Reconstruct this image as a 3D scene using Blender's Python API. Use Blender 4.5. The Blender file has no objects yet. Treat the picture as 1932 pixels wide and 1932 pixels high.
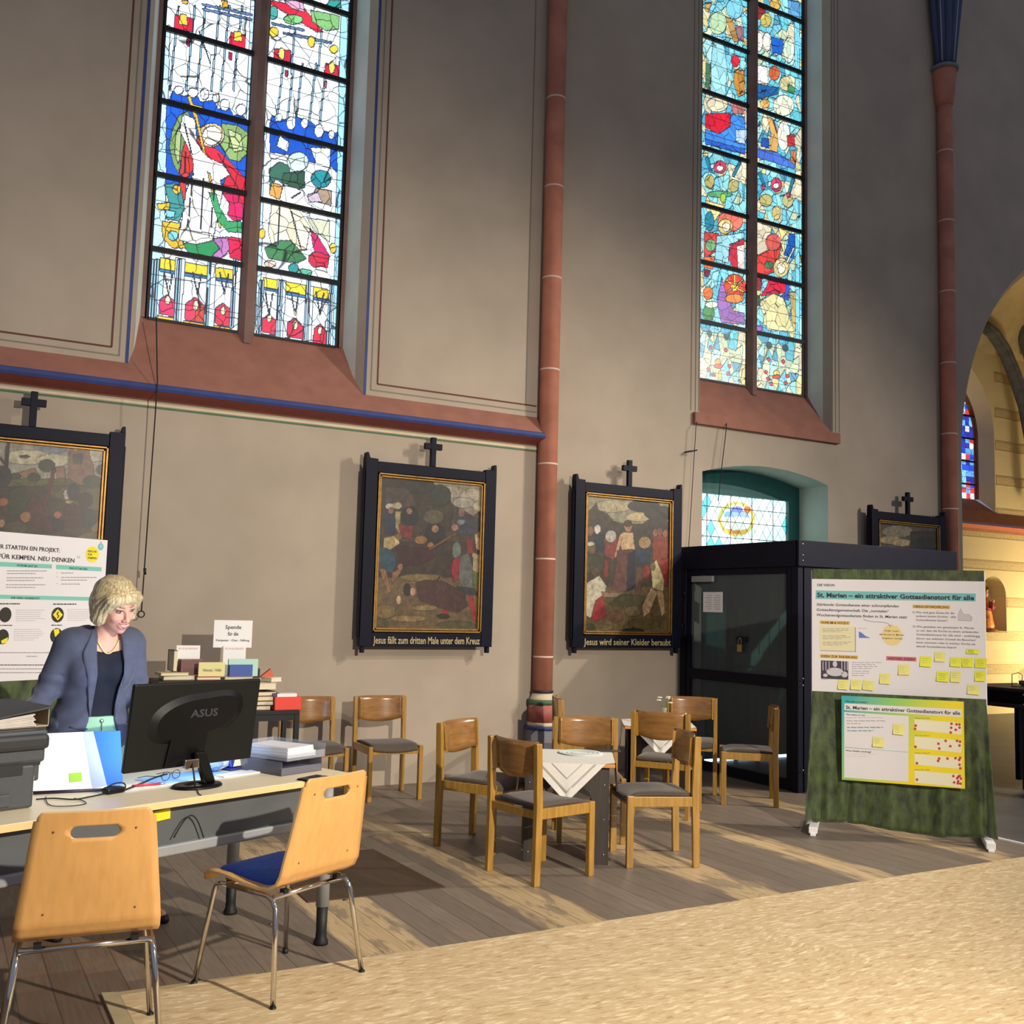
import bpy, bmesh, math, random
import numpy as np
from mathutils import Vector, Matrix
random.seed(7); np.random.seed(7)
scn = bpy.context.scene
COL = scn.collection
PI = math.pi

# ------------------------------------------------------------------ camera
H = 1.55                       # eye height
D = 8.42                       # distance of the window wall
ROT = np.array([[0.86906121, -0.06899138, -0.48987019],
                [-0.49402258, -0.0690541, -0.8667025],
                [0.02596745, 0.99522446, -0.09409554]])
cd = bpy.data.cameras.new('camera'); cam = bpy.data.objects.new('camera', cd); COL.objects.link(cam)
cd.sensor_width = 36.0; cd.lens = 36.0 * 1935.0 / 1932.0; cd.clip_start = 0.05; cd.clip_end = 200
cam.matrix_world = Matrix([[*ROT[0], 0], [*ROT[1], 0], [*ROT[2], H], [0, 0, 0, 1]])
scn.camera = cam

# ------------------------------------------------------------------ world, exposure, lights
w = bpy.data.worlds.new('dim_interior'); scn.world = w; w.use_nodes = True
w.node_tree.nodes['Background'].inputs[0].default_value = (0.74, 0.80, 1.0, 1)
w.node_tree.nodes['Background'].inputs[1].default_value = 0.19
scn.view_settings.view_transform = 'Standard'; scn.view_settings.look = 'None'
scn.view_settings.exposure = 0.45; scn.view_settings.gamma = 1.0
scn.view_settings.use_curve_mapping = False

def lamp(name, kind, loc, target, energy, color, size=0.3, spot=70, blend=0.6):
    l = bpy.data.lights.new(name, kind); o = bpy.data.objects.new(name, l); COL.objects.link(o)
    o.location = loc
    o.rotation_euler = (Vector(target) - Vector(loc)).to_track_quat('-Z', 'Y').to_euler()
    l.energy = energy; l.color = color
    if kind == 'AREA': l.shape = 'DISK'; l.size = size
    if kind == 'SPOT': l.spot_size = math.radians(spot); l.spot_blend = blend; l.shadow_soft_size = size
    if kind == 'POINT': l.shadow_soft_size = size
    return o
WARM = (1.0, 0.90, 0.755)
lamp('nave_spotlight', 'SPOT', (3.45, -1.0, 3.35), (2.1, 8.4, -0.2), 1550, WARM, 0.05, 92, 0.9)
lamp('pillar_spotlight', 'SPOT', (11.0, 1.8, 6.6), (3.6, 8.4, 0.4), 1300, WARM, 0.09, 56, 1.0)
lamp('pillar_spotlight', 'SPOT', (13.2, 0.4, 6.2), (6.4, 8.4, 1.0), 1500, WARM, 0.09, 58, 1.0)
lamp('foreground_fill', 'SPOT', (5.0, 0.5, 7.0), (3.9, 3.2, 0.0), 150, WARM, 0.6, 75, 1.0)  # added fill light, brightens the strand board in the foreground
lamp('chapel_lamp', 'POINT', (17.4, 9.7, 1.1), (16, 11, 2), 210, (1.0, 0.78, 0.40), 0.3)
lamp('choir_lamp', 'SPOT', (10.0, 1.0, 5.0), (7.6, 6.0, 1.0), 350, WARM, 0.4, 60, 1.0)

# ------------------------------------------------------------------ survey: photo measurement -> place on a real plane
def ray(x, y): return ROT @ np.array([x - 966., 966. - y, -1935.])
def onY(x, y, Y):
    v = ray(x, y); t = Y / v[1]; return np.array([0, 0, H]) + t * v
def onZ(x, y, z):
    v = ray(x, y); t = (z - H) / v[2]; return np.array([0, 0, H]) + t * v
def pix(P):
    c = (P - np.array([0, 0, H])) @ ROT
    return 966. - c[..., 0] / c[..., 2] * 1935., 966. + c[..., 1] / c[..., 2] * 1935.

# ------------------------------------------------------------------ materials
def s2l(c):
    return tuple(((v / 255.) / 12.92 if v / 255. <= 0.04045 else ((v / 255. + 0.055) / 1.055) ** 2.4) for v in c)
MATS = {}
def mat(name, col, rough=0.6, metal=0.0, var=0.0, scale=8.0, stretch=(1, 1, 1), bump=0.0, spec=0.5, col2=None, detail=4, coat=0, sheen=0):
    """procedural material: base colour varied by object-space noise"""
    m = bpy.data.materials.new(name); m.use_nodes = True; nt = m.node_tree; b = nt.nodes['Principled BSDF']
    c = s2l(col) if max(col) > 1 else col
    b.inputs['Roughness'].default_value = rough; b.inputs['Metallic'].default_value = metal
    b.inputs['Specular IOR Level'].default_value = spec
    if coat: b.inputs['Coat Weight'].default_value = coat; b.inputs['Coat Roughness'].default_value = 0.15
    if sheen: b.inputs['Sheen Weight'].default_value = sheen; b.inputs['Sheen Roughness'].default_value = 0.4
    tc = nt.nodes.new('ShaderNodeTexCoord'); mp = nt.nodes.new('ShaderNodeMapping'); mp.inputs['Scale'].default_value = stretch
    nz = nt.nodes.new('ShaderNodeTexNoise'); nz.inputs['Scale'].default_value = scale; nz.inputs['Detail'].default_value = detail
    nt.links.new(tc.outputs['Object'], mp.inputs[0]); nt.links.new(mp.outputs[0], nz.inputs[0])
    rp = nt.nodes.new('ShaderNodeValToRGB')
    c2 = (s2l(col2) if max(col2) > 1 else col2) if col2 else tuple(v * (1 - var) for v in c)
    rp.color_ramp.elements[0].position = 0.3; rp.color_ramp.elements[1].position = 0.7
    rp.color_ramp.elements[0].color = (*c2, 1); rp.color_ramp.elements[1].color = (*(tuple(min(1, v * (1 + var * 0.4)) for v in c)), 1)
    nt.links.new(nz.outputs[0], rp.inputs[0]); nt.links.new(rp.outputs[0], b.inputs['Base Color'])
    if bump:
        bp = nt.nodes.new('ShaderNodeBump'); bp.inputs['Strength'].default_value = bump; bp.inputs['Distance'].default_value = 0.01
        nt.links.new(nz.outputs[0], bp.inputs['Height']); nt.links.new(bp.outputs[0], b.inputs['Normal'])
    MATS[name] = m
    return m

def glassmat(name, tint, alpha, rough=0.05):
    m = bpy.data.materials.new(name); m.use_nodes = True; nt = m.node_tree; nt.nodes.clear()
    out = nt.nodes.new('ShaderNodeOutputMaterial'); mx = nt.nodes.new('ShaderNodeMixShader')
    tr = nt.nodes.new('ShaderNodeBsdfTransparent'); tr.inputs[0].default_value = (*tint, 1)
    gl = nt.nodes.new('ShaderNodeBsdfPrincipled'); gl.inputs['Base Color'].default_value = (*tint, 1); gl.inputs['Roughness'].default_value = rough
    mx.inputs[0].default_value = alpha
    nt.links.new(tr.outputs[0], mx.inputs[1]); nt.links.new(gl.outputs[0], mx.inputs[2]); nt.links.new(mx.outputs[0], out.inputs[0])
    return m

def emitmat(name, col, st):
    m = bpy.data.materials.new(name); m.use_nodes = True; b = m.node_tree.nodes['Principled BSDF']
    b.inputs['Base Color'].default_value = (*col, 1); b.inputs['Emission Color'].default_value = (*col, 1); b.inputs['Emission Strength'].default_value = st
    return m

def paintmat(name, rough=0.45, jitter=0.25):
    """oil paint: colour kept in the mesh attribute, brush mottling by noise"""
    m = bpy.data.materials.new(name); m.use_nodes = True; nt = m.node_tree; b = nt.nodes['Principled BSDF']
    at = nt.nodes.new('ShaderNodeAttribute'); at.attribute_name = 'Col'
    tc = nt.nodes.new('ShaderNodeTexCoord'); nz = nt.nodes.new('ShaderNodeTexNoise'); nz.inputs['Scale'].default_value = 22; nz.inputs['Detail'].default_value = 6
    mr = nt.nodes.new('ShaderNodeMapRange'); mr.inputs[1].default_value = 0.3; mr.inputs[2].default_value = 0.7
    mr.inputs[3].default_value = 1 - jitter; mr.inputs[4].default_value = 1 + jitter
    mx = nt.nodes.new('ShaderNodeVectorMath'); mx.operation = 'SCALE'
    nt.links.new(tc.outputs['Object'], nz.inputs[0]); nt.links.new(nz.outputs[0], mr.inputs[0])
    nt.links.new(at.outputs['Color'], mx.inputs[0]); nt.links.new(mr.outputs[0], mx.inputs['Scale']); mr.inputs[3].default_value *= .72; mr.inputs[4].default_value *= .72
    nt.links.new(mx.outputs[0], b.inputs['Base Color']); b.inputs['Roughness'].default_value = rough
    return m

def stainedmat(name, lead_scale, strength):
    """daylight coming through coloured glass, with lead cames between the pieces"""
    m = bpy.data.materials.new(name); m.use_nodes = True; nt = m.node_tree; b = nt.nodes['Principled BSDF']
    at = nt.nodes.new('ShaderNodeAttribute'); at.attribute_name = 'Col'
    tc = nt.nodes.new('ShaderNodeTexCoord')
    nz = nt.nodes.new('ShaderNodeTexNoise'); nz.inputs['Scale'].default_value = 5
    add = nt.nodes.new('ShaderNodeVectorMath'); add.operation = 'MULTIPLY_ADD'; add.inputs[1].default_value = (0.12, 0.12, 0.12)
    nt.links.new(tc.outputs['Object'], nz.inputs[0]); nt.links.new(nz.outputs[1], add.inputs[0]); nt.links.new(tc.outputs['Object'], add.inputs[2])
    mp = nt.nodes.new('ShaderNodeMapping'); mp.inputs['Scale'].default_value = (1.0, 0.0, 0.8)
    nt.links.new(add.outputs[0], mp.inputs[0])
    vo = nt.nodes.new('ShaderNodeTexVoronoi'); vo.feature = 'DISTANCE_TO_EDGE'; vo.inputs['Scale'].default_value = lead_scale
    nt.links.new(mp.outputs[0], vo.inputs['Vector'])
    vc = nt.nodes.new('ShaderNodeTexVoronoi'); vc.inputs['Scale'].default_value = lead_scale
    nt.links.new(mp.outputs[0], vc.inputs['Vector'])
    lt = nt.nodes.new('ShaderNodeMapRange'); lt.inputs[1].default_value = 0.008; lt.inputs[2].default_value = 0.028; lt.inputs[3].default_value = 0.10; lt.inputs[4].default_value = 1.0
    nt.links.new(vo.outputs['Distance'], lt.inputs[0])
    # regular saddle cames
    sx = nt.nodes.new('ShaderNodeSeparateXYZ'); nt.links.new(tc.outputs['Object'], sx.inputs[0])
    m1 = nt.nodes.new('ShaderNodeMath'); m1.operation = 'PINGPONG'; m1.inputs[1].default_value = 0.106; nt.links.new(sx.outputs['Z'], m1.inputs[0])
    l2 = nt.nodes.new('ShaderNodeMapRange'); l2.inputs[1].default_value = 0.002; l2.inputs[2].default_value = 0.005; l2.inputs[3].default_value = 0.12; l2.inputs[4].default_value = 1.0
    nt.links.new(m1.outputs[0], l2.inputs[0])
    mul = nt.nodes.new('ShaderNodeMath'); mul.operation = 'MULTIPLY'; nt.links.new(lt.outputs[0], mul.inputs[0]); nt.links.new(l2.outputs[0], mul.inputs[1])
    # piece to piece tone change
    sc = nt.nodes.new('ShaderNodeSeparateColor'); nt.links.new(vc.outputs['Color'], sc.inputs[0])
    tn = nt.nodes.new('ShaderNodeMapRange'); tn.inputs[3].default_value = 0.78; tn.inputs[4].default_value = 1.12; nt.links.new(sc.outputs[0], tn.inputs[0])
    mul2 = nt.nodes.new('ShaderNodeMath'); mul2.operation = 'MULTIPLY'; nt.links.new(mul.outputs[0], mul2.inputs[0]); nt.links.new(tn.outputs[0], mul2.inputs[1])
    gz = nt.nodes.new('ShaderNodeTexNoise'); gz.inputs['Scale'].default_value = 17; gz.inputs['Detail'].default_value = 3; gz.inputs['Distortion'].default_value = 1.5; nt.links.new(tc.outputs['Object'], gz.inputs[0])
    gp = nt.nodes.new('ShaderNodeMath'); gp.operation = 'PINGPONG'; gp.inputs[1].default_value = .09; nt.links.new(gz.outputs[0], gp.inputs[0])
    gr_ = nt.nodes.new('ShaderNodeMapRange'); gr_.inputs[1].default_value = 0.0; gr_.inputs[2].default_value = .016; gr_.inputs[3].default_value = .45; gr_.inputs[4].default_value = 1.0; nt.links.new(gp.outputs[0], gr_.inputs[0])
    mul3 = nt.nodes.new('ShaderNodeMath'); mul3.operation = 'MULTIPLY'; nt.links.new(mul2.outputs[0], mul3.inputs[0]); nt.links.new(gr_.outputs[0], mul3.inputs[1]); mul2 = mul3
    v = nt.nodes.new('ShaderNodeVectorMath'); v.operation = 'SCALE'; nt.links.new(at.outputs['Color'], v.inputs[0]); nt.links.new(mul2.outputs[0], v.inputs['Scale'])
    nt.links.new(v.outputs[0], b.inputs['Emission Color']); b.inputs['Emission Strength'].default_value = strength
    b.inputs['Base Color'].default_value = (0.03, 0.03, 0.035, 1); b.inputs['Roughness'].default_value = 0.3
    return m

M_PLASTER = mat('plaster', (170, 156, 140), 0.95, var=0.10, scale=1.6, bump=0.15, col2=(160, 147, 131))
M_REVEAL = mat('window_reveal_stone', (206, 212, 204), 0.9, var=0.1, scale=3)
M_REDSTONE = mat('red_stone_paint', (150, 100, 84), 0.85, var=0.15, scale=6, bump=0.1)
M_COLUMN = mat('red_column_paint', (180, 116, 94), 0.8, var=0.22, scale=5, bump=0.1)
M_JOINT = mat('white_joint', (215, 190, 175), 0.8)
M_MULLION = mat('mullion_stone', (128, 100, 92), 0.85, var=0.25, scale=4)
M_BLUE = mat('blue_band_paint', (45, 62, 120), 0.7, var=0.2)
M_GREEN = mat('green_band_paint', (70, 105, 75), 0.7, var=0.2)
M_CREAM = mat('cream_band_paint', (205, 190, 160), 0.8, var=0.1)
M_DRED = mat('dark_red_line_paint', (96, 52, 44), 0.8)
M_LINE = mat('grey_line_paint', (122, 116, 100), 0.8)
M_GREYBLUE = mat('plinth_grey_paint', (118, 118, 124), 0.8, var=0.15)
M_IRON = mat('black_iron', (22, 22, 26), 0.5, 0.3, var=0.2)
M_FRAME = mat('painted_dark_blue_wood', (13, 16, 33), 0.5, spec=0.15, var=0.25, scale=3, stretch=(1, 1, 6))
M_GOLD = mat('gilded_moulding', (150, 112, 56), 0.42, 0.7, var=0.3, scale=20)
M_OAK = mat('honey_oak', (170, 128, 54), 0.34, var=0.28, scale=9, stretch=(6, 6, 0.6), coat=0.35)
M_OAKBOARD = mat('oak_veneer', (152, 108, 58), 0.24, var=0.30, scale=7, stretch=(0.8, 6, 6), coat=0.5)
M_SEATFAB = mat('grey_brown_seat_fabric', (84, 73, 64), 0.95, var=0.15, scale=60, bump=0.1, sheen=0.2)
M_BEECH = mat('beech_veneer', (220, 166, 98), 0.38, var=0.10, scale=5, stretch=(9, 9, 0.5), coat=0.2)
M_BEECHEDGE = mat('beech_ply_edge', (238, 205, 150), 0.5, var=0.15)
M_CHROME = mat('chrome', (215, 212, 208), 0.12, 1.0)
M_BLUEFAB = mat('blue_seat_fabric', (46, 88, 186), 0.9, var=0.2, scale=60, sheen=0.2)
M_RUBBER = mat('black_rubber', (18, 18, 20), 0.6)
M_MAPLE = mat('maple_desktop', (246, 230, 194), 0.4, var=0.05, scale=5, stretch=(0.4, 6, 6))
M_MAPLEEDGE = mat('maple_desk_edge', (240, 205, 145), 0.45, var=0.08)
M_GREYMET = mat('grey_powder_coat', (158, 160, 162), 0.45, 0.2, var=0.05)
M_TRAYMET = mat('dark_grey_cable_tray', (98, 102, 104), 0.55, 0.2, var=0.1)
M_BLACKPL = mat('black_plastic', (9, 9, 12), 0.4, spec=0.3, var=0.1)
M_BLACKTEX = mat('textured_black_plastic', (20, 20, 19), 0.5, spec=0.3, var=0.1, scale=120)
M_PRINTER = mat('dark_grey_printer_plastic', (72, 74, 78), 0.5, var=0.08, scale=60)
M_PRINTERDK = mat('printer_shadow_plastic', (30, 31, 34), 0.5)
M_PAPER = mat('white_paper', (236, 234, 232), 0.7, var=0.03, scale=3)
M_POSTER = mat('poster_paper', (226, 222, 224), 0.32, var=0.04, scale=2)
M_INK = mat('black_ink', (38, 36, 44), 0.6)
M_GREYINK = mat('grey_ink', (150, 148, 152), 0.7)
M_LTINK = mat('pale_grey_print', (196, 192, 198), 0.7)
M_TEAL = mat('teal_print', (112, 184, 186), 0.6)
M_TEAL2 = mat('mint_print', (120, 190, 176), 0.6)
M_YEL = mat('amber_highlight_print', (226, 186, 84), 0.6)
M_YELBR = mat('yellow_print', (232, 216, 40), 0.6)
M_PINK = mat('pink_highlight_print', (206, 110, 124), 0.6)
M_STICKY = mat('yellow_sticky_paper', (228, 222, 128), 0.7, var=0.05)
M_STICKYB = mat('lemon_sticky_paper', (226, 228, 58), 0.7, var=0.05)
M_REDDOT = mat('red_sticker', (196, 46, 60), 0.5)
M_BEIGEP = mat('beige_print', (222, 214, 172), 0.7)
M_BLUEP = mat('blue_print', (92, 120, 196), 0.6)
M_TEALDOOR = mat('teal_green_door_paint', (40, 100, 98), 0.6, var=0.15, scale=3, stretch=(6, 1, 0.5))
M_BOXPAINT = mat('black_painted_porch', (18, 20, 36), 0.6, spec=0.2, var=0.15)
M_GLASS = glassmat('porch_glass', (0.80, 0.86, 0.86), 0.07)
M_CLEAR = glassmat('clear_acrylic', (0.88, 0.9, 0.94), 0.16, 0.12)
M_JAR = glassmat('clear_jar_glass', (0.95, 0.93, 0.88), 0.15, 0.05)
M_SMOKE = glassmat('smoky_acrylic', (0.55, 0.55, 0.62), 0.22, 0.15)
M_CLOTH = mat('white_tablecloth', (226, 222, 214), 0.85, var=0.04, scale=40)
M_CLOTHW = mat('woven_cloth_band', (178, 172, 164), 0.9, var=0.06, scale=60)
M_TABLEBLK = mat('dark_stained_table', (64, 56, 50), 0.6, var=0.25, scale=8, stretch=(8, 8, 0.6))
M_TABLETOP = mat('orange_wood_edge', (206, 140, 76), 0.4, var=0.15)
M_SKIN = mat('skin', (222, 164, 142), 0.5, var=0.06, scale=14)
M_LIP = mat('lips', (190, 104, 100), 0.45)
M_TEETH = mat('teeth', (240, 235, 226), 0.3)
M_EYE = mat('eye_white', (176, 166, 162), 0.2)
M_IRIS = mat('iris', (30, 34, 42), 0.2)
M_BROW = mat('brow_hair', (140, 108, 78), 0.8)
M_HAIR = mat('blonde_hair', (216, 198, 156), 0.45, var=0.3, scale=34, stretch=(3.2, 3.2, .35), bump=0.35, col2=(160, 138, 100))
M_JACKET = mat('blue_grey_blazer', (78, 82, 102), 0.85, var=0.14, scale=30, sheen=0.2)
M_TOP = mat('navy_knit_top', (12, 18, 36), 0.85, var=0.2, scale=30)
M_TROUSER = mat('mint_trousers', (150, 196, 164), 0.8, var=0.1, scale=12)
M_PEARL = mat('gold_necklace', (236, 206, 130), 0.3, 0.3)
M_STEEL = mat('brushed_steel', (170, 172, 176), 0.3, 0.9)

# ------------------------------------------------------------------ mesh helpers
class MB:
    def __init__(s): s.v = []; s.f = []; s.mi = []; s.sm = []
    def add(s, vs, fs, mi=0, smooth=False, M=None):
        n = len(s.v)
        for p in vs:
            p = Vector(p)
            if M is not None: p = M @ p
            s.v.append(tuple(p))
        for f in fs: s.f.append(tuple(i + n for i in f)); s.mi.append(mi); s.sm.append(smooth)
        return s
    def box(s, a, b, mi=0, M=None):
        x0, y0, z0 = a; x1, y1, z1 = b
        x0, x1 = min(x0, x1), max(x0, x1); y0, y1 = min(y0, y1), max(y0, y1); z0, z1 = min(z0, z1), max(z0, z1)
        vs = [(x0, y0, z0), (x1, y0, z0), (x1, y1, z0), (x0, y1, z0), (x0, y0, z1), (x1, y0, z1), (x1, y1, z1), (x0, y1, z1)]
        return s.add(vs, [(0, 3, 2, 1), (4, 5, 6, 7), (0, 1, 5, 4), (1, 2, 6, 5), (2, 3, 7, 6), (3, 0, 4, 7)], mi, False, M)
    def prism(s, poly, d, mi=0, M=None):
        """poly: list of 3D points (planar), extruded by vector d"""
        n = len(poly); d = Vector(d); P = [Vector(p) for p in poly]
        vs = P + [p + d for p in P]
        fs = [tuple(range(n))[::-1], tuple(range(n, 2 * n))] + [(i, (i + 1) % n, n + (i + 1) % n, n + i) for i in range(n)]
        return s.add(vs, fs, mi, False, M)
    def tube(s, pts, r, seg=10, mi=0, caps=True, M=None, closed=False):
        P = [Vector(p) for p in pts]; n = len(P); vs = []; R = r if hasattr(r, '__len__') else [r] * n
        prev = None
        for i, p in enumerate(P):
            if closed: t = (P[(i + 1) % n] - P[i - 1])
            else: t = (P[min(i + 1, n - 1)] - P[max(i - 1, 0)])
            t.normalize()
            if prev is None:
                a = t.orthogonal().normalized()
            else:
                a = prev - t * prev.dot(t)
                a = a.normalized() if a.length > 1e-6 else t.orthogonal().normalized()
            prev = a; b = t.cross(a)
            for k in range(seg):
                an = 2 * PI * k / seg; vs.append(p + (a * math.cos(an) + b * math.sin(an)) * R[i])
        fs = []
        for i in range(n if closed else n - 1):
            for k in range(seg):
                j = (i + 1) % n; fs.append((i * seg + k, i * seg + (k + 1) % seg, j * seg + (k + 1) % seg, j * seg + k))
        if caps and not closed: fs += [tuple(range(seg))[::-1], tuple(range((n - 1) * seg, n * seg))]
        return s.add(vs, fs, mi, True, M)
    def lathe(s, prof, c=(0, 0, 0), seg=24, mi=0, a0=0, a1=2 * PI, M=None, smooth=True, sx=1, sy=1):
        n = len(prof); full = abs(a1 - a0 - 2 * PI) < 1e-6; K = seg if full else seg + 1; vs = []
        for r, z in prof:
            for k in range(K):
                a = a0 + (a1 - a0) * k / seg; vs.append((c[0] + sx * r * math.cos(a), c[1] + sy * r * math.sin(a), c[2] + z))
        fs = []
        for i in range(n - 1):
            for k in range(K if full else K - 1):
                fs.append((i * K + k, i * K + (k + 1) % K, (i + 1) * K + (k + 1) % K, (i + 1) * K + k))
        if full:
            if prof[0][0] > 1e-5: fs.append(tuple(range(K))[::-1])
            if prof[-1][0] > 1e-5: fs.append(tuple(range((n - 1) * K, n * K)))
        return s.add(vs, fs, mi, smooth, M)
    def ell(s, c, r, seg=16, rings=10, mi=0, M=None):
        prof = [(math.cos(-PI / 2 + PI * i / rings), math.sin(-PI / 2 + PI * i / rings)) for i in range(rings + 1)]
        vs = []; K = seg
        for a, b in prof:
            for k in range(K):
                t = 2 * PI * k / K; vs.append((c[0] + r[0] * a * math.cos(t), c[1] + r[1] * a * math.sin(t), c[2] + r[2] * b))
        fs = [(i * K + k, i * K + (k + 1) % K, (i + 1) * K + (k + 1) % K, (i + 1) * K + k) for i in range(rings) for k in range(K)]
        return s.add(vs, fs, mi, True, M)
    def quad(s, a, b, c, d, mi=0, M=None): return s.add([a, b, c, d], [(0, 1, 2, 3)], mi, False, M)
    def build(s, name, mats, parent=None, bevel=0, seg=2, loc=None, rz=None, auto=False):
        me = bpy.data.meshes.new(name); me.from_pydata(s.v, [], s.f)
        for m in (mats if isinstance(mats, (list, tuple)) else [mats]): me.materials.append(m)
        me.polygons.foreach_set('material_index', s.mi); me.polygons.foreach_set('use_smooth', s.sm)
        bm = bmesh.new(); bm.from_mesh(me); bmesh.ops.remove_doubles(bm, verts=bm.verts, dist=1e-5)
        bmesh.ops.recalc_face_normals(bm, faces=bm.faces)
        if bevel:
            es = [e for e in bm.edges if len(e.link_faces) == 2 and e.calc_face_angle(0) > 0.6]
            bmesh.ops.bevel(bm, geom=es, offset=bevel, segments=seg, profile=0.5, affect='EDGES', clamp_overlap=True)
        bm.to_mesh(me); bm.free()
        o = bpy.data.objects.new(name, me); COL.objects.link(o)
        if parent is not None: o.parent = parent
        if loc is not None: o.location = loc
        if rz is not None: o.rotation_euler = (0, 0, rz)
        return o

def tag(o, label, cat, group=None):
    o['label'] = label; o['category'] = cat
    if group: o['group'] = group
    return o
def struct(o): o['kind'] = 'structure'; return o
def thing(name, loc, rz, label, cat, group=None):
    o = bpy.data.objects.new(name, None); COL.objects.link(o); o.empty_display_size = 0.1
    o.location = loc; o.rotation_euler = (0, 0, rz); return tag(o, label, cat, group)
def kids(o): return [c for c in bpy.data.objects if c.parent == o]
def copy_tree(o, parent=None):
    ch = kids(o); c = o.copy(); COL.objects.link(c); c.parent = parent
    for k in ch: copy_tree(k, c)
    return c
def clone(o, loc, rz, label):
    c = copy_tree(o); c.location = loc; c.rotation_euler = (0, 0, rz); c['label'] = label; return c
def rz4(a): return Matrix.Rotation(a, 4, 'Z')
def T(x, y, z): return Matrix.Translation((x, y, z))

_txt = {}
def text_geo(string, size, bold=0.0, shear=0.0, width=None):
    cu = bpy.data.curves.new('t', 'FONT'); cu.body = string; cu.size = size; cu.offset = bold; cu.shear = shear
    cu.resolution_u = 2; cu.align_x = 'LEFT'
    o = bpy.data.objects.new('t', cu); COL.objects.link(o)
    dg = bpy.context.evaluated_depsgraph_get(); me = bpy.data.meshes.new_from_object(o.evaluated_get(dg))
    vs = [tuple(v.co) for v in me.vertices]; fs = [tuple(p.vertices) for p in me.polygons]
    bpy.data.objects.remove(o); bpy.data.curves.remove(cu); bpy.data.meshes.remove(me)
    if vs and width:
        x0 = min(v[0] for v in vs); x1 = max(v[0] for v in vs); k = width / (x1 - x0)
        vs = [((v[0] - x0) * k, v[1], v[2]) for v in vs]
    return vs, fs

# ------------------------------------------------------------------ raster painting on fine grids (stained glass, oil panels)
def paint_grid(x0, x1, z0, z1, nx, nz, Y, ops, base, jit=0.0, blobs=None, lead=False, contour=1.0):
    xs = np.linspace(x0, x1, nx + 1); zs = np.linspace(z0, z1, nz + 1)
    cx = (xs[:-1] + xs[1:]) / 2; cz = (zs[:-1] + zs[1:]) / 2
    GX, GZ = np.meshgrid(cx, cz)
    P = np.stack([GX, np.full_like(GX, Y), GZ], -1)
    U, V = pix(P)
    C = np.ones((nz, nx, 3)) * np.array(base)
    if blobs is not None: C = blobs(C, U, V, GX, GZ)
    for op in ops:
        if op[0] == 'p':
            pts = np.array(op[1], float); ins = np.zeros(U.shape, bool); n = len(pts); j = n - 1
            for i in range(n):
                xi, yi = pts[i]; xj, yj = pts[j]
                if yi != yj: ins ^= ((yi > V) != (yj > V)) & (U < (xj - xi) * (V - yi) / (yj - yi) + xi)
                j = i
        elif op[0] == 'e':
            ex, ey, rx, ry = op[1]; ins = ((U - ex) / rx) ** 2 + ((V - ey) / ry) ** 2 < 1
        elif op[0] == 'l':
            (ax, ay), (bx, by), wd = op[1]; dx, dy = bx - ax, by - ay; L2 = dx * dx + dy * dy + 1e-9
            t = np.clip(((U - ax) * dx + (V - ay) * dy) / L2, 0, 1); ins = np.hypot(U - ax - t * dx, V - ay - t * dy) < wd / 2
        C[ins] = np.array(op[2])
    if contour < 1:      # painted contours and small brush marks
        e = np.zeros(C.shape[:2], bool); e[:, :-1] |= np.abs(np.diff(C, axis=1)).sum(-1) > .01; e[:-1, :] |= np.abs(np.diff(C, axis=0)).sum(-1) > .01
        C = np.where(e[..., None], C * contour, C); rs = np.random.RandomState(nx + nz)
        for _ in range(420):
            i, j = rs.randint(0, nz), rs.randint(0, nx); h_, w_ = rs.randint(1, 7), rs.randint(1, 3)
            C[i:i + h_, j:j + w_] = C[i:i + h_, j:j + w_] * rs.uniform(.55, 1.45)
    if lead:
        e = np.zeros(C.shape[:2], bool)
        dx = np.abs(np.diff(C, axis=1)).sum(-1) > .06; dz = np.abs(np.diff(C, axis=0)).sum(-1) > .06
        e[:, :-1] |= dx; e[:-1, :] |= dz
        C = np.where(e[..., None], np.array([.02, .03, .05]), C)
    if jit: C = C * (1 + (np.random.rand(nz, nx, 1) - 0.5) * jit)
    vs = np.zeros(((nz + 1) * (nx + 1), 3)); A, B = np.meshgrid(xs, zs); vs[:, 0] = A.ravel(); vs[:, 2] = B.ravel()
    idx = np.arange((nz + 1) * (nx + 1)).reshape(nz + 1, nx + 1)
    F = np.stack([idx[:-1, :-1], idx[:-1, 1:], idx[1:, 1:], idx[1:, :-1]], -1).reshape(-1, 4)
    return vs, F, C.reshape(-1, 3)
def grid_obj(name, vs, F, C, m, parent, offs=(0, 0, 0)):
    me = bpy.data.meshes.new(name); me.from_pydata((vs + np.array(offs)).tolist(), [], F.tolist())
    a = me.color_attributes.new('Col', 'FLOAT_COLOR', 'CORNER')
    cc = np.ones((len(F) * 4, 4), np.float32); cc[:, :3] = np.repeat(np.clip(C, 0, 3), 4, axis=0); a.data.foreach_set('color', cc.ravel())
    me.materials.append(m); me.update()
    o = bpy.data.objects.new(name, me); COL.objects.link(o); o.parent = parent
    return o
def sc_ops(raw, ox, oy, k, conv=True):
    """turn measured outlines (crop coordinates) into photo measurements; colours sRGB 0-255"""
    out = []
    for t, g, c in raw:
        c = s2l(c)
        if t == 'p': out.append(('p', [(ox + a * k, oy + b * k) for a, b in g], c))
        elif t == 'e': out.append(('e', (ox + g[0] * k, oy + g[1] * k, g[2] * k, g[3] * k), c))
        else: out.append(('l', ((ox + g[0][0] * k, oy + g[0][1] * k), (ox + g[1][0] * k, oy + g[1][1] * k), g[2] * k), c))
    return out

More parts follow.
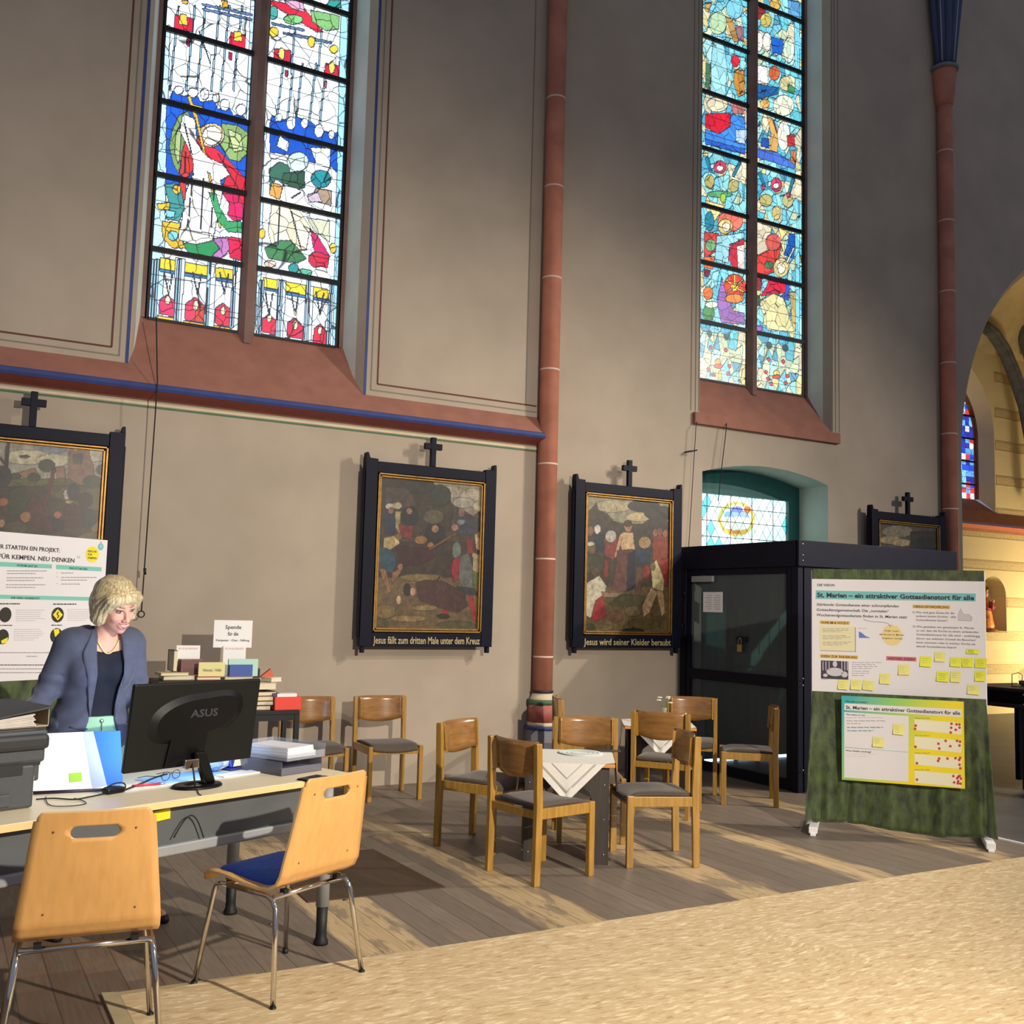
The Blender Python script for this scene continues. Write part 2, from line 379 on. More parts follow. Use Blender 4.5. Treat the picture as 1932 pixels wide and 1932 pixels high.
# ================================================================== THE SETTING
from mathutils.geometry import tessellate_polygon
def sheet(mb, outline, holes, Y, mi=0):
    loops = [[Vector((x, z, 0)) for x, z in outline]] + [[Vector((x, z, 0)) for x, z in h] for h in holes]
    flat = [p for l in loops for p in l]
    mb.add([(p.x, Y, p.y) for p in flat], tessellate_polygon(loops), mi)
def arc_pts(cx, cz, r, a0, a1, n): return [(cx + r * math.cos(a0 + (a1 - a0) * i / n), cz + r * math.sin(a0 + (a1 - a0) * i / n)) for i in range(n + 1)]
def pointed(c, half, zb, zs, R=None, n=14):
    """pointed-arch outline: counter-clockwise from bottom left"""
    R = R or half * 2
    cl = c - half + R; al = math.acos((cl - c) / R)          # left arc centre lies right of centre
    left = [(cl - R * math.cos(a), zs + R * math.sin(a)) for a in [al * i / n for i in range(n + 1)]]   # bottom -> apex
    right = [(2 * c - x, z) for x, z in left][::-1]
    return [(c - half, zb), (c + half, zb)] + right[::-1][:-1][:1] * 0 + [(2 * c - x, z) for x, z in left] + left[::-1][1:]
WTOP = 13.5
W1C, W2C = 2.235, 8.01
ARC_C, ARC_H, ARC_R, ARC_S = 13.70, 2.28, 3.26, 3.6
DC = 8.0
door_out = [(7.07, 0), (8.93, 0)] + [(8.93 - 1.86 * i / 12, 3.06 + 0.13 * (1 - (1 - i / 6) ** 2)) for i in range(13)]
holes = [pointed(W1C, 0.985, 3.40, 9.9), pointed(W2C, 0.985, 3.68, 9.9), door_out, pointed(ARC_C, ARC_H + 0.13, 0.0, ARC_S, ARC_R + 0.13, 20)]
mb = MB(); sheet(mb, [(-4, -0.02), (19, -0.02), (19, WTOP), (-4, WTOP)], holes, D)
hb = [pointed(W1C, 0.86, 3.86, 9.9), pointed(W2C, 0.86, 4.13, 9.9), door_out, pointed(ARC_C, ARC_H, 0.0, ARC_S, ARC_R, 20)]
sheet(mb, [(-4, -0.02), (19, -0.02), (19, WTOP), (-4, WTOP)], hb, D + 0.52)
# chamfer and soffit of the big arch
def loft2(mb, A, Ya, B, Yb, mi=0, skip_base=True):
    n = len(A)
    for i in range(n):
        j = (i + 1) % n
        if skip_base and i == 0: continue
        mb.quad((A[i][0], Ya, A[i][1]), (A[j][0], Ya, A[j][1]), (B[j][0], Yb, B[j][1]), (B[i][0], Yb, B[i][1]), mi)
big_o, big_i = holes[3], hb[3]
loft2(mb, big_o, D, big_i, D + 0.16); loft2(mb, big_i, D + 0.16, big_i, D + 0.52)
loft2(mb, door_out, D, door_out, D + 0.52, 1)
struct(mb.build('wall_north', [M_PLASTER, mat('pale_limewash', (196, 206, 190), 0.9, var=0.06)]))

# lines painted on the plaster panels
mb = MB()
def vline(x, z0, z1, wd, mi): mb.box((x - wd / 2, D - 0.004, z0), (x + wd / 2, D + 0.001, z1), mi)
def hline(x0, x1, z, wd, mi): mb.box((x0, D - 0.004, z - wd / 2), (x1, D + 0.001, z + wd / 2), mi)
for sx, xe in ((1, 5.0), (-1, -4.0)):
    x = W1C + sx * 0.985
    vline(x + sx * 0.012, 3.40, 11.0, 0.024, 0)
    for off, wd, mi in ((0.07, 0.010, 1), (0.13, 0.014, 2)):
        vline(x + sx * off, 3.38 + off, 11.0, wd, mi); a, b = sorted((x + sx * off, xe)); hline(a, b, 3.38 + off, wd, mi)
    if sx > 0: vline(xe - 0.12, 3.5, 11, 0.01, 1)
for sx in (1, -1):
    x = W2C + sx * 0.985
    vline(x + sx * 0.01, 3.70, 11, 0.012, 1); vline(x + sx * 0.06, 3.70, 11, 0.008, 1); vline(x + sx * 0.12, 3.70, 11, 0.008, 1)
struct(mb.build('trim_1', [M_BLUE, M_LINE, M_DRED]))
# the moulded string course under the left window, with the painted lines beneath it
mb = MB(); X0, X1 = -4.0, 5.02
prof = [(D + 0.0, 3.40), (D - 0.125, 3.235), (D - 0.15, 3.225), (D - 0.158, 3.195), (D - 0.145, 3.175), (D - 0.10, 3.155), (D - 0.02, 3.13), (D, 3.12)]
idx = [0, 1, 1, 1, 2, 2, 0]
for (a, b), m_ in zip(zip(prof[:-1], prof[1:]), idx): mb.quad((X0, *a), (X1, *a), (X1, *b), (X0, *b), m_)
mb.prism([(X1, y, z) for y, z in prof], (0.001, 0, 0), 0)
for z, wd, mi in ((3.095, 0.022, 3), (3.07, 0.016, 4)): mb.box((X0, D - 0.004, z - wd / 2), (X1, D + 0.001, z + wd / 2), mi)
struct(mb.build('trim_2', [M_REDSTONE, M_BLUE, mat('oxblood_paint', (128, 58, 48), 0.7, var=0.15), M_CREAM, M_GREEN]))

# floors
def floor_material():
    m = bpy.data.materials.new('worn_grey_floorboards'); m.use_nodes = True; nt = m.node_tree; b = nt.nodes['Principled BSDF']; L = nt.links.new
    tc = nt.nodes.new('ShaderNodeTexCoord'); sp = nt.nodes.new('ShaderNodeSeparateXYZ'); L(tc.outputs['Object'], sp.inputs[0])
    n1 = nt.nodes.new('ShaderNodeTexNoise'); n1.inputs['Scale'].default_value = 5; n1.inputs['Detail'].default_value = 6
    mp = nt.nodes.new('ShaderNodeMapping'); mp.inputs['Scale'].default_value = (2.2, 0.45, 1); L(tc.outputs['Object'], mp.inputs[0]); L(mp.outputs[0], n1.inputs[0])
    def math_(op, a, bv, c=None):
        n = nt.nodes.new('ShaderNodeMath'); n.operation = op
        for k, v in enumerate((a, bv, c)):
            if v is None: continue
            if isinstance(v, (int, float)): n.inputs[k].default_value = v
            else: L(v, n.inputs[k])
        return n.outputs[0]
    px_ = math_('MULTIPLY_ADD', n1.outputs[0], 0.34, math_('ADD', sp.outputs[0], -0.17))
    u = math_('DIVIDE', px_, 7.0)
    rp = nt.nodes.new('ShaderNodeValToRGB'); cr = rp.color_ramp; cr.interpolation = 'LINEAR'
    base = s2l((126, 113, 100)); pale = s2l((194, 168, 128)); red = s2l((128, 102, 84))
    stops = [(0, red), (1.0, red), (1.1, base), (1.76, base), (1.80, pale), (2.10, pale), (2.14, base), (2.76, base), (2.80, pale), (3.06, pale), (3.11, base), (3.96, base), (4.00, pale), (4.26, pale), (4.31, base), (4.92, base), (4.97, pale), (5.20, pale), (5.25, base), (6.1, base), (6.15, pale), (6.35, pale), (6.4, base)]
    while len(cr.elements) < len(stops): cr.elements.new(0.5)
    for e, (p, c) in zip(cr.elements, stops): e.position = p / 7.0
    for e, (p, c) in zip(cr.elements, stops): e.color = (*c, 1)
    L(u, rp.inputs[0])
    def mp3():
        q = nt.nodes.new('ShaderNodeMapping'); q.inputs['Scale'].default_value = (2.4, .55, 1); L(tc.outputs['Object'], q.inputs[0]); return q.outputs[0]
    # far from the boarding the bands fade into the grey paint
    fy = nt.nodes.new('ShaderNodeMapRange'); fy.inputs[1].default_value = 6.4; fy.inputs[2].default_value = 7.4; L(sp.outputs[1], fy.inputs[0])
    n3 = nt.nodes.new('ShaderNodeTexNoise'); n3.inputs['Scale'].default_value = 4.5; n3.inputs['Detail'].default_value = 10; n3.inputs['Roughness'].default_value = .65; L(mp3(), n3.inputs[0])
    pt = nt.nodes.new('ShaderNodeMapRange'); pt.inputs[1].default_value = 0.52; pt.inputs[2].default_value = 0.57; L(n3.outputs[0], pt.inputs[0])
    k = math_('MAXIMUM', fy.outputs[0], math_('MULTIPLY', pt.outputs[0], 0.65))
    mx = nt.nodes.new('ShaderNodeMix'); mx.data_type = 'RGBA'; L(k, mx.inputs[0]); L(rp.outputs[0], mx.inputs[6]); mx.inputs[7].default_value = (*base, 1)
    # board joints run towards the wall; a tone per board
    pj = math_('PINGPONG', sp.outputs[0], 0.0675)
    jr = nt.nodes.new('ShaderNodeMapRange'); jr.inputs[1].default_value = 0.0; jr.inputs[2].default_value = 0.004; jr.inputs[3].default_value = 0.35; jr.inputs[4].default_value = 1; L(pj, jr.inputs[0])
    fl = math_('FLOOR', math_('DIVIDE', sp.outputs[0], 0.135), 0)
    wn = nt.nodes.new('ShaderNodeTexWhiteNoise'); wn.noise_dimensions = '1D'; L(fl, wn.inputs['W'])
    tr = nt.nodes.new('ShaderNodeMapRange'); tr.inputs[3].default_value = 0.86; tr.inputs[4].default_value = 1.08; L(wn.outputs[0], tr.inputs[0])
    g = nt.nodes.new('ShaderNodeTexNoise'); g.inputs['Scale'].default_value = 6; g.inputs['Detail'].default_value = 8
    mg = nt.nodes.new('ShaderNodeMapping'); mg.inputs['Scale'].default_value = (14, 0.8, 1); L(tc.outputs['Object'], mg.inputs[0]); L(mg.outputs[0], g.inputs[0])
    gr = nt.nodes.new('ShaderNodeMapRange'); gr.inputs[1].default_value = 0.3; gr.inputs[2].default_value = 0.7; gr.inputs[3].default_value = 0.80; gr.inputs[4].default_value = 1.14; L(g.outputs[0], gr.inputs[0])
    yb = math_('FLOOR', math_('MULTIPLY_ADD', fl, 0.37, math_('DIVIDE', sp.outputs[1], 0.42)), 0)
    cb = nt.nodes.new('ShaderNodeCombineXYZ'); L(fl, cb.inputs[0]); L(yb, cb.inputs[1]); w2 = nt.nodes.new('ShaderNodeTexWhiteNoise'); w2.noise_dimensions = '2D'; L(cb.outputs[0], w2.inputs[0])
    t2 = nt.nodes.new('ShaderNodeMapRange'); t2.inputs[3].default_value = 0.66; t2.inputs[4].default_value = 1.22; L(w2.outputs[0], t2.inputs[0])
    region = math_('MULTIPLY', math_('LESS_THAN', sp.outputs[0], 1.05), math_('LESS_THAN', sp.outputs[1], 4.75))
    blk = math_('MULTIPLY_ADD', math_('SUBTRACT', t2.outputs[0], 1.0), region, 1.0)
    tot = math_('MULTIPLY', math_('MULTIPLY', math_('MULTIPLY', jr.outputs[0], tr.outputs[0]), gr.outputs[0]), blk)
    v = nt.nodes.new('ShaderNodeVectorMath'); v.operation = 'SCALE'; L(mx.outputs[2], v.inputs[0]); L(tot, v.inputs['Scale'])
    L(v.outputs[0], b.inputs['Base Color']); b.inputs['Roughness'].default_value = 0.5
    return m
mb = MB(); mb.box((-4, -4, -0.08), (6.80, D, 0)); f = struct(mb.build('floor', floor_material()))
mb = MB(); mb.box((6.80, -4, -0.08), (19, 11.2, 0)); struct(mb.build('floor_stone', mat('dark_stone_floor', (86, 84, 82), 0.55, var=0.25, scale=3)))

def osb_material():
    m = bpy.data.materials.new('oriented_strand_board'); m.use_nodes = True; nt = m.node_tree; b = nt.nodes['Principled BSDF']; L = nt.links.new
    tc = nt.nodes.new('ShaderNodeTexCoord'); outs = []
    for rot, sc_ in ((0.5, (18, 70, 1)), (2.1, (17, 66, 1)), (-0.6, (26, 100, 1))):
        mp = nt.nodes.new('ShaderNodeMapping'); mp.inputs['Rotation'].default_value = (0, 0, rot); mp.inputs['Scale'].default_value = sc_
        n = nt.nodes.new('ShaderNodeTexNoise'); n.inputs['Scale'].default_value = 0.5; n.inputs['Distortion'].default_value = 1.2
        L(tc.outputs['Object'], n.inputs[0]); av = nt.nodes.new('ShaderNodeVectorMath'); av.operation = 'MULTIPLY_ADD'; av.inputs[1].default_value = (0.25, 0.25, 0)
        L(n.outputs[1], av.inputs[0]); L(tc.outputs['Object'], av.inputs[2]); L(av.outputs[0], mp.inputs[0])
        vo = nt.nodes.new('ShaderNodeTexVoronoi'); vo.inputs['Scale'].default_value = 1.0; L(mp.outputs[0], vo.inputs['Vector'])
        s = nt.nodes.new('ShaderNodeSeparateColor'); L(vo.outputs['Color'], s.inputs[0]); outs.append(s.outputs[0])
    a = nt.nodes.new('ShaderNodeMath'); a.operation = 'ADD'; L(outs[0], a.inputs[0]); L(outs[1], a.inputs[1])
    c = nt.nodes.new('ShaderNodeMath'); c.operation = 'MULTIPLY_ADD'; L(outs[2], c.inputs[0]); c.inputs[1].default_value = 0.8; L(a.outputs[0], c.inputs[2])
    d = nt.nodes.new('ShaderNodeMath'); d.operation = 'DIVIDE'; L(c.outputs[0], d.inputs[0]); d.inputs[1].default_value = 2.8
    rp = nt.nodes.new('ShaderNodeValToRGB'); cr = rp.color_ramp
    for p, col in ((0.10, (176, 146, 106)), (0.30, (198, 172, 130)), (0.62, (208, 184, 144)), (0.84, (230, 212, 174))):
        e = cr.elements.new(p); e.color = (*s2l(col), 1)
    cr.elements.remove(cr.elements[0]); cr.elements.remove(cr.elements[-1])
    L(d.outputs[0], rp.inputs[0]); L(rp.outputs[0], b.inputs['Base Color']); b.inputs['Roughness'].default_value = 0.6
    bp = nt.nodes.new('ShaderNodeBump'); bp.inputs['Strength'].default_value = 0.15; bp.inputs['Distance'].default_value = 0.003; L(d.outputs[0], bp.inputs['Height']); L(bp.outputs[0], b.inputs['Normal'])
    return m
mb = MB(); mb.box((0.76, -4, 0.0), (12, 4.35, 0.013))
tag(mb.build('chipboard_floor_covering', osb_material(), bevel=0.002), 'large pale strand board sheeting laid over the floor in the foreground', 'floor board')
mb = MB(); mb.prism([(0.70, -4, 0), (0.76, -4, 0), (0.76, 4.39, 0), (0.70, 4.41, 0)], (0, 0, 0.012)); mb.prism([(0.76, 4.352, 0), (1.30, 4.352, 0), (1.30, 4.375, 0), (0.76, 4.40, 0)], (0, 0, 0.008))
tag(mb.build('edging_strip', mat('pale_batten', (176, 160, 124), 0.7, var=0.15)), 'narrow pale batten edging the left corner of the strand board', 'strip')
mb = MB(); mb.prism([(1.83, 5.29, 0.0), (2.61, 5.26, 0.0), (2.58, 6.25, 0.0), (1.85, 6.25, 0.0)], (0, 0, 0.006))
tag(mb.build('floor_hatch', mat('dark_brown_panel', (74, 57, 42), 0.6, var=0.2, scale=4, stretch=(8, 1, 1))), 'dark brown square floor panel let into the boards behind the desk chair', 'floor hatch')
mb = MB(); mb.box((6.78, 1.0, 0), (6.81, 4.95, 0.01)); struct(mb.build('trim_3', mat('pale_threshold_strip', (222, 220, 212), 0.5)))

# columns
def column(X, label_top=False):
    r = 0.094; Y = D - 0.085
    root = bpy.data.objects.new('column', None); COL.objects.link(root); root.location = (X, Y, 0); struct(root)
    top = 8.15 if label_top else WTOP
    mb = MB(); mb.lathe([(r, 0.80), (r, top)], seg=28); mb.build('shaft', M_COLUMN, root)
    zs = [2.92, 3.86, 4.76, 5.68, 6.60, 7.52] if label_top else [1.11, 2.03, 2.94, 3.86, 4.77, 5.69, 6.60]
    mb = MB()
    for z in zs: mb.lathe([(r - 0.002, z - 0.008), (r + 0.0015, z - 0.008), (r + 0.0015, z + 0.008), (r - 0.002, z + 0.008)], seg=28)
    mb.build('mortar_joint', M_JOINT, root)
    for prof, m_, seg in (([(r - .01, 0.80), (r + .008, 0.798), (r + .008, 0.775), (r - .01, 0.772)], mat('black_ring', (40, 26, 44)), 28), ([(r - .01, 0.775), (r, .772), (0.115, 0.73), (0.130, 0.715)], M_CREAM, 28), ([(.12, .716), (.138, .714), (.138, .672), (.12, .67)], M_GREEN, 28),
                    ([(0.130, 0.68), (0.130, 0.50)], mat('rose_marbling', (182, 110, 100), 0.7, var=0.35, scale=5, col2=(140, 70, 66)), 28), ([(0.130, 0.505), (0.140, 0.50), (0.142, 0.47)], M_CREAM, 28), ([(.13, .472), (0.160, 0.47), (.166, 0.455), (0.160, 0.44), (.13, .438)], M_BLUE, 28), ([(0.158, 0.44), (0.158, 0.0)], M_GREYBLUE, 8)):
        mb = MB(); mb.lathe(prof, seg=seg, smooth=seg > 8, a0=PI / 8, a1=PI / 8 + 2 * PI); mb.build('base_moulding', m_, root)
    if label_top:
        mb = MB(); mb.lathe([(r, 8.13), (r + .012, 8.15), (r + .02, 8.18), (0.15, 8.56), (0.155, 8.60)], seg=28); mb.build('capital', M_COLUMN, root)
        mb = MB(); mb.lathe([(.14, 8.60), (0.175, 8.605), (0.18, 8.64), (0.15, 8.66)], seg=28); mb.build('abacus', M_GREYBLUE, root)
        mb = MB()
        for k in range(7):
            a = PI + PI * k / 6; dx, dy = math.cos(a), math.sin(a)
            mb.tube([(dx * .10, dy * .10, 8.66), (dx * .13, dy * .13, 9.0), (dx * .22, dy * .20, 9.8), (dx * .5, dy * .42, 11.0), (dx * 1.2, dy * 1.0, 12.3)], [.045, .05, .06, .07, .08], 10)
        mb.lathe([(.11, 8.66), (.13, 9.2), (.2, 10), (.4, 11.2)], seg=20)
        mb.build('rib_springing', mat('slate_blue_rib_paint', (60, 72, 108), 0.7, var=0.3, scale=3, stretch=(6, 6, .5)), root)
        mb = MB()
        for k in (1, 3, 5):
            a = PI + PI * k / 6; dx, dy = math.cos(a), math.sin(a)
            mb.tube([(dx * .148, dy * .148, 8.68), (dx * .182, dy * .182, 9.0), (dx * .284, dy * .262, 9.8)], .008, 6)
        mb.build('painted_line', mat('pale_rib_line', (150, 156, 160), .7), root)
    return root
column(5.09); column(10.95, True)

# tall stained glass windows
def reveals(mb, c, zb_out, zb_in, zs):
    o = pointed(c, 0.985, zb_out, zs); a = pointed(c, 0.935, zb_out + 0.10, zs); b = pointed(c, 0.875, zb_in, zs); g = pointed(c, 0.84, zb_in, zs)
    loft2(mb, o, D, a, D + 0.09, 0); loft2(mb, a, D + 0.09, b, D + 0.27, 1); loft2(mb, b, D + 0.27, g, D + 0.275, 2); loft2(mb, g, D + 0.275, g, D + 0.34, 2)
def stained_window(name, c, zb_out, zb_in, bars_l, bars_r, opsL, opsR, base, gm, ztop_fine, blobs=None):
    root = bpy.data.objects.new(name, None); COL.objects.link(root); struct(root)
    zs = 9.9; Yg = D + 0.30
    mb = MB(); reveals(mb, c, zb_out, zb_in, zs); mb.build('reveal', [M_PLASTER, M_REVEAL, M_MULLION], root)
    mb = MB()
    mb.quad((c - .985, D, zb_out), (c + .985, D, zb_out), (c + .84, D + .30, zb_in), (c - .84, D + .30, zb_in))
    mb.quad((c - .875, D + .27, zb_in), (c - .84, D + .30, zb_in), (c - .985, D, zb_out), (c - .985, D + .0, zb_out))
    mb.quad((c + .875, D + .27, zb_in), (c + .84, D + .30, zb_in), (c + .985, D, zb_out), (c + .985, D + .0, zb_out))
    mb.build('sloping_sill', M_REDSTONE, root)
    mb = MB(); mb.prism([(c - .068, D + .33, zb_in - .02), (c + .068, D + .33, zb_in - .02), (c + .068, D + .28, zb_in - .05), (c + .03, D + .22, zb_in - .10), (c - .03, D + .22, zb_in - .10), (c - .068, D + .28, zb_in - .05)], (0, 0, 7.5))
    mb.build('mullion', M_MULLION, root)
    for side, (xa, xb), bars, ops in (('l', (c - .815, c - .065), bars_l, opsL), ('r', (c + .065, c + .815), bars_r, opsR)):
        nx = 104; nz = int((ztop_fine - zb_in) / 0.0085)
        vs, F, C = paint_grid(xa, xb, zb_in, ztop_fine, nx, nz, Yg, ops, base, 0.0, blobs, True)
        vs[:, 1] = Yg
        g = grid_obj('stained_glass', vs, F, C, gm, root)
        mb = MB(); mb.quad((xa, Yg, ztop_fine), (xb, Yg, ztop_fine), (xb, Yg, 11.6), (xa, Yg, 11.6)); mb.build('upper_glass', MATS['upper_glass'], root)
        mb = MB()
        for z in bars: mb.box((xa - .01, Yg - .035, z - .022), (xb + .01, Yg - .005, z + .022))
        mb.build('saddle_bar', M_IRON, root)
        mb = MB()
        for xx in (xa - .012, xb - .008): mb.box((xx, Yg - .02, zb_in), (xx + .02, Yg + .01, 11.4))
        mb.box((xa, Yg - .02, zb_in - .01), (xb, Yg + .01, zb_in + .012)); mb.build('edge_lead', M_IRON, root)
    mb = MB(); mb.box((c - .9, Yg + .04, zb_in - .1), (c + .9, Yg + .06, 12)); mb.build('outer_pane', M_IRON, root)
    return root
MATS['upper_glass'] = emitmat('pale_upper_glass', (0.55, 0.78, 0.85), 0.9)

# pictorial content, outlines measured on the photo
k3 = .3624
rawL = [
 ('p', [(150, 130), (170, 130), (130, 1700), (50, 1700)], (176, 214, 236)), ('p', [(590, 0), (620, 0), (560, 1750), (525, 1750)], (190, 222, 240)),
 ('p', [(195, 75), (290, 95), (285, 165), (190, 150)], (206, 30, 60)), ('p', [(485, 165), (565, 180), (560, 262), (478, 240)], (206, 30, 60)),
 ('p', [(225, 70), (255, 75), (262, 130), (215, 125)], (226, 190, 60)), ('p', [(505, 160), (540, 165), (545, 215), (500, 210)], (226, 190, 60)),
 ('p', [(230, 0), (262, 0), (262, 20), (230, 16)], (226, 170, 40)), ('p', [(440, 0), (470, 0), (470, 55), (440, 45)], (226, 170, 40)),
 ('p', [(335, 15), (600, 70), (598, 82), (335, 27)], (90, 120, 170)), ('p', [(340, 40), (600, 95), (598, 107), (340, 52)], (90, 120, 170)),
 ('p', [(258, 200), (275, 200), (272, 238), (256, 236)], (180, 30, 60)), ('p', [(478, 270), (494, 272), (490, 312), (476, 308)], (180, 30, 60)),
 ('p', [(185, 470), (240, 500), (300, 480), (330, 530), (400, 520), (420, 570), (470, 545), (500, 600), (545, 590), (580, 650), (578, 960), (150, 960), (150, 560)], (20, 84, 196)),
 ('e', (215, 468, 24, 22), (245, 250, 255)), ('e', (290, 480, 26, 26), (245, 250, 255)), ('e', (350, 488, 22, 30), (245, 250, 255)), ('e', (410, 510, 20, 22), (245, 250, 255)), ('e', (455, 545, 26, 30), (245, 250, 255)), ('e', (540, 570, 26, 30), (245, 250, 255)),
 ('p', [(260, 575), (215, 600), (180, 680), (165, 760), (185, 850), (215, 905), (232, 800), (255, 720), (290, 640)], (116, 152, 84)), ('p', [(235, 620), (200, 700), (195, 800), (215, 860), (225, 760)], (170, 190, 130)),
 ('p', [(440, 640), (520, 650), (575, 690), (572, 800), (530, 840), (480, 830), (430, 760)], (128, 160, 96)), ('p', [(470, 670), (540, 700), (550, 780), (500, 790)], (184, 200, 140)),
 ('p', [(250, 720), (230, 800), (222, 905), (255, 935), (290, 880), (312, 810), (300, 700)], (208, 52, 48)), ('p', [(285, 690), (340, 740), (420, 780), (500, 860), (562, 930), (562, 1130), (520, 1150), (440, 980), (470, 900), (350, 800)], (206, 36, 56)),
 ('p', [(225, 930), (255, 960), (248, 1040), (215, 1020)], (196, 60, 60)),
 ('p', [(238, 590), (220, 680), (260, 760), (290, 830), (290, 900), (252, 1000), (236, 1120), (215, 1240), (290, 1275), (390, 1262), (420, 1120), (445, 990), (430, 940), (480, 910), (440, 850), (350, 810), (310, 740), (300, 620)], (246, 244, 240)),
 ('e', (385, 702, 68, 62), (196, 178, 140)), ('e', (388, 705, 50, 50), (236, 226, 206)), ('l', ((240, 545), (335, 560), 18), (220, 180, 60)), ('l', ((270, 505), (300, 600), 16), (220, 180, 60)),
 ('l', ((305, 600), (372, 900), 14), (220, 178, 50)), ('l', ((372, 900), (430, 1180), 12), (220, 178, 50)),
 ('p', [(330, 780), (400, 850), (470, 880), (430, 930), (340, 880)], (248, 246, 242)),
 ('p', [(140, 960), (190, 950), (230, 990), (245, 1080), (220, 1150), (150, 1140), (160, 1040)], (60, 140, 140)), ('p', [(100, 1060), (170, 1050), (165, 1090), (110, 1090)], (196, 170, 50)), ('e', (205, 985, 22, 24), (210, 176, 50)), ('p', [(150, 1090), (200, 1100), (190, 1130), (150, 1130)], (120, 190, 210)),
 ('p', [(130, 1150), (225, 1158), (212, 1225), (262, 1290), (180, 1290), (130, 1235)], (206, 170, 44)), ('e', (185, 1225, 26, 26), (110, 190, 200)),
 ('p', [(440, 1005), (520, 1010), (548, 1060), (550, 1140), (500, 1150), (470, 1120), (480, 1060)], (200, 30, 90)), ('p', [(370, 1000), (410, 1010), (430, 1080), (470, 1150), (540, 1150), (545, 1210), (470, 1205), (420, 1150)], (56, 146, 92)), ('p', [(470, 1230), (548, 1240), (545, 1360), (480, 1340)], (196, 24, 70)), ('p', [(400, 1240), (470, 1230), (480, 1300), (440, 1340), (380, 1330)], (170, 110, 170)),
 ('p', [(235, 1262), (300, 1265), (380, 1240), (430, 1290), (380, 1340), (260, 1310)], (34, 128, 76)), ('p', [(215, 1190), (290, 1200), (385, 1215), (395, 1250), (300, 1272), (215, 1245)], (240, 238, 232)),
 ('p', [(118, 1340), (500, 1405), (500, 1455), (118, 1395)], (216, 196, 44)), ('p', [(118, 1398), (500, 1460), (500, 1474), (118, 1412)], (44, 110, 170)),
 ('p', [(200, 1340), (250, 1348), (225, 1700), (185, 1695)], (206, 226, 240)), ('p', [(368, 1370), (408, 1378), (398, 1720), (356, 1712)], (206, 226, 240)),
 ('p', [(116, 1560), (155, 1530), (196, 1570), (190, 1648), (112, 1630)], (204, 40, 90)), ('p', [(250, 1580), (300, 1545), (352, 1590), (346, 1680), (246, 1662)], (206, 44, 80)), ('p', [(302, 1570), (350, 1590), (346, 1680), (300, 1672)], (204, 66, 50)), ('p', [(408, 1600), (445, 1575), (484, 1610), (478, 1700), (404, 1684)], (204, 40, 70)),
 ('e', (158, 1560, 14, 22), (240, 230, 180)), ('e', (303, 1588, 14, 26), (240, 230, 180)), ('e', (446, 1616, 13, 22), (240, 230, 180)),
 ('p', [(106, 1640), (194, 1655), (192, 1680), (104, 1664)], (226, 170, 60)), ('p', [(240, 1664), (350, 1684), (348, 1708), (238, 1690)], (226, 170, 60)), ('p', [(400, 1690), (484, 1704), (482, 1730), (398, 1714)], (226, 170, 60)),
]
W_ = (238, 246, 250); LB = (150, 196, 226)
rawL = [('l', ((x, 30), (x - 46, 470), 8), LB) for x in (215, 300, 355, 430, 480, 545)] + [('l', ((x, 160), (x + 60, 330), 3), (200, 190, 110)) for x in (320,)] + rawL + \
 [('l', ((290, 900), (262, 1180), 4), (190, 186, 176)), ('l', ((345, 930), (330, 1190), 4), (190, 186, 176)), ('l', ((400, 960), (385, 1180), 4), (190, 186, 176)), ('l', ((245, 640), (282, 800), 4), (190, 186, 176)), ('l', ((420, 800), (540, 1010), 5), (150, 20, 40)), ('l', ((250, 790), (246, 900), 5), (150, 30, 34))] + \
 [('l', ((x, 1350), (x - 22, 1700), 8), LB) for x in (82, 96, 110, 214, 228, 372, 384, 505, 518)] + [('l', ((x, 1420), (x + 22, 1530), 4), (214, 200, 120)) for x in (140, 290, 430)] + [('l', ((x + 44, 1425), (x + 22, 1530), 4), (214, 200, 120)) for x in (140, 290, 430)]
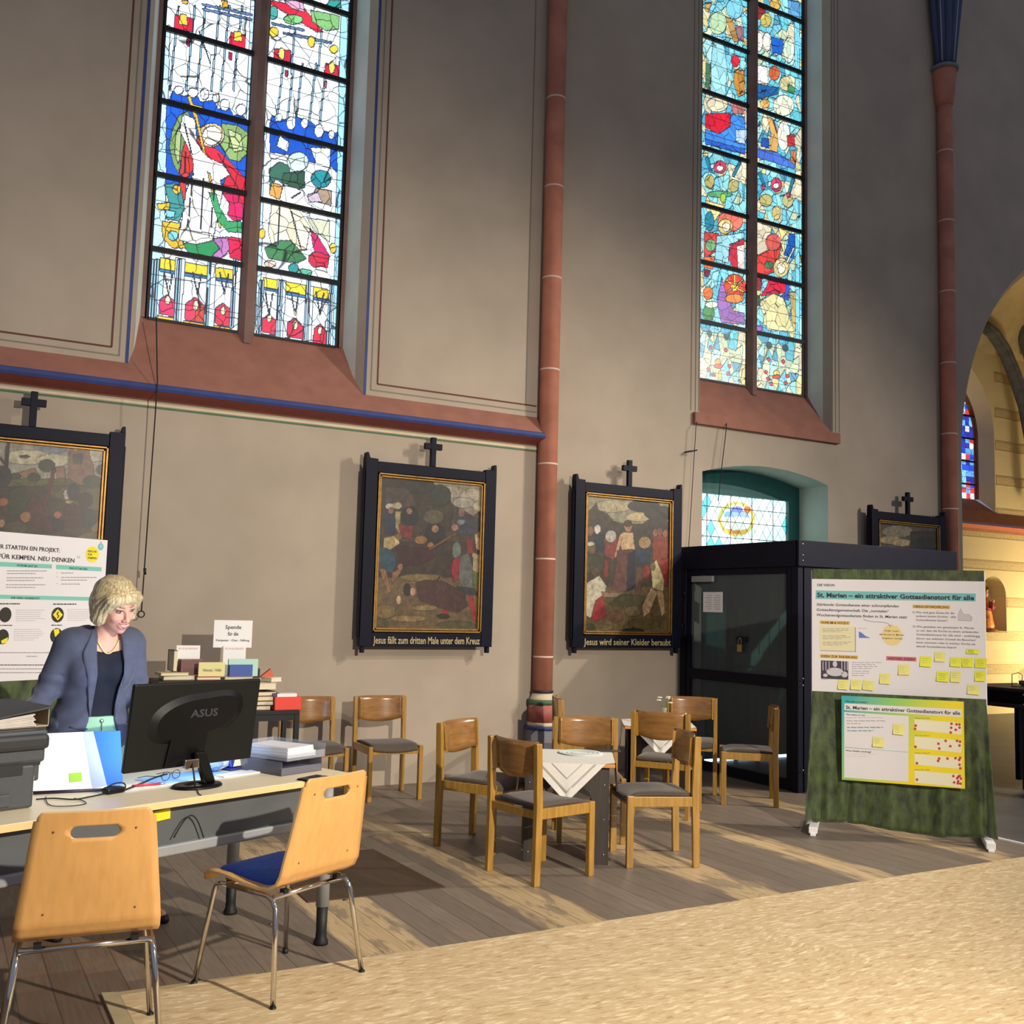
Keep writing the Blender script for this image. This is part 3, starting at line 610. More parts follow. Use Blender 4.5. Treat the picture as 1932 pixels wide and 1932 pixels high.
rawR = [
 ('p', [(1060, 0), (1100, 0), (1040, 1820), (1015, 1815)], (150, 206, 236)), ('p', [(650, 380), (668, 380), (640, 1740), (615, 1735)], (180, 216, 236)),
 ('p', [(690, 0), (860, 30), (965, 165), (930, 165), (780, 70), (690, 20)], (208, 40, 60)), ('p', [(760, 0), (860, 0), (870, 60), (800, 40)], (206, 160, 190)), ('p', [(900, 50), (1050, 80), (1050, 150), (980, 160), (910, 110)], (120, 176, 110)), ('p', [(1000, 0), (1060, 0), (1060, 40), (980, 30)], (40, 140, 130)), ('e', (705, 65, 26, 34), (70, 170, 160)), ('e', (810, 100, 50, 26), (120, 190, 120)),
 ('p', [(700, 115), (870, 150), (868, 162), (700, 127)], (90, 120, 160)), ('p', [(760, 165), (1010, 215), (1008, 227), (760, 177)], (90, 120, 160)), ('e', (710, 165, 24, 26), (226, 200, 60)), ('e', (905, 215, 18, 30), (226, 190, 60)), ('e', (1022, 255, 22, 22), (226, 190, 60)),
 ('p', [(712, 250), (798, 262), (795, 322), (708, 308)], (200, 36, 60)), ('p', [(978, 328), (1052, 340), (1048, 402), (972, 388)], (200, 36, 60)), ('e', (750, 280, 16, 34), (236, 214, 100)), ('e', (1012, 350, 15, 32), (236, 214, 100)), ('p', [(768, 365), (785, 365), (782, 398), (766, 396)], (180, 40, 70)), ('p', [(973, 420), (986, 422), (984, 455), (972, 452)], (180, 60, 70)),
 ('p', [(700, 600), (760, 620), (830, 610), (900, 630), (960, 680), (1040, 690), (1040, 900), (1000, 860), (690, 800), (690, 640)], (18, 82, 190)),
 ('e', (735, 612, 18, 22), (245, 250, 255)), ('e', (800, 640, 24, 34), (245, 250, 255)), ('e', (870, 640, 18, 26), (245, 250, 255)), ('e', (945, 680, 24, 34), (245, 250, 255)), ('e', (1010, 700, 16, 22), (245, 250, 255)),
 ('p', [(740, 705), (790, 740), (780, 790), (725, 760)], (240, 244, 250)), ('p', [(900, 765), (1005, 770), (1000, 870), (930, 850)], (232, 240, 246)), ('p', [(690, 790), (820, 810), (820, 840), (690, 820)], (236, 242, 250)),
 ('p', [(685, 880), (740, 840), (790, 860), (800, 920), (760, 960), (720, 930), (690, 990)], (52, 102, 84)), ('p', [(760, 900), (870, 890), (872, 975), (830, 985), (750, 945)], (46, 84, 64)), ('e', (835, 840, 55, 50), (190, 214, 206)), ('e', (955, 930, 52, 46), (30, 128, 140)),
 ('p', [(930, 980), (1010, 990), (1008, 1070), (900, 1040)], (150, 128, 110)), ('p', [(885, 1010), (940, 1000), (960, 1050), (890, 1050)], (176, 160, 176)),
 ('p', [(700, 950), (745, 960), (770, 1040), (720, 1030), (685, 1010)], (196, 146, 70)), ('p', [(760, 960), (860, 990), (880, 1050), (950, 1100), (880, 1110), (740, 1040)], (240, 238, 232)),
 ('p', [(700, 1060), (840, 1090), (900, 1180), (880, 1300), (700, 1290), (680, 1200)], (222, 212, 186)), ('p', [(880, 1130), (1000, 1150), (1000, 1260), (920, 1200)], (190, 196, 170)),
 ('p', [(900, 1188), (940, 1230), (1000, 1330), (990, 1392), (950, 1385), (915, 1290)], (200, 36, 100)), ('p', [(940, 1310), (1000, 1330), (990, 1392), (950, 1385)], (200, 30, 60)), ('e', (648, 1215, 18, 26), (226, 176, 50)), ('e', (1018, 1290, 18, 26), (232, 190, 70)),
 ('p', [(660, 1290), (740, 1250), (800, 1250), (880, 1345), (830, 1368), (680, 1345)], (58, 118, 74)), ('e', (812, 1395, 26, 26), (40, 140, 140)), ('e', (870, 1418, 40, 20), (90, 180, 150)), ('e', (690, 1372, 30, 18), (226, 190, 170)), ('e', (930, 1350, 40, 40), (200, 40, 70)),
 ('p', [(655, 1440), (1000, 1508), (1000, 1560), (655, 1490)], (216, 196, 44)), ('p', [(655, 1494), (1000, 1562), (1000, 1576), (655, 1508)], (44, 110, 170)), ('p', [(730, 1450), (775, 1460), (755, 1780), (722, 1772)], (206, 226, 240)), ('p', [(875, 1480), (918, 1490), (905, 1810), (866, 1800)], (206, 226, 240)),
 ('p', [(650, 1660), (684, 1632), (722, 1668), (716, 1740), (646, 1726)], (206, 36, 70)), ('p', [(780, 1680), (820, 1650), (864, 1700), (858, 1766), (776, 1750)], (196, 30, 70)), ('p', [(918, 1710), (950, 1685), (984, 1722), (980, 1796), (914, 1780)], (190, 30, 60)),
 ('e', (686, 1655, 12, 20), (240, 230, 180)), ('e', (822, 1690, 13, 24), (240, 230, 180)), ('e', (950, 1720, 11, 20), (240, 230, 180)),
 ('p', [(642, 1734), (718, 1748), (716, 1772), (640, 1758)], (226, 176, 60)), ('p', [(770, 1756), (862, 1774), (860, 1798), (768, 1780)], (226, 176, 60)), ('p', [(908, 1786), (984, 1802), (982, 1824), (906, 1810)], (226, 176, 60)),
]
rawR = [('l', ((x, 330), (x - 36, 640), 8), LB) for x in (760, 815, 860, 930, 985)] + [('l', ((x, 150), (x - 20, 380), 8), LB) for x in (820, 960, 1070)] + rawR + \
 [('l', ((740, 1080), (730, 1270), 4), (170, 160, 140)), ('l', ((800, 1100), (850, 1290), 4), (170, 160, 140)), ('l', ((850, 1000), (800, 1030), 4), (170, 160, 150))] + [('l', ((x, 1460), (x - 18, 1790), 8), LB) for x in (640, 655, 740, 755, 885, 900, 1006, 1018)] + \
 [('l', ((x, 1520), (x + 20, 1640), 4), (214, 200, 120)) for x in (665, 800, 930)] + [('l', ((x + 40, 1525), (x + 20, 1640), 4), (214, 200, 120)) for x in (665, 800, 930)]
GM1 = stainedmat('stained_glass_light', 6.5, 1.30)
stained_window('window_1', W1C, 3.40, 3.86, [6.37, 5.73, 5.09, 4.45, 7.01, 7.65, 8.3, 8.95, 9.6, 10.25], [6.36, 5.71, 5.07, 4.45, 7.01, 7.65, 8.3, 8.95, 9.6, 10.25],
    sc_ops(rawL, 260, 0, k3), sc_ops(rawR, 260, 0, k3), (0.86, 0.97, 1.0), GM1, 7.3)
k4 = .3934
PAL = [s2l(c) for c in [(96, 190, 206), (140, 210, 214), (190, 206, 170), (206, 196, 140), (120, 200, 230), (170, 220, 220), (80, 160, 190), (214, 206, 176)]]
def mosaic(C, U, V, X, Z):
    rs = np.random.RandomState(5); best = np.full(U.shape, 1e9); x0 = X.min(); x1 = X.max()
    n = 340; sx = rs.uniform(x0, x1, n); sz = rs.uniform(Z.min(), Z.max(), n); pc = rs.randint(0, len(PAL), n)
    for i in range(n):
        d_ = (X - sx[i]) ** 2 + ((Z - sz[i]) * 0.7) ** 2; m_ = d_ < best; best[m_] = d_[m_]; C[m_] = PAL[pc[i]]
    return C
raw2 = [
 ('e', (165, 110, 42, 54), (170, 200, 160)), ('e', (245, 40, 40, 50), (120, 190, 210)), ('p', [(200, 80), (235, 90), (265, 200), (240, 200)], (176, 136, 70)), ('p', [(105, 10), (135, 10), (120, 60), (105, 50)], (200, 150, 80)), ('p', [(250, 120), (290, 130), (290, 200), (262, 190)], (140, 100, 110)),
 ('p', [(150, 170), (190, 180), (210, 330), (200, 470), (130, 440), (135, 260)], (150, 205, 215)), ('e', (248, 292, 20, 28), (208, 30, 50)), ('p', [(245, 330), (292, 340), (292, 450), (262, 465), (240, 400)], (190, 130, 50)), ('p', [(106, 300), (130, 310), (125, 430), (106, 420)], (70, 110, 80)),
 ('e', (162, 500, 50, 36), (220, 212, 180)), ('p', [(105, 545), (222, 540), (228, 600), (170, 640), (105, 610)], (206, 22, 46)), ('p', [(222, 490), (292, 510), (292, 545), (240, 545)], (180, 110, 110)),
 ('p', [(225, 545), (295, 560), (295, 740), (105, 690), (105, 620), (170, 640), (225, 605)], (60, 130, 214)), ('p', [(250, 620), (295, 620), (295, 690), (250, 680)], (170, 196, 226)), ('p', [(105, 665), (295, 715), (295, 735), (105, 690)], (40, 90, 200)),
 ('e', (175, 800, 30, 30), (200, 60, 90)), ('e', (175, 805, 16, 14), (240, 236, 230)), ('e', (125, 870, 22, 34), (180, 160, 90)), ('e', (240, 890, 26, 30), (176, 170, 110)), ('e', (175, 930, 60, 16), (90, 160, 110)), ('l', ((110, 760), (130, 820), 14), (30, 120, 150)), ('l', ((240, 840), (270, 780), 14), (30, 120, 150)), ('e', (190, 950, 14, 24), (150, 190, 60)),
 ('p', [(108, 960), (200, 985), (150, 1060)], (236, 206, 140)), ('e', (125, 1060, 22, 46), (40, 120, 140)), ('p', [(100, 1110), (170, 1120), (160, 1200), (100, 1240)], (206, 60, 50)), ('e', (225, 1060, 60, 50), (214, 110, 90)), ('e', (200, 1085, 34, 36), (220, 196, 120)), ('e', (205, 1088, 18, 22), (240, 226, 200)),
 ('p', [(160, 1130), (250, 1120), (290, 1110), (290, 1150), (220, 1170), (215, 1260), (150, 1240)], (150, 205, 215)), ('p', [(225, 1175), (292, 1140), (292, 1300), (240, 1290), (215, 1240)], (190, 40, 60)), ('p', [(255, 1180), (292, 1170), (292, 1300), (262, 1290)], (232, 222, 216)), ('e', (130, 1175, 24, 30), (110, 160, 110)), ('p', [(98, 1230), (150, 1230), (140, 1290), (98, 1280)], (220, 110, 60)),
 ('p', [(98, 1290), (130, 1295), (118, 1330), (98, 1325)], (120, 30, 50)), ('e', (245, 1375, 52, 62), (210, 66, 44)), ('e', (245, 1375, 18, 20), (240, 220, 60)), ('l', ((245, 1375), (205, 1340), 7), (240, 200, 60)), ('l', ((245, 1375), (285, 1340), 7), (240, 200, 60)), ('l', ((245, 1375), (245, 1320), 7), (240, 200, 60)), ('l', ((245, 1375), (205, 1400), 7), (240, 200, 60)), ('l', ((245, 1375), (290, 1400), 7), (240, 200, 60)),
 ('e', (118, 1405, 24, 30), (226, 110, 50)), ('p', [(185, 1330), (200, 1400), (240, 1490), (292, 1500), (292, 1555), (180, 1545), (160, 1440)], (146, 100, 172)), ('e', (120, 1500, 28, 36), (60, 130, 70)), ('e', (135, 1460, 30, 16), (214, 220, 190)), ('e', (245, 1430, 45, 22), (224, 130, 60)),
 # right light
 ('p', [(348, 30), (395, 45), (380, 95), (350, 90)], (130, 40, 40)), ('e', (395, 95, 26, 34), (196, 180, 90)), ('e', (362, 200, 18, 46), (240, 230, 216)), ('e', (400, 200, 20, 46), (232, 222, 206)), ('p', [(420, 175), (480, 190), (472, 262), (425, 250)], (20, 96, 200)), ('e', (505, 240, 26, 60), (206, 226, 200)), ('p', [(530, 100), (555, 100), (555, 330), (535, 330)], (120, 200, 226)), ('p', [(500, 0), (555, 10), (555, 80), (505, 70)], (90, 150, 200)), ('e', (440, 20, 26, 28), (206, 170, 80)),
 ('e', (435, 350, 26, 34), (200, 96, 50)), ('p', [(350, 310), (400, 320), (410, 400), (350, 400)], (236, 232, 222)), ('p', [(350, 400), (455, 420), (450, 450), (350, 478)], (24, 90, 150)), ('e', (490, 400, 30, 36), (196, 190, 140)), ('p', [(500, 400), (535, 420), (530, 450), (500, 440)], (60, 130, 80)), ('e', (480, 505, 50, 50), (216, 220, 196)), ('e', (390, 495, 22, 22), (214, 170, 90)), 
 ('p', [(400, 560), (430, 570), (460, 640), (450, 730), (415, 720), (420, 640)], (214, 166, 90)), ('l', ((430, 580), (450, 640), 6), (90, 60, 40)), ('e', (480, 650, 30, 70), (222, 220, 206)), ('p', [(495, 650), (530, 640), (535, 700), (500, 700)], (190, 50, 50)), ('p', [(515, 720), (540, 720), (535, 790), (512, 780)], (190, 120, 60)), ('p', [(375, 660), (412, 665), (410, 710), (370, 700)], (30, 80, 170)), ('p', [(350, 710), (450, 730), (535, 790), (530, 810), (350, 750)], (70, 110, 206)),
 ('e', (445, 885, 26, 34), (196, 60, 90)), ('e', (445, 890, 14, 14), (240, 236, 230)), ('l', ((365, 830), (388, 890), 14), (30, 120, 150)), ('l', ((505, 930), (525, 860), 14), (30, 120, 150)), ('e', (395, 960, 30, 30), (190, 180, 110)), ('e', (500, 960, 26, 34), (180, 176, 120)), ('e', (445, 1020, 20, 34), (214, 190, 120)), ('e', (380, 896, 10, 12), (190, 60, 80)), ('e', (503, 935, 10, 12), (190, 60, 80)),
 ('p', [(348, 1060), (425, 1090), (400, 1200), (350, 1240)], (206, 196, 170)), ('p', [(350, 1225), (470, 1170), (440, 1300), (380, 1325), (350, 1300)], (206, 60, 50)), ('e', (430, 1160, 36, 40), (206, 90, 80)), ('p', [(455, 1090), (500, 1110), (470, 1150)], (230, 196, 120)), ('p', [(505, 1120), (536, 1120), (530, 1240), (480, 1220), (500, 1170)], (22, 84, 170)), ('e', (468, 1282, 36, 46), (206, 190, 130)), ('e', (468, 1285, 20, 26), (240, 226, 200)), ('l', ((495, 1260), (528, 1190), 9), (240, 220, 190)), ('e', (410, 1270, 22, 18), (60, 110, 70)),
 ('p', [(345, 1300), (378, 1330), (370, 1390), (345, 1390)], (150, 40, 60)), ('p', [(412, 1325), (490, 1340), (495, 1400), (440, 1410), (370, 1418), (400, 1370)], (206, 24, 60)), ('p', [(490, 1330), (508, 1350), (505, 1440), (455, 1430), (490, 1400)], (60, 80, 190)), ('p', [(372, 1440), (430, 1405), (480, 1430), (530, 1590), (400, 1580), (395, 1500)], (214, 206, 150)), ('e', (355, 1440, 14, 26), (30, 90, 70)), ('p', [(510, 1400), (540, 1400), (545, 1560), (520, 1540)], (190, 160, 90)), ('p', [(345, 1560), (380, 1560), (375, 1590), (345, 1585)], (140, 90, 170)), ('p', [(536, 1120), (556, 1120), (556, 1640), (538, 1640)], (130, 206, 226)),
 # bottom row
 ('e', (165, 1735, 14, 16), (230, 150, 50)), ('e', (165, 1755, 22, 10), (210, 60, 50)), ('e', (130, 1665, 9, 9), (200, 40, 70)), ('e', (203, 1678, 9, 9), (200, 40, 70)), ('e', (120, 1770, 9, 9), (200, 40, 70)), ('e', (145, 1795, 9, 9), (200, 40, 70)), ('e', (220, 1755, 9, 9), (200, 40, 70)), ('e', (215, 1790, 9, 9), (200, 40, 70)), ('e', (125, 1600, 12, 14), (40, 90, 80)), ('e', (205, 1615, 12, 14), (40, 90, 80)), ('e', (175, 1800, 9, 24), (226, 170, 90)),
 ('e', (445, 1790, 14, 16), (220, 200, 90)), ('e', (445, 1805, 22, 9), (210, 70, 60)), ('e', (408, 1722, 9, 9), (200, 40, 70)), ('e', (478, 1732, 9, 9), (200, 40, 70)), ('e', (395, 1783, 9, 9), (200, 40, 70)), ('e', (498, 1802, 9, 9), (200, 40, 70)), ('e', (405, 1815, 9, 9), (200, 40, 70)), ('e', (420, 1840, 9, 9), (200, 40, 70)), ('e', (490, 1835, 9, 9), (200, 40, 70)), ('e', (410, 1655, 14, 16), (40, 80, 80)), ('e', (488, 1668, 14, 16), (40, 80, 80)),
]
GM2 = stainedmat('stained_glass_turquoise', 9.0, 1.15)
o2 = sc_ops(raw2, 1290, 0, k4)
b2 = [4.79, 5.47, 6.13, 6.80, 7.47, 8.13, 8.78, 9.44, 10.1, 10.75]
stained_window('window_2', W2C, 3.68, 4.14, b2, b2, o2, o2, PAL[0], GM2, 9.6, mosaic)
mb = MB(); mb.box((6.93, D - 0.045, 3.555), (9.09, D + 0.02, 3.68)); struct(mb.build('trim_4', M_REDSTONE, bevel=0.006))

# green church door behind the porch, with its leaded transom light
root = bpy.data.objects.new('door_1', None); COL.objects.link(root); struct(root)
Yd = D + 0.50
mb = MB(); sheet(mb, [(7.07, 0), (8.93, 0)] + door_out[2:], [[(7.24, 2.26), (8.76, 2.26), (8.76, 2.90), (7.24, 2.90)]], Yd - 0.05)
for a, b in (((7.24, 2.26), (8.76, 2.26)), ((8.76, 2.26), (8.76, 2.90)), ((8.76, 2.90), (7.24, 2.90)), ((7.24, 2.90), (7.24, 2.26))): mb.quad((a[0], Yd - .05, a[1]), (b[0], Yd - .05, b[1]), (b[0], Yd + .02, b[1]), (a[0], Yd + .02, a[1]))
mb.build('door_frame', M_TEALDOOR, root)
mb = MB()
for k in range(11): x = 7.2 + k * 0.148; mb.box((x + .004, D + .06, 0.04), (x + .144, D + .09, 2.20))
mb.box((7.2, D + .035, 1.0), (8.83, D + .06, 1.12)); mb.box((7.2, D + .035, .16), (8.83, D + .06, .34)); mb.build('door_leaf', M_TEALDOOR, root, bevel=0.003)
mb = MB(); mb.box((7.45, D, .9), (7.51, D + .035, 1.75)); mb.box((7.47, D - .04, 1.35), (7.61, D - .02, 1.38)); mb.box((7.47, D - .04, 1.2), (7.53, D + .03, 1.55)); mb.build('lock_bar', M_IRON, root)
def lattice_material():
    m = bpy.data.materials.new('leaded_lattice_light'); m.use_nodes = True; nt = m.node_tree; b = nt.nodes['Principled BSDF']; L = nt.links.new
    at = nt.nodes.new('ShaderNodeAttribute'); at.attribute_name = 'Col'; tc = nt.nodes.new('ShaderNodeTexCoord'); sp = nt.nodes.new('ShaderNodeSeparateXYZ'); L(tc.outputs['Object'], sp.inputs[0])
    fac = []; cells = []
    for sg in (1, -1):
        a = nt.nodes.new('ShaderNodeMath'); a.operation = 'MULTIPLY_ADD'; L(sp.outputs[2], a.inputs[0]); a.inputs[1].default_value = sg * 0.62; L(sp.outputs[0], a.inputs[2])
        p = nt.nodes.new('ShaderNodeMath'); p.operation = 'PINGPONG'; L(a.outputs[0], p.inputs[0]); p.inputs[1].default_value = 0.06
        r = nt.nodes.new('ShaderNodeMapRange'); r.inputs[1].default_value = .002; r.inputs[2].default_value = .006; r.inputs[3].default_value = .12; L(p.outputs[0], r.inputs[0]); fac.append(r)
        f_ = nt.nodes.new('ShaderNodeMath'); f_.operation = 'DIVIDE'; L(a.outputs[0], f_.inputs[0]); f_.inputs[1].default_value = .12
        g_ = nt.nodes.new('ShaderNodeMath'); g_.operation = 'FLOOR'; L(f_.outputs[0], g_.inputs[0]); cells.append(g_)
    cx = nt.nodes.new('ShaderNodeCombineXYZ'); L(cells[0].outputs[0], cx.inputs[0]); L(cells[1].outputs[0], cx.inputs[1])
    wn = nt.nodes.new('ShaderNodeTexWhiteNoise'); wn.noise_dimensions = '2D'; L(cx.outputs[0], wn.inputs[0])
    rp = nt.nodes.new('ShaderNodeValToRGB'); rp.color_ramp.interpolation = 'CONSTANT'; rp.color_ramp.elements[0].color = (0.9, 1, 1, 1); rp.color_ramp.elements[1].position = .55; rp.color_ramp.elements[1].color = (0.5, .86, .9, 1)
    e = rp.color_ramp.elements.new(.9); e.color = (.12, .6, .7, 1); L(wn.outputs[0], rp.inputs[0])
    mu = nt.nodes.new('ShaderNodeVectorMath'); mu.operation = 'MULTIPLY'; L(at.outputs['Color'], mu.inputs[0]); L(rp.outputs[0], mu.inputs[1])
    m1 = nt.nodes.new('ShaderNodeMath'); m1.operation = 'MULTIPLY'; L(fac[0].outputs[0], m1.inputs[0]); L(fac[1].outputs[0], m1.inputs[1])
    v = nt.nodes.new('ShaderNodeVectorMath'); v.operation = 'SCALE'; L(mu.outputs[0], v.inputs[0]); L(m1.outputs[0], v.inputs['Scale']); L(v.outputs[0], b.inputs['Emission Color']); b.inputs['Emission Strength'].default_value = 1.3
    b.inputs['Base Color'].default_value = (.03, .03, .03, 1); return m
k5 = .264
rawD = [('e', (378, 452, 132, 124), (226, 190, 90)), ('e', (378, 452, 108, 104), (240, 232, 214)), ('p', [(330, 400), (350, 365), (400, 360), (435, 400), (430, 412), (330, 408)], (110, 130, 220)), ('p', [(300, 400), (460, 405), (470, 440), (290, 435)], (150, 176, 240)), ('e', (455, 385, 26, 26), (196, 110, 60)), ('p', [(300, 520), (360, 530), (380, 560), (330, 560)], (226, 150, 60)), ('p', [(400, 530), (460, 520), (440, 560), (400, 560)], (226, 150, 60)), ('e', (378, 545, 26, 16), (220, 110, 40))]
vs, F, C = paint_grid(7.24, 8.76, 2.26, 2.90, 150, 64, Yd, sc_ops(rawD, 1290, 860, k5), (1, 1, 1)); vs[:, 1] = Yd
grid_obj('transom_glass', vs, F, C, lattice_material(), root)
mb = MB()
for x in (7.55, 7.9, 8.22, 8.55): mb.tube([(x, Yd - .012, 2.26), (x, Yd - .012, 2.9)], .004, 6)
for z in (2.42, 2.6, 2.76): mb.tube([(7.24, Yd - .012, z), (8.76, Yd - .012, z)], .004, 6)
mb.build('lead_bar', M_IRON, root)
mb = MB()
for a, b in ((7.20, 7.42), (7.46, 7.60), (7.66, 7.9), (7.98, 8.12), (8.18, 8.4), (8.5, 8.8)): mb.box((a, D + .08, 0.004), (b, D + .085, .034))
mb.build('daylight_gap', emitmat('daylight_under_door', (.55, .75, 1), 2.6), root)

# chapel beyond the arch
CY = 11.2
M_CHAP = mat('warm_cream_chapel_plaster', (218, 206, 172), 0.9, var=0.06, scale=2)
CWC, CWH = 15.04, 0.86
cw_out = pointed(CWC, CWH, 3.42, 4.7, CWH * 1.7); cw_mid = pointed(CWC, .70, 3.65, 4.7, .70 * 1.7); cw_in = pointed(CWC, .64, 3.65, 4.7, .64 * 1.7)
nic = [(15.46, 1.36), (16.14, 1.36)] + [(15.80 + .34 * math.cos(a), 1.98 + .34 * math.sin(a)) for a in [PI * i / 14 for i in range(15)]]
mb = MB(); sheet(mb, [(10.9, -.02), (19, -.02), (19, 9), (10.9, 9)], [cw_out, nic], CY)
loft2(mb, cw_out, CY, cw_mid, CY + .20, 0); loft2(mb, nic, CY, nic, CY + .28, 0, False); sheet(mb, nic, [], CY + .28)
loft2(mb, cw_mid, CY + .20, cw_mid, CY + .245, 1); loft2(mb, cw_mid, CY + .245, cw_in, CY + .25, 1)
mb.quad((CWC - CWH, CY, 3.42), (CWC + CWH, CY, 3.42), (CWC + .64, CY + .25, 3.65), (CWC - .64, CY + .25, 3.65), 1)
struct(mb.build('wall_chapel', [M_CHAP, M_REDSTONE]))
mb = MB(); mb.box((18.9, D, 0), (19, CY, 9)); mb.box((10.8, D + .52, 0), (10.9, CY, 9)); struct(mb.build('wall_chapel_side', M_CHAP))
# vault
mb = MB(); n = 12
vp = [(D + .5 + (CY - D - .5) * i / n, 6.1 + 1.5 * math.sin(PI * (0.15 + 0.62 * i / n)) - 0.9 * (i / n) ** 2) for i in range(n + 1)]
for (a, b) in zip(vp[:-1], vp[1:]): mb.quad((10.9, *a), (19, *a), (19, *b), (10.9, *b))
struct(mb.build('ceiling_chapel', mat('stained_vault_plaster', (206, 192, 160), .9, var=.35, scale=1.5)))
M_RIB = mat('grey_rib_paint', (104, 108, 112), .8, var=.3)
for nm, pts in (('vault_rib', [(1852, 612), (1872, 628), (1893, 660), (1912, 705), (1932, 765), (1948, 850), (1955, 960)]), ('vault_rib', [(1870, 577), (1900, 572), (1940, 569), (1990, 575)]), ('vault_rib', [(1908, 560), (1918, 590), (1930, 630), (1950, 700)])):
    P = [onY(x, y, 10.95) for x, y in pts]; mb = MB(); mb.tube(P, .10, 10); mb.tube([p + np.array([0, -.1, 0]) for p in P], .04, 8); struct(mb.build(nm, M_RIB))
cs = emitmat('chapel_glass', (.10, .25, .75), .9)
cs = MATS.setdefault('cs', cs)
vs, F, C = paint_grid(CWC - .64, CWC + .64, 3.65, 5.8, 60, 110, CY + .25, [], (0.1, .3, .8), 0.9, None); vs[:, 1] = CY + .25
root = bpy.data.objects.new('window_3', None); COL.objects.link(root); struct(root)
rs = np.random.RandomState(3); cc = np.array([s2l(c) for c in [(30, 70, 200), (90, 160, 230), (200, 60, 60), (210, 220, 240), (40, 50, 150), (120, 190, 220)]])
C = cc[rs.randint(0, 6, (22, 12))].repeat(5, 0).repeat(5, 1).reshape(-1, 3); grid_obj('stained_glass', vs, F, C, GM1, root)
mb = MB()
for z in (3.9, 4.3, 4.7, 5.1, 5.5): mb.box((CWC - .64, CY + .21, z - .015), (CWC + .64, CY + .24, z + .015))
mb.build('saddle_bar', M_IRON, root)
mb = MB(); mb.quad((10.9, CY, 3.42), (19, CY, 3.42), (19, CY - .14, 3.2), (10.9, CY - .14, 3.2), 0)
for (a, b, mi) in (((CY - .14, 3.2), (CY - .16, 3.16), 1), ((CY - .16, 3.16), (CY - .12, 3.1), 2), ((CY - .12, 3.1), (CY, 3.06), 0)): mb.quad((10.9, *a), (19, *a), (19, *b), (10.9, *b), mi)
struct(mb.build('trim_5', [M_REDSTONE, mat('lilac_band_paint', (120, 120, 176), .7), mat('brick_band_paint', (186, 92, 66), .7)]))
M_BAND = mat('stencilled_band', (200, 186, 150), .9, var=.25, scale=26)
mb = MB()
for yp in (717, 783, 844, 909, 970, 1010, 1069, 1137, 1200, 1262):
    z = onY(1900, yp, CY)[2]
    for xa, xb in ([(15.93, 19)] if z > 3.4 else ([(10.9, 15.44), (16.16, 19)] if 1.36 < z < 2.35 else [(10.9, 19)])):
        mb.box((xa, CY - .006, z - .06), (xb, CY + .001, z + .06), 0)
        for dz in (-.075, .075): mb.box((xa, CY - .008, z + dz - .008), (xb, CY + .001, z + dz + .008), 1)
struct(mb.build('trim_6', [M_BAND, mat('band_edge', (184, 168, 132), .9)]))

# ================================================================== THE THINGS
# ---- porch (glazed vestibule) in front of the side door
px0, px1, py0, py1, pz = 6.79, 8.93, 6.75, D - 0.01, 2.235
r = thing('porch', (px0, py0, 0), 0, 'black wooden draught porch with glazed side, built in front of the green church door', 'porch')
w_, d_ = px1 - px0, py1 - py0
mb = MB(); mb.box((-.02, 0, 2.0), (0.03, d_, pz)); mb.build('fascia', M_BOXPAINT, r, bevel=.004)
mb = MB(); mb.box((-.02, -.02, 2.0), (w_, 0.02, pz)); mb.build('fascia', M_BOXPAINT, r, bevel=.004)
mb = MB(); mb.box((0, 0.02, pz - .06), (w_, d_, pz - .02)); mb.build('roof_panel', M_BOXPAINT, r)
for y in (0.0, d_ - .09):
    mb = MB(); mb.box((-.01, y, 0), (.07, y + .08, 2.0)); mb.build('post', M_BOXPAINT, r, bevel=.004)
mb = MB(); mb.box((w_ - .07, 0, 0), (w_, .08, 2.0)); mb.build('post', M_BOXPAINT, r, bevel=.004)
mb = MB(); mb.box((0.05, 0.0, 0.0), (w_ - .05, .03, 2.02)); mb.build('front_panel', M_BOXPAINT, r)
mb = MB(); mb.box((w_ - .03, 0.05, 0.0), (w_, d_, 2.02)); mb.build('side_panel', M_BOXPAINT, r)
dr = MB(); dr.box((0, .08, 0.02), (.045, .15, 2.0)); dr.box((0, d_ - .16, 0.02), (.045, d_ - .09, 2.0)); dr.box((0, .15, .90), (.045, d_ - .16, 1.0)); dr.box((0, .15, .02), (.045, d_ - .16, .10)); dr.box((0, .15, 1.94), (.045, d_ - .16, 2.0))
dr = dr.build('door', M_BOXPAINT, r, bevel=.003)
for z0, z1 in ((.10, .90), (1.0, 1.94)):
    mb = MB(); mb.box((.018, .15, z0), (.026, d_ - .16, z1)); mb.build('glass_pane', M_GLASS, dr)
mb = MB(); mb.box((-.03, d_ - .52, 1.87), (0, d_ - .2, 1.93)); mb.build('door_closer', M_GREYMET, r, bevel=.004)
mb = MB(); mb.box((-.035, .71, 1.20), (-.012, .77, 1.27)); pl = mb.build('padlock', mat('brass', (206, 180, 120), .3, .8), r, bevel=.005)
mb = MB(); mb.tube([(-.023, .722, 1.27), (-.023, .722, 1.31), (-.023, .728, 1.325), (-.023, .74, 1.33), (-.023, .752, 1.325), (-.023, .758, 1.31), (-.023, .758, 1.27)], .005, 8); mb.build('shackle', M_STEEL, pl)
mb = MB(); mb.box((-.014, .66, 1.29), (0.0, .80, 1.345)); mb.build('hasp', M_IRON, r)
mb = MB()
for z in (2.2, 2.1, 2.05, 1.0, .94, .2): mb.ell((.03, -.022, z), (.008, .004, .008), 8, 5)
mb.build('screw', M_STEEL, r)
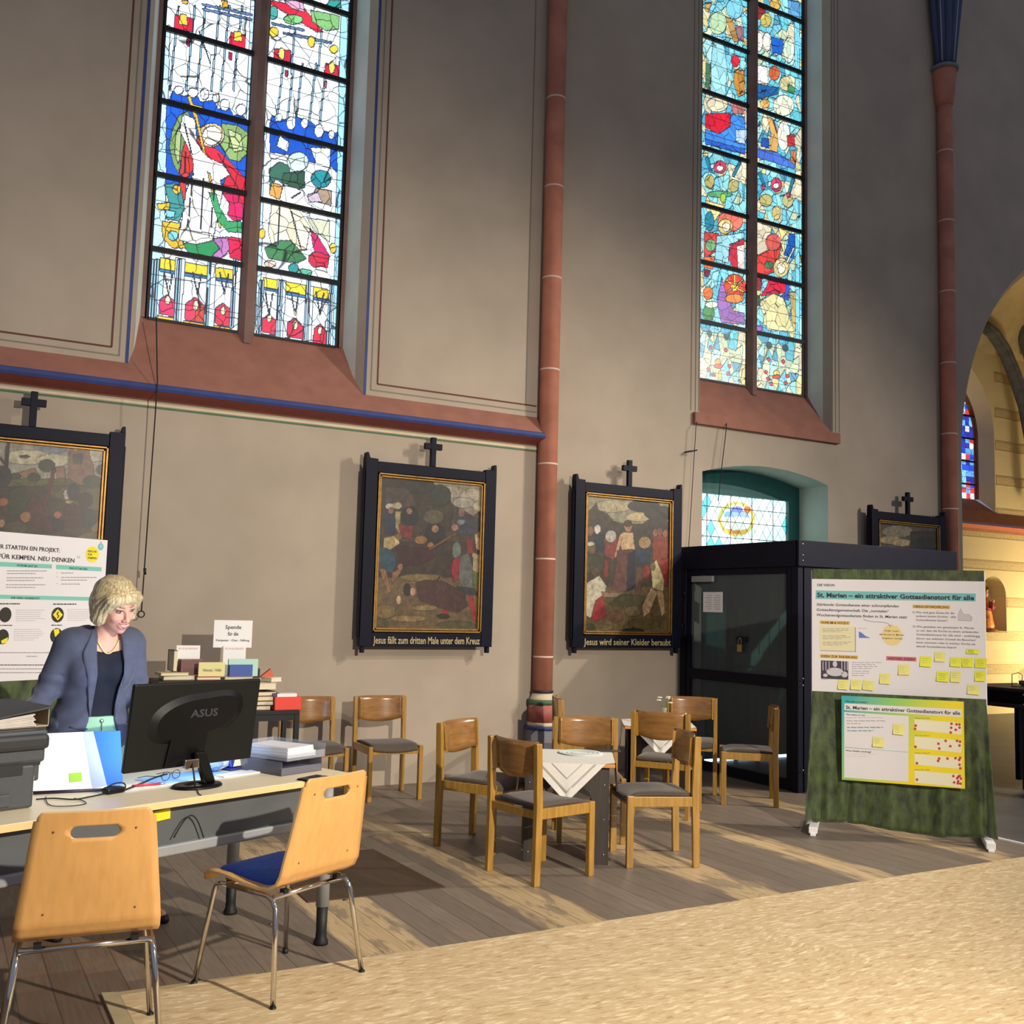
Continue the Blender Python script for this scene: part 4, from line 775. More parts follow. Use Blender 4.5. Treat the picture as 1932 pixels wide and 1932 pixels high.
t = MB(); t.box((0, 0, 0), (.003, .29, .20)); t = t.build('paper_notice', M_PAPER, loc=(px0 + .010, 7.78, 1.57)); tag(t, 'pale paper notice stuck behind the porch glass', 'notice')
mb = MB()
for k in range(7): mb.box((-.0006, .03, .03 + k * .022), (0, .13 if k % 3 else .11, .035 + k * .022)); mb.box((-.0006, .16, .03 + k * .022), (0, .26 if k % 2 else .22, .035 + k * .022))
mb.build('lettering', M_GREYINK, t)
t = MB()
for i, (x, y, a) in enumerate(((0, 0, .1), (.04, .02, -.2), (.1, -.02, .3))): t.box((-.12, -.09, .012 * i), (.16, .09, .012 * i + .008), 0, T(x, y, 0) @ rz4(a))
tag(t.build('paper_stack', M_PAPER, loc=(7.95, 7.0, pz - .018)), 'crumpled white papers lying on top of the black porch', 'papers')

# ---- Stations of the Cross panels
OIL = paintmat('oil_paint', 0.4, 0.35)
def panel(x0, x1, raw, ox, oy, k, base, caption, label, cx=None, zc=3.05):
    wd = x1 - x0; hz = 1.64; z0 = 1.18
    r = thing('painted_panel', (x0, 8.27, z0), 0, label, 'painting', 'framed passion panels on the wall')
    mb = MB()
    mb.box((.0, 0, .02), (.11, .07, hz)); mb.box((wd - .11, 0, .02), (wd, .07, hz)); mb.box((.11, .005, hz - .115), (wd - .11, .065, hz - .02)); mb.box((.11, .005, .02), (wd - .11, .065, .14))
    mb.prism([(0, 0, hz), (.035, 0, hz), (.02, 0, hz + .05), (0, 0, hz + .05)], (0, .07, 0)); mb.prism([(wd, 0, hz), (wd - .035, 0, hz), (wd - .02, 0, hz + .05), (wd, 0, hz + .05)], (0, .07, 0))
    mb.box((.02, .01, -.035), (.05, .06, .02)); mb.box((wd - .05, .01, -.035), (wd - .02, .06, .02)); mb.box((-.012, .02, .1), (0, .07, hz - .1)); mb.box((wd, .02, .1), (wd + .012, .07, hz - .1))
    mb.build('frame', M_FRAME, r, bevel=.004)
    mb = MB(); a, b, c, d2 = .115, wd - .115, .145, hz - .12
    for t_, y_ in ((.018, -.004), (.034, .008)):
        pass
    for q0, q1, y_ in ((0, .014, -.006), (.020, .034, .004)):
        mb.box((a + q0, y_, c + q0), (a + q1, .05, d2 - q0)); mb.box((b - q1, y_, c + q0), (b - q0, .05, d2 - q0)); mb.box((a + q0, y_, c + q0), (b - q0, .05, c + q1)); mb.box((a + q0, y_, d2 - q1), (b - q0, .05, d2 - q0))
    mb.build('gilt_moulding', M_GOLD, r, bevel=.002)
    mb = MB(); mb.box((a, .03, c), (b, .06, d2)); mb.build('backing', M_FRAME, r)
    for q_ in (.2, wd - .2):
        mb = MB(); mb.box((q_ - .02, .06, hz - .3), (q_ + .02, D - 8.27 - .001, hz - .26)); mb.build('wall_bracket', M_IRON, r)
    xa, xb, za, zb = x0 + a + .034, x0 + b - .034, z0 + c + .034, z0 + d2 - .034
    vs, F, C = paint_grid(xa, xb, za, zb, 150, 204, 8.29, sc_ops(raw, ox, oy, k), s2l(base), .25, contour=.5)
    vs[:, 0] -= x0; vs[:, 2] -= z0; vs[:, 1] = .022
    grid_obj('picture', vs, F, C, OIL, r)
    cxx = wd / 2
    mb = MB(); mb.box((cxx - .024, .01, hz - .02), (cxx + .024, .05, hz + .245)); mb.box((cxx - .085, .012, hz + .135), (cxx + .085, .048, hz + .19)); mb.build('cross', M_FRAME, r, bevel=.003)
    if caption:
        v, f = text_geo(caption, .088, bold=.0012, width=wd - .25)
        mb = MB(); mb.add([(p[0] + .125, .0035, p[1] + .045) for p in v], f); mb.build('caption', mat('dull_gold_lettering', (176, 158, 110), .5), r)
    return r
k1 = 330 / 1635.; kk = .3364
P1 = [('p', [(-200, 900), (1100, 900), (1100, 1330), (-200, 1330)], (150, 146, 130)), ('e', (480, 1010, 160, 60), (110, 120, 132)), ('e', (250, 1100, 220, 70), (186, 176, 144)), ('e', (900, 1080, 130, 60), (180, 170, 150)), ('e', (500, 1130, 160, 60), (186, 178, 150)),
 ('p', [(-200, 1280), (200, 1300), (1100, 1300), (1100, 1400), (-200, 1400)], (86, 84, 44)), ('p', [(-200, 1380), (1100, 1360), (1100, 2400), (-200, 2400)], (62, 48, 36)), ('p', [(400, 1370), (1050, 1370), (1050, 1560), (900, 1600), (500, 1480)], (84, 76, 44)),
 ('p', [(640, 1290), (640, 1060), (680, 980), (700, 1060), (740, 1020), (790, 1060), (800, 990), (830, 990), (845, 1100), (880, 1180), (880, 1320), (800, 1370), (720, 1350)], (122, 92, 76)), ('p', [(690, 1070), (780, 1070), (770, 1160), (690, 1160)], (80, 70, 64)),
 ('e', (440, 1180, 80, 60), (52, 58, 44)), ('p', [(530, 1290), (530, 1190), (610, 1190), (620, 1300)], (132, 96, 78)), ('p', [(110, 1260), (330, 1200), (380, 1290), (300, 1310)], (130, 92, 66)), ('e', (320, 1290, 60, 40), (50, 56, 40)), ('e', (150, 1280, 50, 30), (56, 62, 44)), ('e', (870, 1330, 90, 60), (56, 58, 40)), ('e', (970, 1220, 70, 50), (58, 66, 56)),
 ('l', ((80, 940), (60, 1200), 34), (56, 40, 32)), ('e', (30, 1280, 80, 100), (50, 46, 36)), ('e', (230, 1095, 50, 14), (60, 50, 40)), ('l', ((60, 1180), (-60, 1040), 20), (56, 40, 32)),
 ('p', [(490, 1210), (530, 1200), (440, 1560), (405, 1550)], (92, 34, 26)), ('p', [(260, 1560), (310, 1430), (390, 1520), (440, 1680), (380, 1800), (270, 1700)], (76, 36, 34)), ('p', [(90, 1400), (230, 1360), (270, 1500), (180, 1680), (80, 1640)], (50, 52, 34)), ('e', (30, 1520, 50, 40), (140, 84, 50)),
 ('e', (625, 1450, 30, 46), (190, 180, 160)), ('e', (690, 1430, 60, 80), (40, 44, 44)), ('p', [(610, 1560), (760, 1570), (780, 1760), (600, 1760)], (64, 34, 28)), ('e', (650, 1520, 40, 16), (170, 150, 90)), ('e', (800, 1500, 70, 70), (44, 30, 28)), ('p', [(760, 1560), (880, 1600), (900, 1760), (780, 1760)], (38, 40, 34)),
 ('e', (540, 1640, 34, 36), (170, 100, 70)), ('p', [(490, 1660), (600, 1700), (590, 1790), (490, 1790)], (26, 30, 34)), ('e', (240, 1660, 50, 50), (160, 110, 70)), ('e', (970, 1670, 40, 44), (180, 120, 90)), ('p', [(850, 1760), (950, 1670), (1000, 1790), (860, 1800)], (120, 96, 60)), ('e', (20, 1720, 30, 40), (170, 130, 90)), ('p', [(380, 1680), (480, 1650), (500, 1800), (370, 1800)], (70, 34, 26)), ('e', (150, 1760, 120, 60), (70, 64, 34)), ('e', (860, 1960, 200, 160), (100, 80, 44)), ('e', (400, 2100, 300, 120), (96, 80, 48))]
panel(-.06, 1.24, P1, 0, 640, k1, (60, 52, 40), None, 'leftmost framed passion panel, showing a twin-towered church, partly hidden by the white poster')
P2 = [('p', [(470, 260), (770, 290), (760, 420), (700, 460), (560, 380), (480, 300)], (136, 126, 108)), ('e', (560, 320, 90, 34), (150, 142, 124)), ('e', (690, 340, 70, 40), (166, 154, 130)), ('e', (640, 380, 60, 30), (150, 146, 130)), ('e', (730, 400, 40, 30), (170, 160, 130)),
 ('p', [(180, 240), (470, 280), (560, 350), (585, 420), (560, 540), (170, 600)], (58, 50, 40)), ('e', (500, 340, 70, 60), (48, 52, 40)), ('e', (380, 290, 100, 40), (46, 46, 38)), ('p', [(200, 290), (330, 300), (380, 400), (200, 420)], (72, 60, 52)),
 ('p', [(700, 450), (760, 410), (750, 520), (700, 520)], (66, 64, 44)), ('p', [(120, 760), (760, 780), (750, 1110), (115, 1100)], (104, 84, 56)), ('p', [(170, 600), (760, 600), (755, 800), (150, 800)], (58, 44, 36)), ('e', (400, 800, 120, 20), (120, 100, 60)),
 ('p', [(190, 450), (240, 410), (260, 480), (250, 550), (200, 550)], (34, 48, 66)), ('e', (228, 402, 28, 18), (186, 178, 160)), ('e', (268, 398, 24, 20), (176, 160, 130)), ('e', (232, 425, 16, 20), (130, 96, 74)), ('p', [(255, 430), (290, 430), (280, 560), (258, 520)], (150, 134, 92)),
 ('e', (335, 460, 50, 56), (36, 34, 36)), ('e', (335, 428, 16, 20), (140, 104, 84)), ('p', [(275, 500), (360, 510), (350, 590), (285, 570)], (112, 42, 34)), ('p', [(415, 580), (440, 510), (480, 480), (530, 520), (545, 600), (470, 640)], (36, 32, 34)), ('e', (480, 528, 20, 22), (150, 112, 86)), ('e', (455, 620, 18, 18), (150, 106, 70)), ('e', (400, 590, 34, 24), (140, 100, 56)),
 ('e', (470, 460, 60, 40), (86, 78, 60)), ('p', [(190, 580), (270, 560), (280, 610), (220, 650), (190, 630)], (176, 154, 104)), ('e', (275, 570, 20, 18), (130, 90, 64)), ('p', [(165, 620), (240, 650), (260, 700), (250, 780), (160, 750)], (38, 70, 84)), ('p', [(165, 750), (200, 750), (235, 880), (215, 890)], (140, 100, 70)), ('p', [(240, 770), (300, 740), (290, 770), (235, 840)], (130, 92, 64)), ('e', (285, 740, 16, 18), (150, 106, 76)),
 ('p', [(260, 620), (450, 640), (480, 680), (380, 740), (280, 720)], (58, 26, 26)), ('l', ((400, 620), (450, 640), 10), (70, 40, 26)), ('l', ((450, 642), (625, 535), 12), (112, 76, 44)), ('l', ((300, 740), (420, 660), 10), (60, 36, 26)), ('l', ((640, 620), (480, 830), 9), (60, 44, 32)),
 ('e', (628, 435, 18, 26), (120, 96, 84)), ('p', [(590, 470), (660, 450), (740, 480), (720, 560), (600, 560)], (56, 54, 62)), ('e', (590, 520, 20, 20), (150, 110, 84)), ('e', (625, 490, 24, 16), (110, 116, 120)), ('p', [(700, 560), (750, 540), (745, 660), (710, 640)], (170, 150, 118)), ('e', (735, 560, 20, 20), (130, 96, 76)), ('p', [(655, 570), (690, 590), (695, 670), (660, 660)], (120, 34, 32)), ('p', [(690, 660), (745, 680), (730, 800), (690, 780)], (150, 132, 100)), ('p', [(690, 760), (730, 780), (725, 850), (695, 840)], (86, 96, 44)),
 ('e', (600, 650, 24, 50), (96, 110, 100)), ('p', [(580, 700), (610, 680), (640, 700), (625, 800), (580, 830), (570, 760)], (136, 30, 36)), ('p', [(620, 680), (665, 660), (690, 740), (695, 860), (640, 870), (610, 800)], (90, 92, 86)), ('p', [(535, 880), (580, 850), (560, 960), (550, 1020), (520, 1020)], (150, 34, 40)), ('p', [(660, 880), (690, 890), (712, 1050), (690, 1040)], (150, 34, 36)), ('p', [(600, 850), (700, 860), (720, 900), (660, 900), (600, 890)], (46, 52, 46)), ('e', (525, 1018, 36, 14), (50, 36, 32)),
 ('p', [(370, 830), (420, 815), (520, 820), (640, 880), (665, 960), (600, 1000), (500, 970), (390, 930)], (74, 46, 42)), ('e', (350, 880, 32, 44), (110, 78, 60)), ('e', (355, 880, 16, 24), (190, 150, 120)), ('e', (322, 870, 20, 36), (40, 36, 34)), ('e', (275, 928, 14, 26), (196, 164, 120)),
 ('e', (200, 990, 60, 40), (120, 98, 60)), ('e', (330, 1030, 100, 20), (132, 108, 66)), ('e', (170, 1060, 50, 30), (80, 72, 44)), ('e', (600, 1070, 110, 26), (80, 74, 44)), ('e', (420, 970, 70, 16), (136, 112, 72))]
panel(3.22, 4.50, P2, 660, 820, kk, (70, 56, 44), 'Jesus fällt zum dritten Male unter dem Kreuz', 'framed passion panel left of the red column, figure fallen under the cross')
P3 = [('p', [(1325, 345), (1830, 385), (1810, 520), (1330, 500)], (142, 136, 112)), ('e', (1480, 400, 110, 34), (168, 156, 120)), ('e', (1620, 460, 70, 26), (184, 166, 122)), ('p', [(1335, 430), (1360, 410), (1385, 380), (1395, 420), (1440, 440), (1480, 480), (1335, 500)], (68, 56, 44)), ('e', (1650, 400, 90, 36), (50, 50, 42)), ('e', (1740, 440, 90, 40), (58, 56, 46)), ('l', ((1700, 400), (1800, 480), 12), (46, 42, 36)),
 ('p', [(1330, 500), (1470, 480), (1540, 500), (1640, 500), (1720, 450), (1810, 500), (1800, 860), (1310, 860)], (64, 56, 46)), ('p', [(1310, 850), (1800, 850), (1800, 1130), (1300, 1120)], (98, 80, 50)), ('e', (1560, 930, 130, 34), (74, 70, 40)),
 ('e', (1390, 530, 18, 26), (196, 190, 180)), ('e', (1348, 540, 20, 30), (120, 86, 70)), ('p', [(1370, 560), (1430, 560), (1420, 660), (1380, 650)], (34, 50, 58)), ('p', [(1430, 580), (1500, 570), (1500, 640), (1480, 700), (1430, 680)], (126, 54, 46)), ('e', (1465, 570, 30, 34), (176, 172, 160)), ('e', (1350, 640, 30, 40), (110, 84, 60)), ('e', (1352, 612, 24, 12), (190, 180, 160)), ('p', [(1330, 660), (1430, 690), (1420, 770), (1325, 780)], (62, 66, 44)), ('p', [(1430, 700), (1455, 700), (1450, 800), (1425, 800)], (130, 46, 40)),
 ('e', (1562, 512, 22, 34), (150, 120, 96)), ('e', (1560, 498, 24, 18), (70, 50, 38)), ('p', [(1515, 560), (1540, 545), (1590, 550), (1600, 640), (1580, 660), (1530, 655), (1520, 620)], (192, 162, 122)), ('p', [(1512, 570), (1532, 580), (1500, 690), (1484, 690)], (180, 140, 104)), ('p', [(1500, 650), (1590, 640), (1600, 720), (1590, 870), (1530, 880), (1470, 870), (1490, 760)], (94, 58, 54)), ('p', [(1560, 670), (1600, 650), (1600, 860), (1555, 880)], (42, 36, 50)),
 ('p', [(1600, 640), (1690, 640), (1680, 720), (1610, 730)], (42, 58, 74)), ('e', (1655, 605, 34, 34), (160, 130, 90)), ('p', [(1610, 740), (1660, 740), (1630, 900), (1600, 900)], (90, 60, 48)), ('p', [(1700, 570), (1780, 560), (1790, 660), (1760, 740), (1700, 700)], (132, 60, 42)), ('e', (1715, 550, 14, 22), (150, 96, 72)), ('e', (1770, 555, 14, 22), (150, 96, 72)), ('e', (1740, 545, 14, 22), (140, 90, 70)), ('p', [(1740, 700), (1790, 690), (1780, 860), (1740, 800)], (136, 44, 36)), ('e', (1665, 770, 22, 40), (130, 42, 38)),
 ('p', [(1690, 740), (1720, 700), (1745, 760), (1765, 820), (1760, 880), (1700, 860)], (186, 172, 128)), ('p', [(1690, 860), (1730, 880), (1680, 1000), (1650, 1020), (1640, 960)], (182, 152, 112)), ('p', [(1720, 870), (1760, 880), (1770, 1000), (1750, 1020)], (170, 140, 100)), ('e', (1700, 740, 16, 22), (120, 96, 60)),
 ('p', [(1330, 830), (1400, 790), (1440, 850), (1430, 900), (1380, 960), (1350, 1030), (1325, 1010)], (190, 182, 158)), ('e', (1380, 770, 24, 26), (90, 66, 48)), ('p', [(1380, 930), (1420, 900), (1440, 1010), (1400, 1040), (1370, 1050), (1355, 1020)], (146, 40, 42)), ('p', [(1410, 880), (1530, 890), (1500, 910), (1420, 910)], (140, 110, 84)),
 ('e', (1490, 1020, 46, 34), (100, 70, 46)), ('e', (1590, 990, 50, 30), (104, 88, 60)), ('e', (1400, 1080, 80, 20), (110, 94, 60)), ('e', (1650, 1060, 90, 30), (90, 76, 44)), ('e', (1590, 1100, 60, 16), (36, 34, 28)), ('e', (1345, 1080, 36, 20), (66, 66, 40))]
panel(5.38, 6.68, P3, 660, 820, kk, (70, 58, 46), 'Jesus wird seiner Kleider beraubt', 'framed passion panel right of the red column, a standing bare-chested figure in a crowd')
P4 = [('p', [(1390, 490), (1820, 500), (1820, 720), (1385, 720)], (86, 80, 66)), ('e', (1530, 540, 110, 44), (140, 128, 104)), ('e', (1480, 600, 80, 30), (172, 150, 112)), ('e', (1560, 620, 70, 26), (178, 156, 116)), ('p', [(1620, 540), (1820, 540), (1820, 700), (1620, 690)], (58, 52, 42)), ('e', (1720, 620, 60, 40), (44, 46, 38)), ('p', [(1380, 650), (1820, 660), (1820, 1400), (1380, 1400)], (44, 36, 32))]
panel(9.48, 10.78, P4, 1290, 860, .264, (52, 44, 38), None, 'rightmost framed passion panel, half hidden behind the black porch')

# ---- pull cords
M_CORD = mat('black_cord', (26, 24, 24), .8)
def cord(name, pts, ring, label, r_=.005):
    mb = MB(); P = []
    for a, b in zip(pts[:-1], pts[1:]):
        for i in range(8): P.append(np.array(a) + (np.array(b) - np.array(a)) * i / 8)
    P.append(np.array(pts[-1])); o = MB(); o.tube(P, r_, 6); o = o.build(name, M_CORD)
    tag(o, label, 'cord', 'window pull cords')
    if ring:
        mb = MB(); c = P[-1]; mb.tube([(c[0] + .024 * math.cos(a), c[1], c[2] - .024 + .024 * math.sin(a)) for a in [2 * PI * i / 14 for i in range(14)]], .005, 6, closed=True); mb.tube([(c[0] + .01, c[1], c[2] + .28), (c[0] + .006, c[1], c[2] + .33)], .011, 8); mb.build('ring', M_IRON, o)
cord('pull_cord', [(1.44, D - .005, 3.80), (1.45, 8.26, 3.25), (1.45, 8.27, 2.9), (1.44, 8.30, 1.46)], True, 'long black pull cord with a ring, hanging right of the leftmost painting')
cord('pull_cord', [(7.60, D + .24, 4.0), (7.33, D - .08, 3.55), (7.26, 8.33, 3.12), (7.24, 8.36, 2.75)], False, 'black cord hanging slack from the right window over the transom')
cord('pull_cord', [(6.98, D - .02, 3.62), (6.91, 8.34, 3.5), (6.84, 8.34, 2.4), (6.765, 8.33, 1.45)], True, 'thin black pull cord with a ring, hanging left of the porch', .004)
mb = MB(); mb.tube([(6.83, 8.42, 3.24), (6.83, 8.34, 3.24), (6.92, 8.33, 3.26)], .008, 6); tag(mb.build('wall_hook', M_IRON), 'small black iron hook under the right window sill', 'hook')

# ---- oak chairs
def curved_board(xw, depth, z0, z1, th, drop, n=16, rows=6):
    """back board: bowed backward (-y) in the middle, lower edge hanging lower in the middle"""
    mb = MB(); vs = []
    for s_ in (0, 1):
        for j in range(rows + 1):
            for i in range(n + 1):
                t_ = -1 + 2 * i / n; k_ = 1 - t_ * t_; zb = z0 - drop * k_
                z = zb + (z1 - zb) * j / rows; y = -depth * k_ - .02 * (j / rows) + (th if s_ else 0); vs.append((t_ * xw / 2, y, z))
    N = (n + 1) * (rows + 1); fs = []
    for j in range(rows):
        for i in range(n):
            a = j * (n + 1) + i; fs.append((a, a + 1, a + n + 2, a + n + 1)); fs.append((N + a, N + a + n + 1, N + a + n + 2, N + a + 1))
    for i in range(n): fs.append((i, N + i, N + i + 1, i + 1)); a = rows * (n + 1) + i; fs.append((a, a + 1, N + a + 1, N + a))
    for j in range(rows):
        a = j * (n + 1); fs.append((a, a + n + 1, N + a + n + 1, N + a)); a += n; fs.append((a, N + a, N + a + n + 1, a + n + 1))
    mb.add(vs, fs, 0, True); return mb
def make_oak_chair(label):
    r = thing('wooden_chair', (0, 0, 0), 0, label, 'chair', 'wooden church chairs with grey seats')
    for sx in (-1, 1):
        x = sx * .213
        mb = MB(); mb.prism([(x - .017, -.245, .79), (x - .017, -.205, .79), (x - .017, -.190, .44), (x - .017, -.200, 0), (x - .017, -.242, 0), (x - .017, -.236, .44)], (.034, 0, 0)); mb.build('rear_leg', M_OAK, r, bevel=.004)
        mb = MB(); mb.box((x - .017, .178, 0), (x + .017, .220, .43)); mb.build('front_leg', M_OAK, r, bevel=.004)
        mb = MB(); mb.box((x - .013, -.20, .365), (x + .013, .18, .425)); mb.build('side_rail', M_OAK, r, bevel=.003)
        mb = MB(); mb.prism([(x - sx * .017, -.232, .60), (x - sx * .017, -.195, .60), (x - sx * .030, -.175, .60), (x - sx * .034, -.200, .60)], (0, -.012, .18)); mb.build('back_bracket', M_OAK, r, bevel=.002)
    mb = MB(); mb.box((-.2, .186, .365), (.2, .208, .40)); mb.box((-.2, -.225, .365), (.2, -.205, .41)); mb.build('cross_rail', M_OAK, r, bevel=.003)
    curved_board(.392, .045, .615, .795, .010, .035).build('backrest', M_OAKBOARD, r).location = (0, -.192, 0)
    # upholstered saddle seat
    mb = MB(); n, m_ = 16, 16; vs = []
    def top(u, v): return .448 - .018 * (1 - u * u) * (0.55 + .45 * v) - .022 * max(0, v - .55) ** 2 * 5 + .008 * (1 - v * v)
    for s_ in (0, 1):
        for j in range(m_ + 1):
            for i in range(n + 1):
                u = -1 + 2 * i / n; v = -1 + 2 * j / m_; e = max(abs(u) ** 6, abs(v) ** 6)
                x = u * .198; y = v * .208 + .006; z = top(u, v) - .012 * e if s_ else top(u, v) - .034 + .004 * e
                vs.append((x, y, z))
    N = (n + 1) * (m_ + 1); fs = []
    for j in range(m_):
        for i in range(n):
            a = j * (n + 1) + i; fs.append((a, a + n + 1, a + n + 2, a + 1)); fs.append((N + a, N + a + 1, N + a + n + 2, N + a + n + 1))
    for i in range(n): fs.append((i, i + 1, N + i + 1, N + i)); a = m_ * (n + 1) + i; fs.append((a, N + a, N + a + 1, a + 1))
    for j in range(m_): a = j * (n + 1); fs.append((a, N + a, N + a + n + 1, a + n + 1)); a += n; fs.append((a, a + n + 1, N + a + n + 1, N + a))
    mb.add(vs, fs, 0, True); mb.build('seat', M_SEATFAB, r)
    return r
CH = [((3.185, 6.295), (.50, -.87), 'wooden chair at the left of the near small table, turned towards the camera'),
 ((3.05, 5.29), (.985, .17), 'wooden chair in front of the near small table, its dark curved back towards us'),
 ((4.17, 6.22), (-.46, -.89), 'wooden chair behind the near small table, its back shining with a bright highlight'),
 ((4.295, 5.25), (-.93, .37), 'wooden chair at the right of the near small table, seen from its side'),
 ((4.955, 6.365), (.79, .62), 'wooden chair with its back to us, standing in front of the far small table'),
 ((6.13, 7.42), (-.66, -.75), 'wooden chair behind the far small table, close to the porch glass'),
 ((6.245, 6.49), (-.77, .63), 'wooden chair at the right of the far small table, left of the velvet board'),
 ((4.86, 7.70), (.90, -.43), 'wooden chair seen edge-on beside the painted column base'),
 ((3.38, 8.15), (-.06, -1), 'wooden chair standing against the wall, right one of the pair'),
 ((2.76, 8.19), (-.06, -1), 'wooden chair standing against the wall beside the black book table')]
first = None
for (mx_, my_), (fx, fy), lab in CH:
    n_ = math.hypot(fx, fy); fx /= n_; fy /= n_; loc = (mx_ + fx * .22, my_ + fy * .22, 0); a = math.atan2(fy, fx) - PI / 2
    if first is None: first = make_oak_chair(lab); first.location = loc; first.rotation_euler = (0, 0, a)
    else: clone(first, loc, a, lab)

# ---- small dark tables with white cloths
def make_table(loc, a, label):
    r = thing('small_table', loc, a, label, 'table', 'small square tables with white cloths')
    h, s_ = .61, .295
    mb = MB(); mb.box((-s_, -s_, h - .022), (s_, s_, h)); mb.build('table_top', M_TABLETOP, r, bevel=.005)
    for k in range(4):
        M = rz4(k * PI / 2); q = .262; hh = h - .022
        out = [(-q, 0), (-q + .105, 0), (-q + .105, .38), (-q + .125, .43), (-q + .165, .46), (0, .475), (q - .165, .46), (q - .125, .43), (q - .105, .38), (q - .105, 0), (q, 0), (q, hh), (-q, hh)]
        mb = MB(); mb.prism([(x, -q, z) for x, z in out], (0, .022, 0), 0, M); sp_ = mb.build('side_panel', M_TABLEBLK, r, bevel=.002)
        mb = MB()
        for sx in (-1, 1):
            for z in (.06, .27, .48): mb.ell((sx * (q - .03), -q - .001, z), (.006, .003, .006), 8, 4, 0, M)
        mb.build('screw', M_STEEL, sp_)
    return r
def make_cloth(loc, a, label):
    h, s_, dgl = .613, .298, .535; mb = MB(); t_ = dgl - s_
    o = MB(); o.add([(s_, -(dgl - s_), 0), (s_, dgl - s_, 0), (dgl - s_, s_, 0), (-(dgl - s_), s_, 0), (-s_, dgl - s_, 0), (-s_, -(dgl - s_), 0), (-(dgl - s_), -s_, 0), (dgl - s_, -s_, 0)], [tuple(range(8))])
    n = 8
    for k in range(4):
        M = rz4(k * PI / 2); vs = []; fs = []
        for j in range(n + 1):
            z = -t_ * j / n; wd = t_ * (1 - j / n)
            for i in range(n + 1):
                u = -1 + 2 * i / n; vs.append((u * wd, -s_ - .004 - .022 * (j / n) - .006 * math.sin(u * 5 + k) * (j / n), z))
        for j in range(n):
            for i in range(n): q = j * (n + 1) + i; fs.append((q, q + 1, q + n + 2, q + n + 1))
        o.add(vs, fs, 0, True, M)
    o = o.build('tablecloth', M_CLOTH, loc=(loc[0], loc[1], h), rz=a); tag(o, label, 'tablecloth', 'white tablecloths')
    b = MB()
    for k in range(4):
        M = rz4(k * PI / 2)
        for f_ in (.30, .62):
            for sg in (-1, 1):
                w2 = .016 if f_ < .5 else .007
                def yy(z): return -s_ - .008 - .022 * (-z / t_)
                e = t_ * f_; p = [(sg * (t_ - e - .0), 0), (0, -(t_ - e))]
                b.add([(p[0][0], yy(0) , -.004), (p[1][0], yy(p[1][1]), p[1][1]), (p[1][0], yy(p[1][1]), p[1][1] - w2), (p[0][0] + sg * w2, yy(0), -.004)], [(0, 1, 2, 3)], 0, False, M)
    b.build('woven_band', M_CLOTHW, o); return o
T1 = (3.67, 5.68); T2 = (5.48, 7.08); ta = math.radians(-33)
tb = make_table((T1[0], T1[1], 0), ta, 'dark square table in front, among four wooden chairs'); clone(tb, (T2[0], T2[1], 0), ta, 'dark square table at the back, in front of the porch')
make_cloth(T1, ta, 'white tablecloth on the near small table, its corner hanging down in front'); make_cloth(T2, ta, 'white tablecloth on the far small table under the vase')
p = onZ(1090, 1421, .616); t = MB(); t.lathe([(0.0, 0), (.13, 0), (.145, .006), (.14, .007), (.12, .003), (0, .003)], seg=28); t = t.build('paper_doily', M_PAPER, loc=(p[0] + .02, p[1], .6145)); tag(t, 'round white printed paper lying on the near tablecloth', 'paper')
mb = MB()
for rr in (.06, .09, .12): mb.tube([(rr * math.cos(a), rr * math.sin(a), .0045) for a in [2 * PI * i / 24 for i in range(24)]], .0012, 4, closed=True)
mb.build('printed_ring', mat('pale_green_print', (150, 186, 170), .7), t)
p = onZ(1150, 1416, .62); t = MB(); t.box((-.075, -.035, 0), (.075, .035, .007)); tag(t.build('leaflet', mat('dark_print', (44, 48, 52), .4), loc=(p[0], p[1], .6145), rz=-.5, bevel=.002), 'small dark leaflet lying on the near tablecloth', 'leaflet')
p = onZ(1254, 1362, .614); t = thing('flower_vase', (p[0] - .02, p[1] - .02, .6135), 0, 'small glass vase with a few flowers on the far table', 'vase')
mb = MB(); mb.lathe([(.0, 0), (.028, .0), (.032, .03), (.022, .07), (.018, .10), (.024, .125), (.021, .125), (.015, .10), (.019, .07), (.028, .03), (0, .006)], seg=18); mb.build('glass_body', M_JAR, t)
mb = MB()
tips = [(.05, .02, .20), (-.06, .0, .19), (.0, -.05, .22), (.03, -.04, .17), (-.03, .03, .21)]
for q in tips: mb.tube([(0, 0, .02), (q[0] * .3, q[1] * .3, .12), q], .0025, 5)
mb.build('stem', mat('stem_green', (86, 120, 66), .7), t)
mb = MB()
for q in tips:
    for k in range(6): a = k * PI / 3; mb.ell((q[0] + .013 * math.cos(a), q[1] + .013 * math.sin(a), q[2]), (.011, .011, .006), 8, 5)
mb.build('blossom', mat('white_blossom', (230, 224, 206), .6, var=.2), t)

